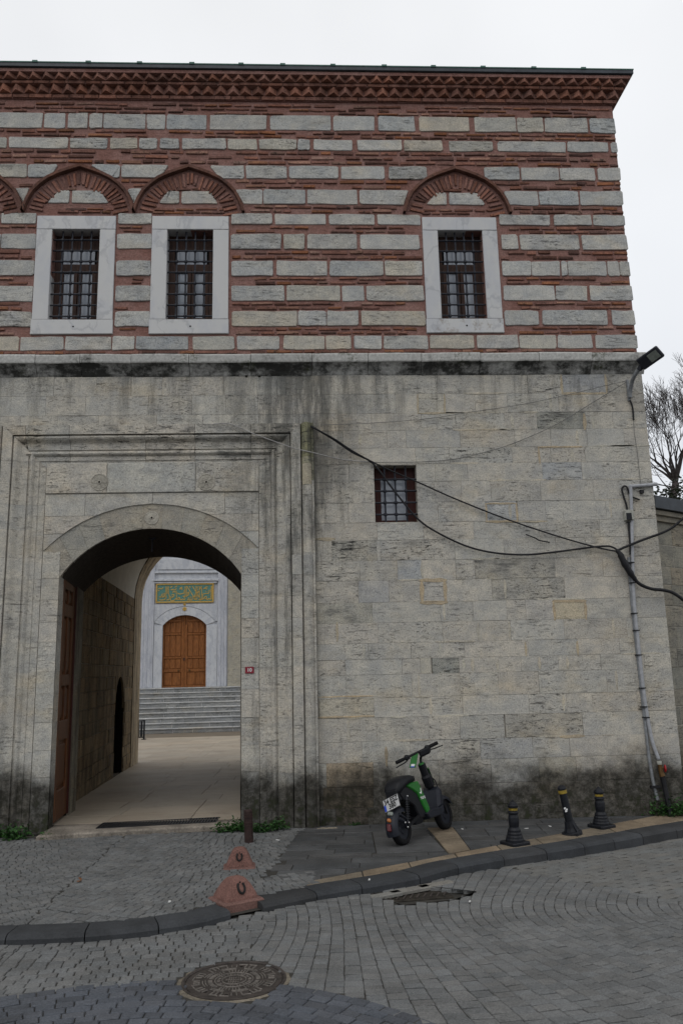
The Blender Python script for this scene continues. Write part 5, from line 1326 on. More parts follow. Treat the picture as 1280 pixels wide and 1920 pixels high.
for y_, r_ in ((1133.5, .055), (1142, .085)):
    mb = MB(); u_, v_ = cpx(346.5, y_, WOFF); lathe(mb, [(r_, .04), (r_, .075), (r_*.75, .085), (r_*.6, .075), (r_*.35, .08), (r_*.3, .068), (.001, .066)], 16, lambda a, b, h: M(u_+a, v_+b, h)); mb.build('gilt_rosette', M_GOLD, court)
# door of the court
Md = Cm(WOFF+.22)
dd = MB(); dd.add([Md(DL[0]-.02, top-.02, 0), Md(DL[1]+.02, top-.02, 0), Md(DL[1]+.02, DA+.03, 0), Md(DL[0]-.02, DA+.03, 0)], [(0, 1, 2, 3)]); dd = dd.build('door', M_DOOR, court)
zd_ = lambda f: top+(DZ-.05-top)*f
for sd in (-1, 1):
    u0, u1 = (DL[0], uc-.03) if sd < 0 else (uc+.01, DL[1])
    a, b = (u0+.06, u1-.10) if sd < 0 else (u0+.10, u1-.06)
    for nm, q in (('stile', (u0, a, top, DZ+.02)), ('stile', (b, u1, top, DZ+.12 if True else 0))): mb = MB(); slab(mb, quad(*q, 0), .05, 0, .008, Md, (1, 1, 1, 0)); mb.build(nm, M_DOOR, dd)
    rails = [0, .03, .25, .30, .47, .50, .86, .89, 1.08, 1.12]
    for k in range(0, 10, 2): mb = MB(); slab(mb, quad(a+.002, b-.002, zd_(rails[k]), zd_(rails[k+1]), 0), .048, 0, .006, Md, (.95, .95, .95, 0)); mb.build('rail', M_DOOR, dd)
    for k in range(4):
        v0, v1 = zd_(rails[2*k+1])+.01, zd_(rails[2*k+2])-.01; nc = 2 if k == 0 else 3
        for c_ in range(nc):
            p0, p1 = a+(b-a)*c_/nc+.016, a+(b-a)*(c_+1)/nc-.016; mb = MB(); slab(mb, quad(p0, p1, v0, v1, 0), .028, 0, .016, Md, vary((1, 1, 1), .12, .04)[:3]+(0,)); mb.build('panel', M_DOOR, dd)
    for c_ in range(3):
        p0, p1 = a+(b-a)*c_/3+.012, a+(b-a)*(c_+1)/3-.012; ht = min(ARCD, key=lambda q: abs(q[0]-(p0+p1)/2))[1]-.05; v0 = zd_(1.12)+.01
        if ht > v0+.05: mb = MB(); slab(mb, quad(p0, p1, v0, ht, 0), .028, 0, .014, Md, (.9, .9, .9, 0)); mb.build('panel', M_DOOR, dd)
    mb = MB(); kx_ = (b+.05 if sd < 0 else a-.05); c = Vector(Md(kx_-.14*(-sd)*-1*0+(-.16 if sd < 0 else .16)*1, zd_(.275), .075)); ball(mb, c, .042, n=8); mb.build('door_knob', M_BRASS, dd)
mb = MB(); slab(mb, quad(uc-.03, uc+.012, top, DA-.02, 0), .07, 0, .012, Md, (.8, .8, .8, 0)); mb.build('meeting_stile', M_DOOR, dd)
mb = MB(); c = Vector(Md(uc-.01, zd_(.46), .09)); tube(mb, [c+Vector((.035*math.sin(i*math.pi/5), 0, .05*math.cos(i*math.pi/5))) for i in range(11)], .010, 5); mb.build('ring_handle', M_IRON, dd)
# stairs: nine marble steps, each of a few blocks
stairs = thing('marble_steps', 'broad flight of nine weathered marble steps below the carved wooden double door', 'steps', tuple(CO))
su0, su1 = -3.8, cpx(447, 1290, (NST-1)*TRD)[0]+1.6
for k in range(NST):
    base = MB(); Ms = Cm(k*TRD)
    u = su0
    st_o = MB(); slab(st_o, [(su0, zb_+k*RIS-.02), (su1, zb_+k*RIS-.02), (su1, zb_+(k+1)*RIS-.004), (su0, zb_+(k+1)*RIS-.004)], -.012, -.9, .002, Ms, (.6, .6, .6, .2)); so = st_o.build('step', M_STONE_UP, stairs)
    while u < su1-.05:
        L_ = min(rnd.uniform(.7, 1.9), su1-u); mb = MB(); t_ = rnd.uniform(.88, 1.12); dk_ = rnd.choice([.4, .6, .8, 1.0])
        v0, v1 = zb_+k*RIS+.002, zb_+(k+1)*RIS
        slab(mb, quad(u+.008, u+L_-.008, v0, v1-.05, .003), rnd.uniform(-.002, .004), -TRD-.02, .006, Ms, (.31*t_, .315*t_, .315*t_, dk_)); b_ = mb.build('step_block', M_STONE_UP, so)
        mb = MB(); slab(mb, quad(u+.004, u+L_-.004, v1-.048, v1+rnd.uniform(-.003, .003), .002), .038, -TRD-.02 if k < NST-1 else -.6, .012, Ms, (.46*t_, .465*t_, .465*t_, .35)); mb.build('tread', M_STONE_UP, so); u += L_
mb = MB(); slab(mb, quad(pu[5]+.004, 9, top-.02, 9, 0), .16, 0, .01, M, (.40, .375, .315, .2)); mb.build('side_wall', M_STONE_UP, court)
# court side wall to the right of the marble portal and a low iron railing left of the steps
fp = floor_at(257, 1387); ft = aty(271, 1350, fp.y); fb = aty(271, 1383, fp.y)
rail = thing('crowd_barrier', 'low black slatted metal barrier standing at the end of the passage', 'barrier', (fp.x, fp.y, zf(fp.y)))
H_ = max(.35, ft.z-zf(fp.y)); fx1 = ft.x; fx0 = fx1-1.5; mb = MB()
for x in (fx0, fx1): box(mb, (x-.025, fp.y-.025, zf(fp.y)), (x+.025, fp.y+.025, zf(fp.y)+H_))
for z in (.06, H_-.04): box(mb, (fx0, fp.y-.015, zf(fp.y)+z), (fx1, fp.y+.015, zf(fp.y)+z+.03))
mb.build('frame', M_CAST, rail)
for i in range(14): mb = MB(); x = fx0+.08+(fx1-fx0-.16)*i/13; box(mb, (x-.043, fp.y-.006, zf(fp.y)+.095), (x+.03, fp.y+.006, zf(fp.y)+H_-.045)); mb.build('slat', M_CAST, rail)
for x in (fx0, fx1): mb = MB(); box(mb, (x-.06, fp.y-.12, zf(fp.y)), (x+.06, fp.y+.12, zf(fp.y)+.02)); mb.build('foot', M_CAST, rail)

# ------------------------------------------------------------------ garden wall to the right, tree, ivy
GP0, GP1 = Vector((4.525, .30)), atz(1280, 945, 3.93).xy
gd = (GP1-GP0).normalized(); gn = Vector((gd.y, -gd.x)); GL = 7.0; GZT = 3.62
gw = thing('garden_wall', 'rough stone garden wall with dark lead capped coping meeting the corner of the gatehouse', 'wall', (GP0.x, GP0.y, 0))
Mg = lambda u, v, h: (GP0.x+gd.x*u+gn.x*h, GP0.y+gd.y*u+gn.y*h, v)
mb = MB(); V = [Mg(u, v, h) for h in (-.45, 0) for u, v in ((0, -.3), (GL, -.3), (GL, GZT), (0, GZT))]; mb.add(V, [(0, 1, 2, 3)[::-1], (4, 5, 6, 7), (0, 1, 5, 4), (1, 2, 6, 5), (2, 3, 7, 6), (3, 0, 4, 7)], STONE+(.3,)); gb = mb.build('wall_core', M_LIME, gw)
z = 0
while z < GZT-.05:
    hgt = min(rnd.uniform(.2, .3), GZT-z)
    if GZT-z-hgt < .1: hgt = GZT-z
    u = .0
    while u < 3.2:
        L_ = rnd.uniform(.25, .6); mb = MB(); slab(mb, quad(u+.003, u+L_-.003, z+.003, z+hgt-.003, .003), rnd.uniform(.004, .014), -.02, .006, Mg, vary((.27, .25, .205), .14, .05)[:3]+(rnd.choice([.2, .4, .6]),)); mb.build('ashlar', M_STONE, gb); u += L_
    z += hgt
mb = MB(); 
for h0, h1, z0, z1 in ((-.5, .05, GZT, GZT+.07), (-.55, .10, GZT+.071, GZT+.13)):
    V = [Mg(u, v, h) for h in (h0, h1) for u, v in ((0, z0), (GL, z0), (GL, z1), (0, z1))]; mb.add(V, [(0, 1, 2, 3)[::-1], (4, 5, 6, 7), (0, 1, 5, 4), (1, 2, 6, 5), (2, 3, 7, 6), (3, 0, 4, 7)], (.32, .29, .235, .2))
mb.build('coping_stone', M_STONE_UP, gw)
mb = MB(); q = [(.16, GZT+.14), (.17, GZT+.30), (-.2, GZT+.42), (-.62, GZT+.30), (-.62, GZT+.14)]
mb.add([Mg(u, v, h) for u in (-.06, GL) for h, v in q], [(i, (i+1) % 5, 5+(i+1) % 5, 5+i) for i in range(5)]+[(4, 3, 2, 1, 0), (5, 6, 7, 8, 9)]); mb.build('lead_capping', M_LEAD, gw)
mb = MB(); c0, c1, c2, c3 = Mg(-.03, GZT+.34, -.05), Mg(.05, GZT+.34, -.05), Mg(.05, GZT+.62, -.05), Mg(-.06, GZT+.62, -.05); V = [c0, c1, c2, c3]+[Vector(c)+Vector((0, .3, 0)) for c in (c0, c1, c2, c3)]; mb.add(V, [(0, 1, 2, 3), (1, 5, 6, 2), (3, 2, 6, 7), (0, 3, 7, 4)]); mb.build('lead_upstand', M_LEAD, gw)
TY = 9.0
tb = aty(1258, 945, TY)
tree = thing('bare_tree', 'leafless dark branched tree standing behind the lead capped garden wall', 'tree', (tb.x, TY, 0))
trng = random.Random(11)
trk, brs = MB(), MB()
def grow(p, d, L_, r_, lev, mb):
    n = 4; pts = [p]; rr = [r_]
    for i in range(n):
        d = (d+Vector((trng.gauss(0, .13), trng.gauss(0, .13), trng.gauss(.02, .09)))).normalized(); pts.append(pts[-1]+d*(L_/n)); rr.append(r_*(1-.45*(i+1)/n))
    tube(mb, pts, rr, 6 if lev < 2 else 4 if lev < 4 else 3, cap=False)
    if lev >= 7 or r_ < .0022: return
    k = trng.choice([2, 3, 3]) if lev > 0 else 4
    for i in range(k):
        ax = d.orthogonal().normalized(); ax = Matrix.Rotation(trng.uniform(0, 6.28), 3, d) @ ax; an = trng.uniform(.25, .75) if i else trng.uniform(.05, .3)
        nd = (Matrix.Rotation(an, 3, ax) @ d); nd = (nd+Vector((0, 0, .10))).normalized()
        st_ = pts[-1] if i < 2 else pts[trng.choice([2, 3])]
        grow(st_, nd, L_*trng.uniform(.68, .88), max(.0045, rr[-1]*trng.uniform(.62, .82) if i else rr[-1]*.9), lev+1, brs)
base_z = -.3; fk = aty(1266, 905, TY)
tube(trk, [(tb.x-.1, TY, base_z), (tb.x-.05, TY, 2.5), (tb.x, TY, tb.z), (fk.x, TY, fk.z)], [.18, .14, .11, .09], 8)
for d_, L_, r_ in (((-.75, .1, .8), 1.2, .075), ((-.45, -.3, 1), 1.3, .075), ((-.35, .3, 1), 1.6, .08), ((-.55, .1, 1), 1.5, .085), ((.05, -.15, 1), 1.6, .10), ((.55, .1, 1), 1.7, .10), ((-.15, .4, .9), 1.4, .07), ((.25, -.4, .9), 1.4, .07)): grow(fk, Vector(d_).normalized(), L_*.47, r_*.50, 1, brs)
for px_, d_ in (((1268, 900), (-.85, -.1, .55)), ((1264, 915), (-.9, .2, .35)), ((1262, 925), (-.8, -.2, .7)), ((1268, 890), (-.7, .3, .8)), ((1270, 880), (-.5, -.3, .9))): p = aty(*px_, TY); grow(p, Vector(d_).normalized(), .52, .020, 3, brs)
trk.build('trunk', M_BARK, tree, smooth=True); brs.build('branches', M_BARK, tree)
def leaves(mb, pts, n, size, spread, cols, up=.3):
    for _ in range(n):
        c = Vector(rnd.choice(pts))+Vector((rnd.gauss(0, spread[0]), rnd.gauss(0, spread[1]), abs(rnd.gauss(0, spread[2])) if len(spread) < 4 else rnd.gauss(0, spread[2])))
        a = rnd.uniform(0, 6.28); t_ = rnd.uniform(-.6, .9); u = Vector((math.cos(a)*math.cos(t_), math.sin(a)*math.cos(t_), math.sin(t_)*.8+up*.3)).normalized(); w = u.cross(Vector((rnd.gauss(0, .4), rnd.gauss(0, .4), 1))).normalized(); s = size*rnd.uniform(.6, 1.4)
        nn = u.cross(w)*s*.12
        mb.add([c, c+u*s*.5+w*s*.33-nn, c+u*s, c+u*s*.5-w*s*.33-nn, c+u*s*.5+nn*.4], [(0, 4, 3), (0, 1, 4), (1, 2, 4), (4, 2, 3)], vary(rnd.choice(cols), .3, .08)[:3]+(0,))
LG = [(.018, .062, .010), (.026, .085, .014), (.012, .042, .008), (.035, .095, .020)]
iv = MB(); iy = 6.5
ip = [aty(x, y, iy)[:] for x, y in ((1236, 934), (1242, 926), (1268, 930), (1275, 922), (1280, 915), (1284, 905), (1272, 938), (1290, 925), (1232, 940))]
leaves(iv, ip, 420, .085, (.10, .2, .10, 1), [(.020, .034, .014), (.030, .045, .020), (.014, .022, .010)]); ivo = iv.build('ivy', M_LEAF); tag(ivo, 'dark ivy leaves showing over the lead capping at the foot of the bare tree', 'ivy')

# ------------------------------------------------------------------ street furniture
def bollard(loc, lab):
    t = thing('bollard', lab, 'bollard', loc, 'cast iron bollards along the kerb'); M = lambda a, b, h: (loc[0]+a, loc[1]+b, loc[2]+h)
    mb = MB(); rot = R(28); sq = [(.115*math.sqrt(2)*math.cos(rot+math.pi/4+k*math.pi/2), .115*math.sqrt(2)*math.sin(rot+math.pi/4+k*math.pi/2)) for k in range(4)]; sq2 = []
    for i in range(4): a, b = Vector(sq[i]), Vector(sq[(i+1) % 4]); sq2 += [tuple(a.lerp(b, .08)), tuple(a.lerp(b, .92))]
    slab(mb, sq2, .032, 0, .008, M); mb.build('base_plate', M_CAST, t)
    mb = MB(); lathe(mb, [(.092, .030), (.092, .050), (.086, .062), (.084, .080), (.074, .092), (.074, .108), (.066, .122), (.066, .140), (.052, .160), (.050, .168)], 16, M); mb.build('stepped_foot', M_CAST, t)
    mb = MB(); lathe(mb, [(.047, .165), (.052, .19), (.055, .22), (.053, .26), (.046, .285), (.046, .29), (.053, .296), (.055, .310), (.050, .318), (.044, .322), (.042, .352)], 16, M); mb.build('shaft', M_CAST, t)
    mb = MB(); lathe(mb, [(.0435, .326), (.045, .328), (.045, .348), (.0435, .350)], 16, M); mb.build('yellow_band', M_YELLOW, t)
    mb = MB(); lathe(mb, [(.042, .350), (.053, .358), (.055, .375), (.048, .383), (.046, .392), (.034, .402), (.030, .410), (.014, .416), (.012, .426), (.002, .430)], 16, M); mb.build('finial', M_CAST, t)
    return t
b1 = atz(965, 1583); b3 = atz(1127, 1551)
bollard((b1.x, b1.y, 0), 'black bollard with yellow band nearest the scooter, at the kerb'); bollard((b3.x, b3.y, 0), 'black bollard with yellow band rightmost at the kerb beyond the leaning post')
b2 = atz(1072, 1564); bt = aty(1051, 1473, b2.y); ax = (Vector((bt.x, b2.y, bt.z))-Vector((b2.x, b2.y, 0))); HL = ax.length; ax.normalize(); ox = Vector((1, 0, 0)); ox = (ox-ax*ox.dot(ax)).normalized(); oy = ax.cross(ox)
lp = thing('leaning_post', 'tall plain black post with yellow band leaning left on a flared foot', 'bollard', b2[:])
Mp = lambda a, b, h: tuple(b2+ox*a+oy*b+ax*h)
mb = MB(); lathe(mb, [(.112, -.004), (.112, .020), (.098, .030), (.090, .032)], 10, Mp); mb.build('base_plate', M_CAST, lp)
mb = MB(); lathe(mb, [(.080, .028), (.064, .07), (.056, .12), (.054, .135)], 10, Mp)
for k in range(4): a = k*math.pi/2+.4; c = Vector((math.cos(a), math.sin(a))); p = Vector((-c.y, c.x))*.008; mb.add([Mp(*(c*.05+p), .03), Mp(*(c*.10+p), .03), Mp(*(c*.05+p), .13), Mp(*(c*.05-p), .03), Mp(*(c*.10-p), .03), Mp(*(c*.05-p), .13)], [(0, 1, 2), (5, 4, 3), (1, 4, 5, 2)])
mb.build('flared_foot', M_CAST, lp)
mb = MB(); lathe(mb, [(.043, .12), (.040, HL-.085)], 14, Mp); mb.build('pole', M_CAST, lp)
mb = MB(); lathe(mb, [(.044, HL-.082), (.046, HL-.078), (.046, HL-.050), (.044, HL-.046)], 14, Mp); mb.build('yellow_band', M_YELLOW, lp)
mb = MB(); lathe(mb, [(.045, HL-.044), (.047, HL-.03), (.040, HL-.010), (.022, HL+.002), (.002, HL+.005)], 14, Mp); mb.build('cap', M_CAST, lp)
mb = MB(); 
for s_, t_ in ((-.02, .30), (.004, .285), (-.01, .268)): obox(mb, Vector(Mp(-.014+s_*.6, -.040, HL*t_/.545)), (ox, ax, oy), (.011, .009, .003))
mb.build('torn_sticker', M_WHITE, lp)
ip_ = atz(467, 1579); it = aty(465, 1518, ip_.y)
po = thing('iron_post', 'short rust brown pipe post standing in the cobbles beside the gate', 'post', (ip_.x, ip_.y, 0)); Mq = lambda a, b, h: (ip_.x+a-.012*h/.34, ip_.y+b, h); HP = it.z
mb = MB(); lathe(mb, [(.047, -.03), (.045, HP-.012), (.038, HP), (.002, HP+.003)], 14, Mq); mb.build('pipe', M_RUST, po)
for z in (HP-.045, HP-.075, HP-.13, HP-.155): mb = MB(); lathe(mb, [(.045, z-.006), (.050, z-.004), (.050, z+.004), (.045, z+.006)], 14, Mq); mb.build('collar', M_RUST, po)
# red granite marker stones with the U emblem
def marker(c, w, dep, h, z0, yaw, lab, plinth):
    t = thing('marker_stone', lab, 'marker stone', (c[0], c[1], z0)); cs_, sn = math.cos(yaw), math.sin(yaw)
    M = lambda a, b, hh: (c[0]+a*cs_-b*sn, c[1]+a*sn+b*cs_, z0+hh)
    if plinth: mb = MB(); slab(mb, rrect(-w/2-.028, w/2+.028, -dep/2-.035, dep/2+.01, .004, .015), plinth, -.1, .012, M, (.150, .083, .070, 0)); mb.build('plinth', M_GRANITE, t)
    mb = MB(); N_, K = 16, 9; V = []
    def ring(s):                # s: 0 bottom .. 1 top, swelling sides
        k = 1-.62*s**1.35; z = plinth+(h-plinth)*(s if s < .8 else .8+.2*math.sin((s-.8)/.2*math.pi/2)); kk = k if s < .86 else k*(1-(s-.86)/.14*.55)
        out = []
        for i in range(N_):
            a = 2*math.pi*i/N_+math.pi/N_; e_ = .24; x = math.copysign(abs(math.cos(a))**e_, math.cos(a)); y = math.copysign(abs(math.sin(a))**e_, math.sin(a))
            out.append(M(x*w/2*kk+rnd.uniform(-.002, .002), y*dep/2*kk+rnd.uniform(-.002, .002), z+rnd.uniform(-.002, .002)))
        return out
    S_ = [0, .12, .26, .4, .54, .68, .8, .9, 1.0]
    for s in S_: V += ring(s)
    fs = [(j*N_+i, j*N_+(i+1) % N_, (j+1)*N_+(i+1) % N_, (j+1)*N_+i) for j in range(len(S_)-1) for i in range(N_)]+[tuple((len(S_)-1)*N_+i for i in range(N_))]
    mb.add(V, fs, (.165, .085, .070, 0)); mb.build('stone', M_GRANITE, t)
    # emblem on the front slope: a black U ring with a little dot between its horns
    zc__, rr = plinth+(h-plinth)*.56, w*.118
    s_at = lambda z: max(0, (z-plinth)/(h-plinth))
    yfront = lambda z: -(dep/2)*(1-.62*s_at(z)**1.35)*1.0-.006
    mb = MB(); L_ = []
    for i in range(15):
        a = R(-65)-R(230)*i/14+math.pi; a = R(132)+R(276)*i/14; x, z = rr*.82*math.cos(a), zc__+rr*1.12*math.sin(a); L_.append(Vector(M(x, yfront(z), z)))
    tube(mb, L_, rr*.27, 6)
    z = zc__+rr*1.05; ball(mb, M(0, yfront(z), z), rr*.20); mb.build('emblem', M_BLACKINK, t)
c1 = atz(449, 1624); marker((c1.x, c1.y), .245, .19, .172, -.002, R(4), 'smaller red granite marker stone with black U emblem standing alone on the cobbles', .012)
c2 = atz(440, 1690, -.03); marker((c2.x+.01, c2.y-.035), .290, .27, .238, -.07, R(31), 'larger red granite marker stone with black U emblem set in the kerb line', .085)
# manhole cover
mz = zr(MAN.x)
mh = thing('manhole_cover', 'round cast iron manhole cover with radial ribs in the cobbled street', 'manhole cover', (MAN.x, MAN.y, mz)); Mm = lambda a, b, h: (MAN.x+a, MAN.y+b, mz-.004+h)
RR = MANR-.006
CI = plain('worn_cast_iron', (0.052, 0.043, 0.038), 0.6, 0.4, 0.3, n=0.4, bump=0.4); CI2 = plain('polished_cast_iron', (0.15, 0.135, 0.12), 0.5, 0.4, 0.3, n=0.35, bump=0.3)
mb = MB(); V = []; n = 48
pr_ = [(RR, -.03), (RR, .006), (RR-.012, .008), (RR-.016, .002), (RR-.020, .002), (RR-.022, -.02)]
for r_, z in pr_: V += [Mm(r_*math.cos(2*math.pi*i/n), r_*math.sin(2*math.pi*i/n), z) for i in range(n)]
mb.add(V, [(j*n+i, j*n+(i+1) % n, (j+1)*n+(i+1) % n, (j+1)*n+i) for j in range(5) for i in range(n)]); mb.build('frame', CI, mh)
mb = MB(); lathe(mb, [(RR-.026, -.02), (RR-.026, .0), (.001, .0)], 48, Mm); lid = mb.build('lid', CI, mh)
ribs = MB()
def pad(r0_, r1_, a0_, a1_, h=.0065):
    P = [(r0_*math.cos(a0_), r0_*math.sin(a0_)), (r1_*math.cos(a0_), r1_*math.sin(a0_)), (r1_*math.cos(a1_), r1_*math.sin(a1_)), (r0_*math.cos(a1_), r0_*math.sin(a1_))]; slab(ribs, P, h, -.001, .0015, Mm)
def ringr(r0_, r1_, k=36):
    for i in range(k): pad(r0_, r1_, 2*math.pi*i/k, 2*math.pi*(i+1)/k)
ringr(.070, .075); ringr(.112, .118)
for i in range(48):
    a = 2*math.pi*i/48
    if i % 8 != 7: pad(.132, .158, a, a+.045); 
    if i % 6 < 4: pad(.170, .176, a, a+.13); pad(.186, .192, a+.03, a+.14)
    if i % 4 != 3: pad(.205, .245, a, a+.030)
for i in range(24): 
    if i % 3: pad(.250, .256, 2*math.pi*i/24, 2*math.pi*i/24+.22)
for i in range(14):             # worn raised lettering of the two inner rings, no longer legible
    a = 2*math.pi*i/14
    for k in range(2): pad(.084+.004*k, .104, a+.05+.17*k, a+.10+.17*k, .004)
for rz in (-.034, 0, .034):
    x = -.05+abs(rz)*.5
    while x < .05-abs(rz)*.5:
        w_ = rnd.uniform(.006, .011); slab(ribs, [(x, rz-.011), (x+.004, rz-.011), (x+.004, rz+.011), (x, rz+.011)], .004, -.001, .001, Mm); slab(ribs, [(x+.004, rz+.004), (x+w_, rz+.004), (x+w_, rz+.009), (x+.004, rz+.009)], .004, -.001, .001, Mm); x += w_+.005
ribs.build('ribs', CI2, lid)
holes = MB()
for i in range(10): a = 2*math.pi*i/10+.2; lathe(holes, [(.013, .0005), (.012, .0012)], 8, lambda x, y, z: Mm(.228*math.cos(a)+x, .228*math.sin(a)+y, z))
holes.build('pick_hole', M_DARK, lid)
mb = MB(); n = 40                               # mortar collar round the frame
V = [];
for i in range(n): a = 2*math.pi*i/n; V.append(Mm((RR+.001)*math.cos(a), (RR+.001)*math.sin(a), .002))
for i in range(n): a = 2*math.pi*i/n; r_ = RR+.02+rnd.uniform(-.008, .022); V.append(Mm(r_*math.cos(a), r_*math.sin(a), -.006))
mb.add(V, [(i, n+i, n+(i+1) % n, (i+1) % n) for i in range(n)], (.16, .14, .11, 0)); mb.build('mortar_collar', M_CONC, mh)
# sunken gully grate by the kerb
gy = thing('gully_grate', 'sunken dirty gully grating in a broken hollow of the street by the kerb', 'drain grating', tuple(DRN[1]))
M_GULLY = plain('dirty_gully_iron', (0.030, 0.026, 0.021), 0.85, 0.15, n=0.5, bump=0.6)
mb = MB(); zc0 = zr(.9); bot = [atz(*p, zc0-.038) for p in ((700, 1676), (757, 1695), (850, 1686), (885, 1674), (800, 1663))]; topv = [Vector((p.x, p.y, zc0+.0)) for p in DRN]
n = 5; mb.add(topv+bot, [(i, (i+1) % n, n+(i+1) % n, n+i) for i in range(n)]+[tuple(range(n, 2*n))], (.10, .085, .06, 0)); mb.build('hollow', M_DIRT, gy)
ga, gb_ = atz(735, 1688, zc0-.036), atz(835, 1680, zc0-.036); gdv = (gb_-ga).normalized(); gnv = Vector((-gdv.y, gdv.x, 0)); 
mb = MB(); obox(mb, (ga+gb_)/2+gnv*.06, (gdv, gnv, Vector((0, 0, 1))), ((gb_-ga).length/2+.05, .13, .004)); mb.build('plate', M_GULLY, gy)
for i in range(9): mb = MB(); c = ga.lerp(gb_, i/8)+gnv*.03+Vector((0, 0, .008)); obox(mb, c, ((gdv*.5+gnv).normalized(), (gnv*-.5+gdv).normalized(), Vector((0, 0, 1))), (.060, .007, .006)); mb.build('grate_bar', CI, gy)
for px_, w in ((768, .40), (815, .35), (722, .3)):             # loose bedding slabs by the gully
    p = atz(px_, 1676-(px_-722)*.20, zr(.8)); q = rrect(-w/2, w/2, -.045, .045, .008, .02, 1); an = .46; P = [(p.x+u*math.cos(an)-v*math.sin(an), p.y+u*math.sin(an)+v*math.cos(an)) for u, v in q]
    mb = MB(); slab(mb, P, zr(.8)+.004, -.1, .008, Gm(), vary((.17, .165, .15), .1)[:3]+(0,)); mb.build('edging_slab', M_COBBLE, road)
# weeds and rubble
def weeds(pxs, n, size, spread, lab, z=0.0):
    mb = MB(); leaves(mb, [atz(*p, z)[:] for p in pxs], n, size, spread, LG); o = mb.build('weeds', M_LEAF); tag(o, lab, 'weeds', 'weeds along the foot of the wall'); return o
weeds(((414, 1560), (428, 1560), (440, 1558), (448, 1556), (480, 1560), (500, 1560), (515, 1557), (528, 1556), (458, 1560)), 900, .035, (.045, .03, .05), 'green weeds at the wall foot behind the rusty post')
weeds(((-12, 1572), (5, 1570), (18, 1574), (30, 1574), (44, 1573), (2, 1560)), 560, .038, (.05, .04, .06), 'green weeds at the left edge beside broken stones')
weeds(((72, 1553), (66, 1555), (92, 1572), (84, 1574)), 150, .032, (.03, .03, .03), 'small weeds among the broken stones left of the gate')
weeds(((1232, 1530), (1245, 1526), (1260, 1530), (1278, 1530), (1240, 1515), (1290, 1528)), 900, .036, (.06, .05, .10), 'large clump of weeds at the wall foot under the red valve')
weeds(((665, 1548), (672, 1546)), 70, .026, (.03, .02, .015), 'sparse weed tuft at the wall foot left of the scooter')
def kerb_px(x): return topx((KBACK[0].x, 0, 0))[1] if False else (1700 if x < 480 else 1700-(x-480)*.2)
def rock(c, r_, lab, sq):
    mb = MB(); V = []; N_ = 9
    for j in range(5):
        ph = math.pi*(j/4)*.62
        for i in range(N_): a = 2*math.pi*i/N_; k = r_*rnd.uniform(.72, 1.15); V.append((c[0]+k*math.sin(ph+.02)*math.cos(a)*sq[0], c[1]+k*math.sin(ph+.02)*math.sin(a)*sq[1], c[2]+k*math.cos(ph)*sq[2]-.02))
    mb.add(V, [(j*N_+i, (j+1)*N_+i, (j+1)*N_+(i+1) % N_, j*N_+(i+1) % N_) for j in range(4) for i in range(N_)]+[tuple(range(N_))], (.20, .175, .135, 0)); o = mb.build('broken_stone', M_CONC); tag(o, lab, 'stone')
p = atz(92, 1571); rock((p.x, p.y, -.03), .17, 'broken stone lump at the foot of the left gate jamb', (1.0, .55, .62)); p = atz(48, 1562); rock((p.x, p.y, -.03), .19, 'flat broken stone slab among weeds left of the gate jamb', (1.4, .5, .38))
p = atz(615, 1553); rock((p.x, p.y, -.02), .2, 'low rough stone fragment at the wall foot right of the portal column', (1.3, .4, .26)); p = atz(565, 1556); rock((p.x, p.y, -.02), .16, 'crumbling stone footing fragment under the portal column', (1.7, .4, .22))

for x, y, lb in ((866, 1554, 'tiny white paper scrap on the pavement just right of the scooter front wheel'), (692, 1649, 'tiny white paper scrap lying on the kerb left of the sunken gully'), (521, 1575, 'tiny white scrap near the left end of the dark paving slabs'),
                 (986, 1553, 'tiny white scrap on the slabs behind the nearest bollard'), (1030, 1549, 'tiny white scrap on the slabs left of the leaning post'), (880, 1690, 'pale scrap of litter on the street right of the sunken gully'),
                 (585, 1730, 'pale scrap of litter on the street setts above the manhole cover'), (318, 1690, 'pale scrap of litter on the forecourt cobbles left of the marker stones')):
    zz = .006 if y < kerb_px(x) else None
    p = atz(x, y, .004 if zz else zr(1.0)+.006); a = rnd.uniform(0, 3); mb = MB(); w_, l_ = rnd.uniform(.006, .011), rnd.uniform(.014, .026)
    q = [(p.x+u*math.cos(a)-v*math.sin(a), p.y+u*math.sin(a)+v*math.cos(a)) for u, v in ((-l_, -w_), (0, -w_*1.3), (l_, -w_), (l_, w_), (0, w_*.8), (-l_, w_))]
    mb.add([(x_, y_, p.z+rnd.uniform(0, .005)) for x_, y_ in q]+[(x_, y_, p.z-.003) for x_, y_ in q], [tuple(range(6))]+[(i, 6+i, 6+(i+1) % 6, (i+1) % 6) for i in range(6)], (.8, .8, .78, 0)); tag(mb.build('litter_scrap', M_WHITE), lb, 'litter', 'scraps of litter on the paving')
p = atz(152, 1652, .008); mb = MB(); leaves(mb, [p[:]], 3, .05, (.004, .004, .002), [(.12, .05, .02)]); tag(mb.build('dry_leaf', M_LEAF), 'single curled brown dry leaf lying on the cobbled forecourt', 'leaf')

# ------------------------------------------------------------------ things on the wall
p0, p1 = aty(459.5, 1263, -.01), aty(476, 1250, -.01)
sg = thing('house_number_sign', 'small red enamel house number sign reading 10 on the right gate jamb', 'sign', ((p0.x+p1.x)/2, -.004, p0.z))
mb = MB(); slab(mb, rrect(p0.x, p1.x, p0.z, p1.z, 0, .006, 0), .008, 0, .002, Fm(-.004)); mb.build('plate', M_REDSIGN, sg)
mb = MB(); c = (p0+p1)/2; text_mesh(mb, '10', (p1.z-p0.z)*.74, lambda x, y, z: (c.x+x, -.0135, c.z+y), bold=.0008); mb.build('number', M_WHITE, sg)
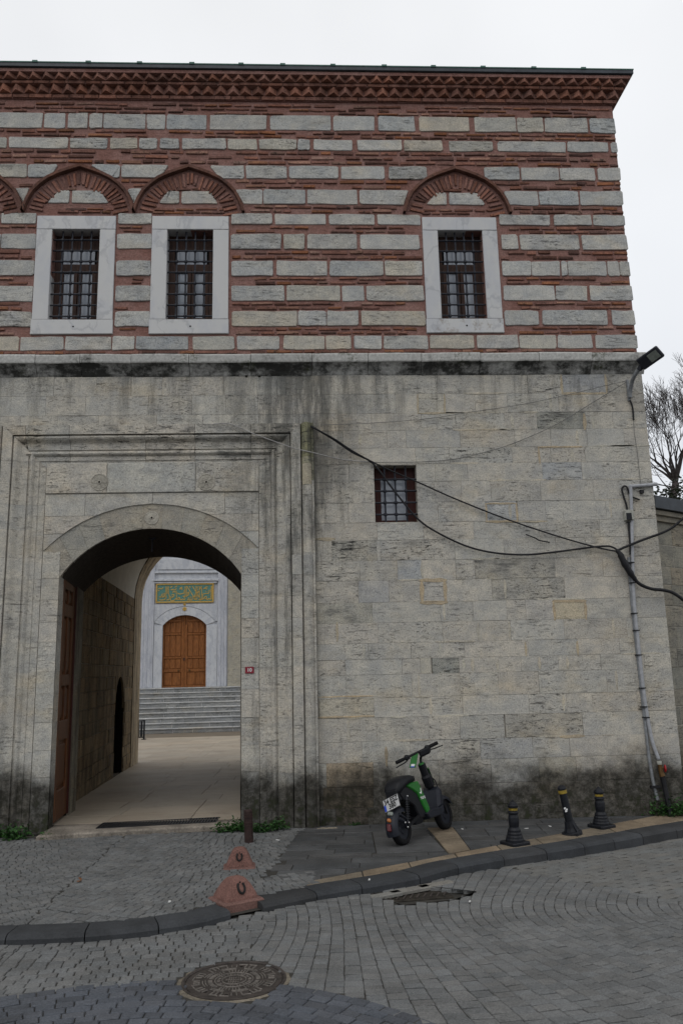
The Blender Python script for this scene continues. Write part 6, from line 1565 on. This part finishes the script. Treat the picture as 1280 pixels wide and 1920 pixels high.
# lamp
la = thing('wall_lamp', 'dark floodlight on a curved galvanised wall bracket at the building corner', 'lamp', aty(1180, 750, -.02)[:])
a, b = aty(1174.5, 712, -.02), aty(1184, 752, -.02); mb = MB(); slab(mb, rrect(a.x-.01, b.x-.02, b.z, a.z, 0, .02, 0), .03, 0, .004, Fm(-.0)); 
mb.build('bracket_plate', M_GREYMETAL, la)
mb = MB(); yl = -.30; arm = [aty(1180, 746, -.04), aty(1181, 733, -.06), aty(1184, 716, -.14), aty(1190, 702, -.24), aty(1199, 690, yl)]; arm = smooth_path(arm, 5); tube(mb, arm, [.026]*len(arm), 8); mb.build('arm', M_GREYMETAL, la, smooth=True)
hp = [aty(x, y, Y) for x, y, Y in ((1197, 694, -.30), (1206, 680, -.34))]; mb = MB(); tube(mb, hp, [.034, .040], 8); mb.build('socket', M_IRON, la)
mb = MB(); c0_, c1_ = aty(1197, 686, -.33), aty(1238, 657, -.62); dv = (c1_-c0_).normalized(); wv = (Vector((.75, -.15, -.55))-dv*Vector((.75, -.15, -.55)).dot(dv)).normalized(); nv = dv.cross(wv)
obox(mb, c0_.lerp(c1_, .52), (dv, wv, nv), ((c1_-c0_).length*.46, .085, .024), bev=.012); mb.build('lamp_head', M_IRON, la)
sgn = 1 if nv.y < 0 else -1; nv2 = nv*sgn
mb = MB(); obox(mb, c0_.lerp(c1_, .70)+nv2*.026, (dv, wv, nv), ((c1_-c0_).length*.20, .055, .004)); mb.build('lens', M_LAMPGLASS, la)
mb = MB(); obox(mb, c0_.lerp(c1_, .30)-nv2*.03, (dv, wv, nv), ((c1_-c0_).length*.18, .06, .02), bev=.008); mb.build('driver_box', M_IRON, la)
mb = MB(); tube(mb, smooth_path([aty(1180, 750, -.03), aty(1184, 760, -.025), aty(1186, 772, -.02), aty(1187, 787, -.02)], 4), .012, 5); mb.build('tail_cable', M_CABLE, la)
def cable(nm, pts, r_, mat, lab, k=6, n=6):
    mb = MB(); tube(mb, smooth_path(pts, k), r_, n); o = mb.build(nm, mat, None, smooth=True); tag(o, lab, nm.replace('_', ' ')); return o
A = lambda x, y, Y=-.03: aty(x, y, Y)
cable('black_cable', [A(583, 799, -.14), A(592, 804, -.10), A(625, 824, -.06), A(660, 848, -.05), A(700, 870, -.045), A(740, 922, -.04), A(785, 975, -.05), A(830, 1004, -.05), A(880, 1026, -.05), A(930, 1037, -.05), A(985, 1040, -.05), A(1040, 1035, -.05), A(1100, 1027, -.05), A(1135, 1024, -.06), A(1150, 1027, -.06), A(1158, 1034, -.07)], .0125, M_CABLE, 'black cable sagging lowest from the portal corner past the window to the splice')
cable('black_cable', [A(583, 800, -.15), A(625, 822, -.08), A(660, 845, -.06), A(710, 872, -.05), A(785, 905, -.05), A(850, 934, -.05), A(940, 970, -.05), A(1040, 1004, -.05), A(1117, 1026, -.05), A(1156, 1034, -.07)], .0095, M_CABLE, 'straighter black cable running above the sagging one from portal corner to the splice')
mb = MB(); sp = smooth_path([A(1154, 1031, -.08), A(1161, 1038, -.085), A(1168, 1052, -.09), A(1178, 1070, -.09), A(1187, 1083, -.09), A(1192, 1089, -.09)], 3); tube(mb, sp, [.018+.022*math.sin(math.pi*min(1, i/(len(sp)-1)*1.05))+.006*(i % 3 == 1) for i in range(len(sp))], 8); o = mb.build('cable_splice', M_CABLE, None, smooth=True); tag(o, 'thick taped black cable splice hanging beside the grey conduit', 'cable splice')
cable('black_cable', [A(1190, 1087, -.09), A(1200, 1096, -.09), A(1220, 1104, -.09), A(1245, 1107, -.10), A(1265, 1114, -.12), A(1300, 1140, -.15)], .021, M_CABLE, 'thick black cable leaving the splice downwards to the right edge')
cable('black_cable', [A(1157, 1032, -.08), A(1175, 1024, -.08), A(1205, 1012, -.09), A(1238, 1000, -.10), A(1258, 990, -.12), A(1275, 976, -.14), A(1300, 955, -.2)], .016, M_CABLE, 'black cable rising from the splice to the right over the garden wall corner')
cable('dangling_wire', [A(985, 1002, -.045), A(1003, 1009, -.05), A(1010, 1013, -.05), A(1030, 1017, -.05)], .008, M_CABLE, 'short black knotted wire end dangling from the upper cable', 4)
cable('pale_wire', [A(400, 795, -.13), A(432, 795, -.135), A(470, 811, -.14), A(510, 826, -.15), A(550, 840, -.16), A(588, 849, -.14), A(640, 861, -.04), A(700, 867, -.03)], .0065, M_WIRE, 'pale wire slung across the top right corner of the portal')
cable('thin_wire', [A(700, 867, -.03), A(790, 866, -.03), A(850, 861, -.03), A(900, 850, -.03), A(960, 832, -.03), A(1040, 797, -.03), A(1110, 755, -.035), A(1174, 716, -.045)], .0042, M_DULLWIRE, 'lower thin grey wire curving from above the small window to the lamp bracket')
cable('thin_wire', [A(600, 797, -.03), A(700, 793, -.03), A(800, 785, -.03), A(900, 770, -.03), A(980, 758, -.03), A(1060, 741, -.03), A(1130, 724, -.04), A(1174, 714, -.045)], .0036, M_DULLWIRE, 'upper thin grey wire running nearly level to the lamp bracket')
cable('thin_wire', [A(1187, 787, -.02), A(1188, 810, -.018), A(1194, 850, -.018), A(1197, 880, -.018), A(1200, 905, -.018), A(1201, 915, -.02)], .0034, M_DULLWIRE, 'thin wire hanging down the wall below the lamp')
# conduit, junction box, valve
cd = thing('conduit', 'grey plastic conduit running down the wall corner from an elbow at the top', 'pipe', A(1240, 1440)[:])
mb = MB(); path = smooth_path([A(1181, 911, -.035), A(1183, 960, -.035), A(1184.5, 1040, -.035), A(1188, 1130, -.035), A(1196, 1210, -.035), A(1205, 1290, -.035), A(1213, 1345, -.035), A(1222, 1390, -.035), A(1234, 1424, -.04)], 5); tube(mb, path, .0225, 8); mb.build('pipe', M_PIPE, cd, smooth=True)
mb = MB(); tube(mb, [A(1179, 912, -.035), A(1200, 910.5, -.035), A(1229, 908, -.035)], .0225, 8); ball(mb, A(1229, 908, -.035), .026); ball(mb, A(1181, 912, -.035), .028); mb.build('branch_pipe', M_PIPE, cd)
mb = MB(); tube(mb, smooth_path([A(1178, 1045, -.014), A(1182, 1110, -.014), A(1189, 1180, -.014), A(1199, 1270, -.014), A(1209, 1360, -.014), A(1216, 1420, -.014), A(1224, 1468, -.014), A(1232, 1500, -.014)], 4), .020, 6, (1, 1, 1, 0)); mb.build('old_pipe', M_GREYMETAL, cd)
for x, y in ((1184.5, 1055), (1187, 1093), (1191, 1150), (1194.5, 1182), (1199, 1228), (1206, 1290), (1208, 1325), (1213, 1345)):
    mb = MB(); c = A(x-3, y, -.03); obox(mb, c, ((1, 0, 0), (0, 1, 0), (0, 0, 1)), (.036, .034, .006)); mb.build('clip', M_CABLE, cd)
mb = MB(); obox(mb, A(1227, 1475, -.02), ((1, 0, 0), (0, 1, 0), (0, 0, 1)), (.055, .03, .014)); mb.build('clip', M_CABLE, cd)
vl = thing('water_valve', 'brass stop valve with red handwheel on a black standpipe at the corner', 'valve', A(1248, 1500)[:])
mb = MB(); lathe(mb, [(.028, -.02), (.030, .0), (.028, .02)], 10, lambda a, b, h: tuple(A(1235, 1430, -.06)+Vector((a, b, h)))); mb.build('collar', M_BOXCREAM, vl)
mb = MB(); tube(mb, [A(1235.5, 1433, -.06), A(1238, 1446, -.06), A(1241, 1455, -.06)], [.024, .028, .036], 8); tube(mb, [A(1238, 1441, -.06), A(1243, 1440, -.07)], .012, 6); mb.build('body', M_BRASS, vl)
mb = MB(); tube(mb, [A(1241, 1456, -.06), A(1245, 1475, -.06), A(1254, 1520, -.08), A(1258, 1535, -.1)], .032, 8); mb.build('standpipe', M_CABLE, vl)
mb = MB(); c = A(1246, 1441, -.075); rg = [c+Vector((0.008*math.cos(t_), .038*math.cos(t_), .038*math.sin(t_))) for t_ in [i*math.pi/6 for i in range(13)]]; tube(mb, rg, .008, 6)
for t_ in (0, math.pi/3, 2*math.pi/3): tube(mb, [c+Vector((0, .036*math.cos(t_), .036*math.sin(t_))), c-Vector((0, .036*math.cos(t_), .036*math.sin(t_)))], .005, 5)
mb.build('handwheel', M_REDPAINT, vl)
jb = thing('junction_box', 'small cream junction box with a dark cover above the cable splice', 'junction box', A(1177, 976)[:])
a, b = A(1170, 976, -.03), A(1184, 957, -.03); mb = MB(); slab(mb, rrect(a.x, b.x, a.z, b.z, 0, .008, 0), .075, 0, .006, Fm(-.004)); mb.build('box', M_BOXCREAM, jb)
a, b = A(1175, 974, -.10), A(1184, 961, -.10); mb = MB(); slab(mb, rrect(a.x, b.x, a.z, b.z, 0, .006, 0), .008, 0, .003, Fm(-.078)); mb.build('cover', M_CAST, jb)
mb = MB(); tube(mb, smooth_path([A(1177, 978), A(1178, 990), A(1180, 1010), A(1181, 1040)], 4), .013, 6); mb.build('lower_lead', M_CABLE, jb)
cable('looped_cable', [A(1175, 956), A(1173, 945), A(1168, 930), A(1165, 918), A(1168, 912), A(1174, 913), A(1179, 925), A(1185, 932), A(1198, 937)], .012, M_CABLE, 'short looped black cable above the cream junction box', 5)
mb = MB(); c = A(1202, 922, -.02); obox(mb, c, ((1, 0, 0), (0, 1, 0), (0, 0, 1)), (.022, .02, .022)); o = mb.build('cable_anchor', M_CABLE); tag(o, 'small black wire anchor on the wall right of the looped cable', 'anchor')

# ------------------------------------------------------------------ scooter
rw, fw = atz(757, 1585), atz(836, 1555); hx = (fw-rw); WB = hx.length; hx.normalize(); hl = Vector((-hx.y, hx.x, 0)); PH = R(11.5)
def Ms(x, y, z): return tuple(rw+hx*x+hl*(y*math.cos(PH)+z*math.sin(PH))+Vector((0, 0, z*math.cos(PH)-y*math.sin(PH))))
sc = thing('scooter', 'black and green electric scooter leaning on its stand beside the wall', 'scooter', rw[:])
def wheel(cx, nm):
    Rw = .165; mb = MB(); n = 28; pr_ = [(Rw-.055, .030), (Rw-.045, .036), (Rw-.02, .040), (Rw-.004, .028), (Rw, .0), (Rw-.004, -.028), (Rw-.02, -.040), (Rw-.045, -.036), (Rw-.055, -.030)]
    M = lambda a, b, h: Ms(cx+a, h, Rw+b)
    V = [M(r_*math.cos(2*math.pi*i/n), r_*math.sin(2*math.pi*i/n), h) for r_, h in pr_ for i in range(n)]
    mb.add(V, [(j*n+i, j*n+(i+1) % n, (j+1)*n+(i+1) % n, (j+1)*n+i) for j in range(8) for i in range(n)]); t = mb.build(nm, M_RUBBER, sc, smooth=True)
    mb = MB(); lathe(mb, [(Rw-.052, -.024), (Rw-.060, -.020), (.06, -.026), (.055, -.034), (.02, -.036)], 20, M); lathe(mb, [(Rw-.052, .024), (Rw-.060, .020), (.06, .026), (.055, .034), (.02, .036)], 20, M); mb.build('rim', M_NAVY, t)
wheel(0, 'rear_wheel'); wheel(WB, 'front_wheel')
def side_plate(prof, hw, nm, mat, y0=None, smooth=False, bev=.012):
    mb = MB()
    if area(prof) < 0: prof = prof[::-1]
    ins = inset(prof, bev); n = len(prof); V = [Ms(p[0], -hw, p[1]) for p in ins]+[Ms(p[0], -hw+bev, p[1]) for p in prof]+[Ms(p[0], hw-bev, p[1]) for p in prof]+[Ms(p[0], hw, p[1]) for p in ins]
    fs = [tuple(range(n)), tuple(range(4*n-1, 3*n-1, -1))]+[(r_*n+i, (r_+1)*n+i, (r_+1)*n+(i+1) % n, r_*n+(i+1) % n) for r_ in range(3) for i in range(n)]
    mb.add(V, fs); return mb.build(nm, mat, sc, smooth=smooth)
side_plate([(.13, .555), (.20, .575), (.385, .575), (.425, .50), (.520, .285), (.500, .235), (.450, .225), (.405, .30), (.325, .455), (.24, .505)], .098, 'green_panel', M_GREEN)
side_plate([(-.02, .50), (.10, .555), (.36, .56), (.39, .48), (.47, .27), (.44, .20), (.30, .21), (.24, .34), (.14, .40), (.05, .42)], .080, 'body_shell', M_PLASTIC)
mb = MB()                                        # seat: stacked rings
K = [(-.04, .06, .48, .545), (-.02, .095, .49, .60), (.05, .115, .52, .645), (.15, .12, .555, .665), (.25, .112, .57, .66), (.33, .095, .575, .645), (.385, .06, .58, .62)]; V = []; n = 12
for x, w, z0, z1 in K:
    for i in range(n): a = 2*math.pi*i/n; cx_, sx_ = math.cos(a), math.sin(a); V.append(Ms(x, w*math.copysign(abs(cx_)**.6, cx_), (z0+z1)/2+(z1-z0)/2*math.copysign(abs(sx_)**.6, sx_)))
mb.add(V, [(j*n+i, (j+1)*n+i, (j+1)*n+(i+1) % n, j*n+(i+1) % n) for j in range(len(K)-1) for i in range(n)]+[tuple(range(n-1, -1, -1))[::-1], tuple(range((len(K)-1)*n, len(K)*n))]); mb.build('seat', M_PLASTIC, sc, smooth=True)
side_plate([(-.06, .535), (.03, .60), (.08, .56), (.08, .44), (-.01, .42), (-.06, .46)], .07, 'tail', M_PLASTIC)
side_plate([(.40, .235), (.50, .262), (.74, .262), (.80, .30), (.80, .20), (.72, .175), (.45, .175)], .115, 'footboard', M_NAVY)
side_plate([(.69, .26), (.745, .44), (.80, .47), (.84, .43), (.83, .30), (.80, .24)], .118, 'leg_shield', M_NAVY, bev=.03)
ST0, ST1 = Vector((.835, 0, .36)), Vector((.70, 0, .735)); L3 = lambda p: Vector(Ms(*p))
mb = MB(); tube(mb, [L3(ST0), L3(ST0.lerp(ST1, .15)), L3(ST0.lerp(ST1, .3)), L3(ST0.lerp(ST1, .34)), L3(ST0.lerp(ST1, .62)), L3(ST0.lerp(ST1, .68)), L3(ST1)], [.030, .032, .034, .056, .060, .047, .043], 10); mb.build('stem', M_PLASTIC, sc, smooth=False)
mb = MB(); tube(mb, [L3(ST1), L3(ST1+Vector((-.004, 0, .012)))], [.034, .030], 10); mb.build('stem_cap', M_GREEN, sc)
mb = MB(); 
a, b = ST0.lerp(ST1, .36), ST0.lerp(ST1, .80); f_ = Vector((.052, 0, .018)); V = [Ms(*(q+f_*s+Vector((0, y, 0)))) for q in (a, a.lerp(b, .5), b) for s, y in ((.6, -.050), (1.25, -.03), (1.25, .03), (.6, .050))]
mb.add(V, [(j*4+i, j*4+i+1, (j+1)*4+i+1, (j+1)*4+i) for j in range(2) for i in range(3)]+[(3, 2, 1, 0), (8, 9, 10, 11)]); mb.build('green_strip', M_GREEN, sc)
HB = Vector((.650, 0, .862)); tw = Vector((-.20, .28, -.085)); tw = tw.normalized()
mb = MB(); tube(mb, [L3(p) for p in smooth_path([ST1, ST1+Vector((.004, 0, .05)), HB+Vector((.045, -.02, -.045)), HB+tw*-.03])], .014, 8); mb.build('neck', M_PLASTIC, sc, smooth=True)
HWD = .255
mb = MB(); tube(mb, [L3(HB-tw*HWD), L3(HB+tw*HWD)], .0135, 8); bar = mb.build('handlebar', M_PLASTIC, sc)
for s in (-1, 1):
    mb = MB(); tube(mb, [L3(HB+tw*s*HWD*.62), L3(HB+tw*s*HWD*.64), L3(HB+tw*s*HWD*1.0), L3(HB+tw*s*HWD*1.03)], [.017, .020, .020, .016], 9); mb.build('grip', M_RUBBER, bar)
    mb = MB(); c = HB+tw*s*HWD*.50; ball(mb, L3(c), .032, n=8); obox(mb, L3(c+Vector((.02, 0, .005))), (hx, hl, Vector((0, 0, 1))), (.022, .028, .022), bev=.006); mb.build('brake_clamp', M_PLASTIC, bar)
    mb = MB(); tube(mb, [L3(p) for p in smooth_path([c+Vector((.03, 0, -.02)), c+tw*s*.05+Vector((.05, 0, -.035)), c+tw*s*.12+Vector((.05, 0, -.04)), c+tw*s*.165+Vector((.045, 0, -.045))], 3)], .007, 5); mb.build('brake_lever', M_PLASTIC, bar)
mb = MB(); obox(mb, L3(HB+Vector((.02, -.10, -.01))), ((L3(HB+tw)-L3(HB)), hx, Vector((0, 0, 1))), (.055, .03, .035), bev=.012); mb.build('display', M_PLASTIC, bar)
mb = MB(); c = L3(HB+Vector((-.03, .04, -.075))); tx_ = (hx*.45-hl*.9).normalized(); obox(mb, c, (tx_, Vector((-.25, -.1, -1)), tx_.cross(Vector((-.25, -.1, -1)))), (.036, .080, .004), bev=.003); tg = mb.build('hang_tag', M_GREEN, bar)
mb = MB(); q_ = Vector((-.25, -.1, -1)).normalized(); nn = tx_.cross(q_).normalized(); nn = nn if nn.y < 0 else -nn; obox(mb, c+q_*.05+nn*.005, (tx_, q_, nn), (.020, .012, .001)); mb.build('tag_label', M_WHITE, tg); mb = MB(); obox(mb, c+q_*.068+nn*.005, (tx_, q_, nn), (.022, .006, .001)); mb.build('tag_print', M_BLUE, tg)
# forks, swing arm, shock, fenders, lamps
mb = MB()
for y in (-.055, .055): tube(mb, [Ms(WB, y, .165), Ms(WB-.06, y, .33), Ms(WB-.09, y*.6, .40)], .013, 6)
mb.build('front_fork', M_PLASTIC, sc)
mb = MB(); tube(mb, smooth_path([Ms(.80, -.02, .50), Ms(.87, -.03, .42), Ms(.95, -.05, .30), Ms(WB, -.06, .19)], 4), .006, 5); tube(mb, smooth_path([Ms(.76, -.03, .58), Ms(.83, -.05, .54), Ms(.86, -.05, .46)], 4), .007, 5); mb.build('brake_hose', M_CABLE, sc)
def fender(cx, a0_, a1_, r_, w, nm, mat):
    mb = MB(); n = 10; V = []
    for i in range(n+1):
        a = a0_+(a1_-a0_)*i/n
        for y, dr in ((-w, -.035), (-w*.92, -.004), (-w*.5, .012), (0, .016), (w*.5, .012), (w*.92, -.004), (w, -.035)): V.append(Ms(cx+(r_+dr)*math.cos(a), y, .165+(r_+dr)*math.sin(a)))
    V2 = [tuple(v) for v in V]; mb.add(V2, [(j*7+i, j*7+i+1, (j+1)*7+i+1, (j+1)*7+i) for j in range(n) for i in range(6)]); return mb.build(nm, mat, sc, smooth=True)
fender(WB, R(25), R(140), .188, .062, 'front_fender', M_NAVY); rf = fender(0, R(60), R(196), .192, .068, 'rear_fender', M_NAVY)
mb = MB()
for y in (-.072,): tube(mb, [Ms(-.11, y, .27), Ms(-.03, y*1.05, .22), Ms(0, y*1.05, .175)], [.020, .013, .010], 6); tube(mb, [Ms(-.09, y, .31), Ms(0.02, y*1.05, .25), Ms(.05, y*1.05, .20)], [.016, .010, .008], 6)
mb.build('fender_stay', M_NAVY, rf)
mb = MB()
for y in (-.075, .075): tube(mb, [Ms(0, y, .165), Ms(.17, y, .20), Ms(.33, y*.8, .24)], .018, 6)
mb.build('swing_arm', M_PLASTIC, sc)
mb = MB(); 
for y in (-.085, .085): tube(mb, [Ms(.02, y, .20), Ms(.10, y, .46)], .010, 6)
sk_ = mb.build('shock_absorber', M_IRON, sc); mb = MB()
for y in (-.085, .085):
    for i in range(9): t_ = .18+i*.085; c = Vector(Ms(.02+.08*t_, y, .20+.26*t_)); tube(mb, [c+hx*.024*math.cos(k*math.pi/4)+hl*.024*math.sin(k*math.pi/4) for k in range(9)], .0055, 4)
mb.build('coil_spring', M_PLASTIC, sk_)
mb = MB(); 
for p in ((.02, -.10, .205), (0, -.088, .165), (.10, -.098, .455), (-.035, -.09, .215)): ball(mb, Ms(*p), .011)
mb.build('bolts', M_CHROME, sc)
fc = lambda a, dr, y=0: Vector(Ms((.208+dr)*math.cos(R(a)), y, .165+(.208+dr)*math.sin(R(a))))
def flens(a, nm, mat, la, w, par): mb = MB(); c = fc(a, .008); t_ = (fc(a+2, .008)-fc(a-2, .008)).normalized(); obox(mb, c, (t_, hl, t_.cross(hl)), (la, w, .016), bev=.008); return mb.build(nm, mat, par)
flens(170, 'tail_light', M_REDLENS, .036, .022, rf); flens(151, 'reflector', M_ORANGE, .018, .020, rf); flens(131, 'licence_lamp', M_LAMPGLASS, .020, .030, rf)
# plate
pc = Vector(Ms(-.115, -.02, .425)); px1 = (-hl*.80+Vector((0, 0, .38))-hx*.10).normalized(); pn = (-hx*.9+Vector((0, 0, .25))); pn = (pn-px1*pn.dot(px1)).normalized(); py1 = pn.cross(px1); py1 = py1 if py1.z > 0 else -py1
PWD, PHT = .104, .060
mb = MB(); obox(mb, pc, (px1, py1, pn), (PWD, PHT, .004), (.72, .72, .72, 0), bev=.002); lpn = mb.build('licence_plate', M_WHITE, sc)
mb = MB(); obox(mb, pc-px1*(PWD-.016)-py1*.026+pn*.005, (px1, py1, pn), (.013, .030, .0008)); mb.build('blue_strip', M_BLUE, lpn)
mb = MB(); text_mesh(mb, '34 ESZ', .070, lambda x, y, z: tuple(pc+px1*(x*.95+.006)+py1*(y+.027)+pn*.006), bold=.0022); text_mesh(mb, '380', .070, lambda x, y, z: tuple(pc+px1*(x*.95+.012)+py1*(y-.027)+pn*.006), bold=.0022); mb.build('plate_text', M_BLACKINK, lpn)
mb = MB(); tube(mb, [Ms(-.02, 0, .47), tuple(pc-pn*.01)], .018, 6); obox(mb, pc-pn*.008, (px1, py1, pn), (PWD+.004, PHT+.004, .004)); mb.build('plate_bracket', M_PLASTIC, sc)
mb = MB(); text_mesh(mb, 'martı', .052, lambda x, y, z: Ms(.405+x*.95-y*.25, -.1005, .405+y), bold=.001)
tk = [(.395, .50), (.392, .475), (.388, .455), (.376, .446), (.366, .458)]; tube(mb, [Ms(x, -.101, z) for x, z in smooth_path([(a, b, 0) for a, b in tk], 3) for _ in (0,)] if False else [Ms(p.x, -.101, p.y) for p in smooth_path([(a, b, 0) for a, b in tk], 3)], [.004+.005*(i/12) for i in range(13)], 5); mb.build('logo', M_WHITE, sc)
mb = MB(); tube(mb, [Ms(.34, .07, .22), Ms(.30, .13, .10), Ms(.28, .17, .012+.17*math.sin(PH)*1.0)], .011, 6); mb.build('side_stand', M_CHROME, sc)
mb = MB(); box_c = Vector(Ms(.30, 0, .20)); obox(mb, box_c, (hx, hl, Vector((0, 0, 1))), (.08, .07, .035), bev=.01); mb.build('motor_housing', M_PLASTIC, sc)
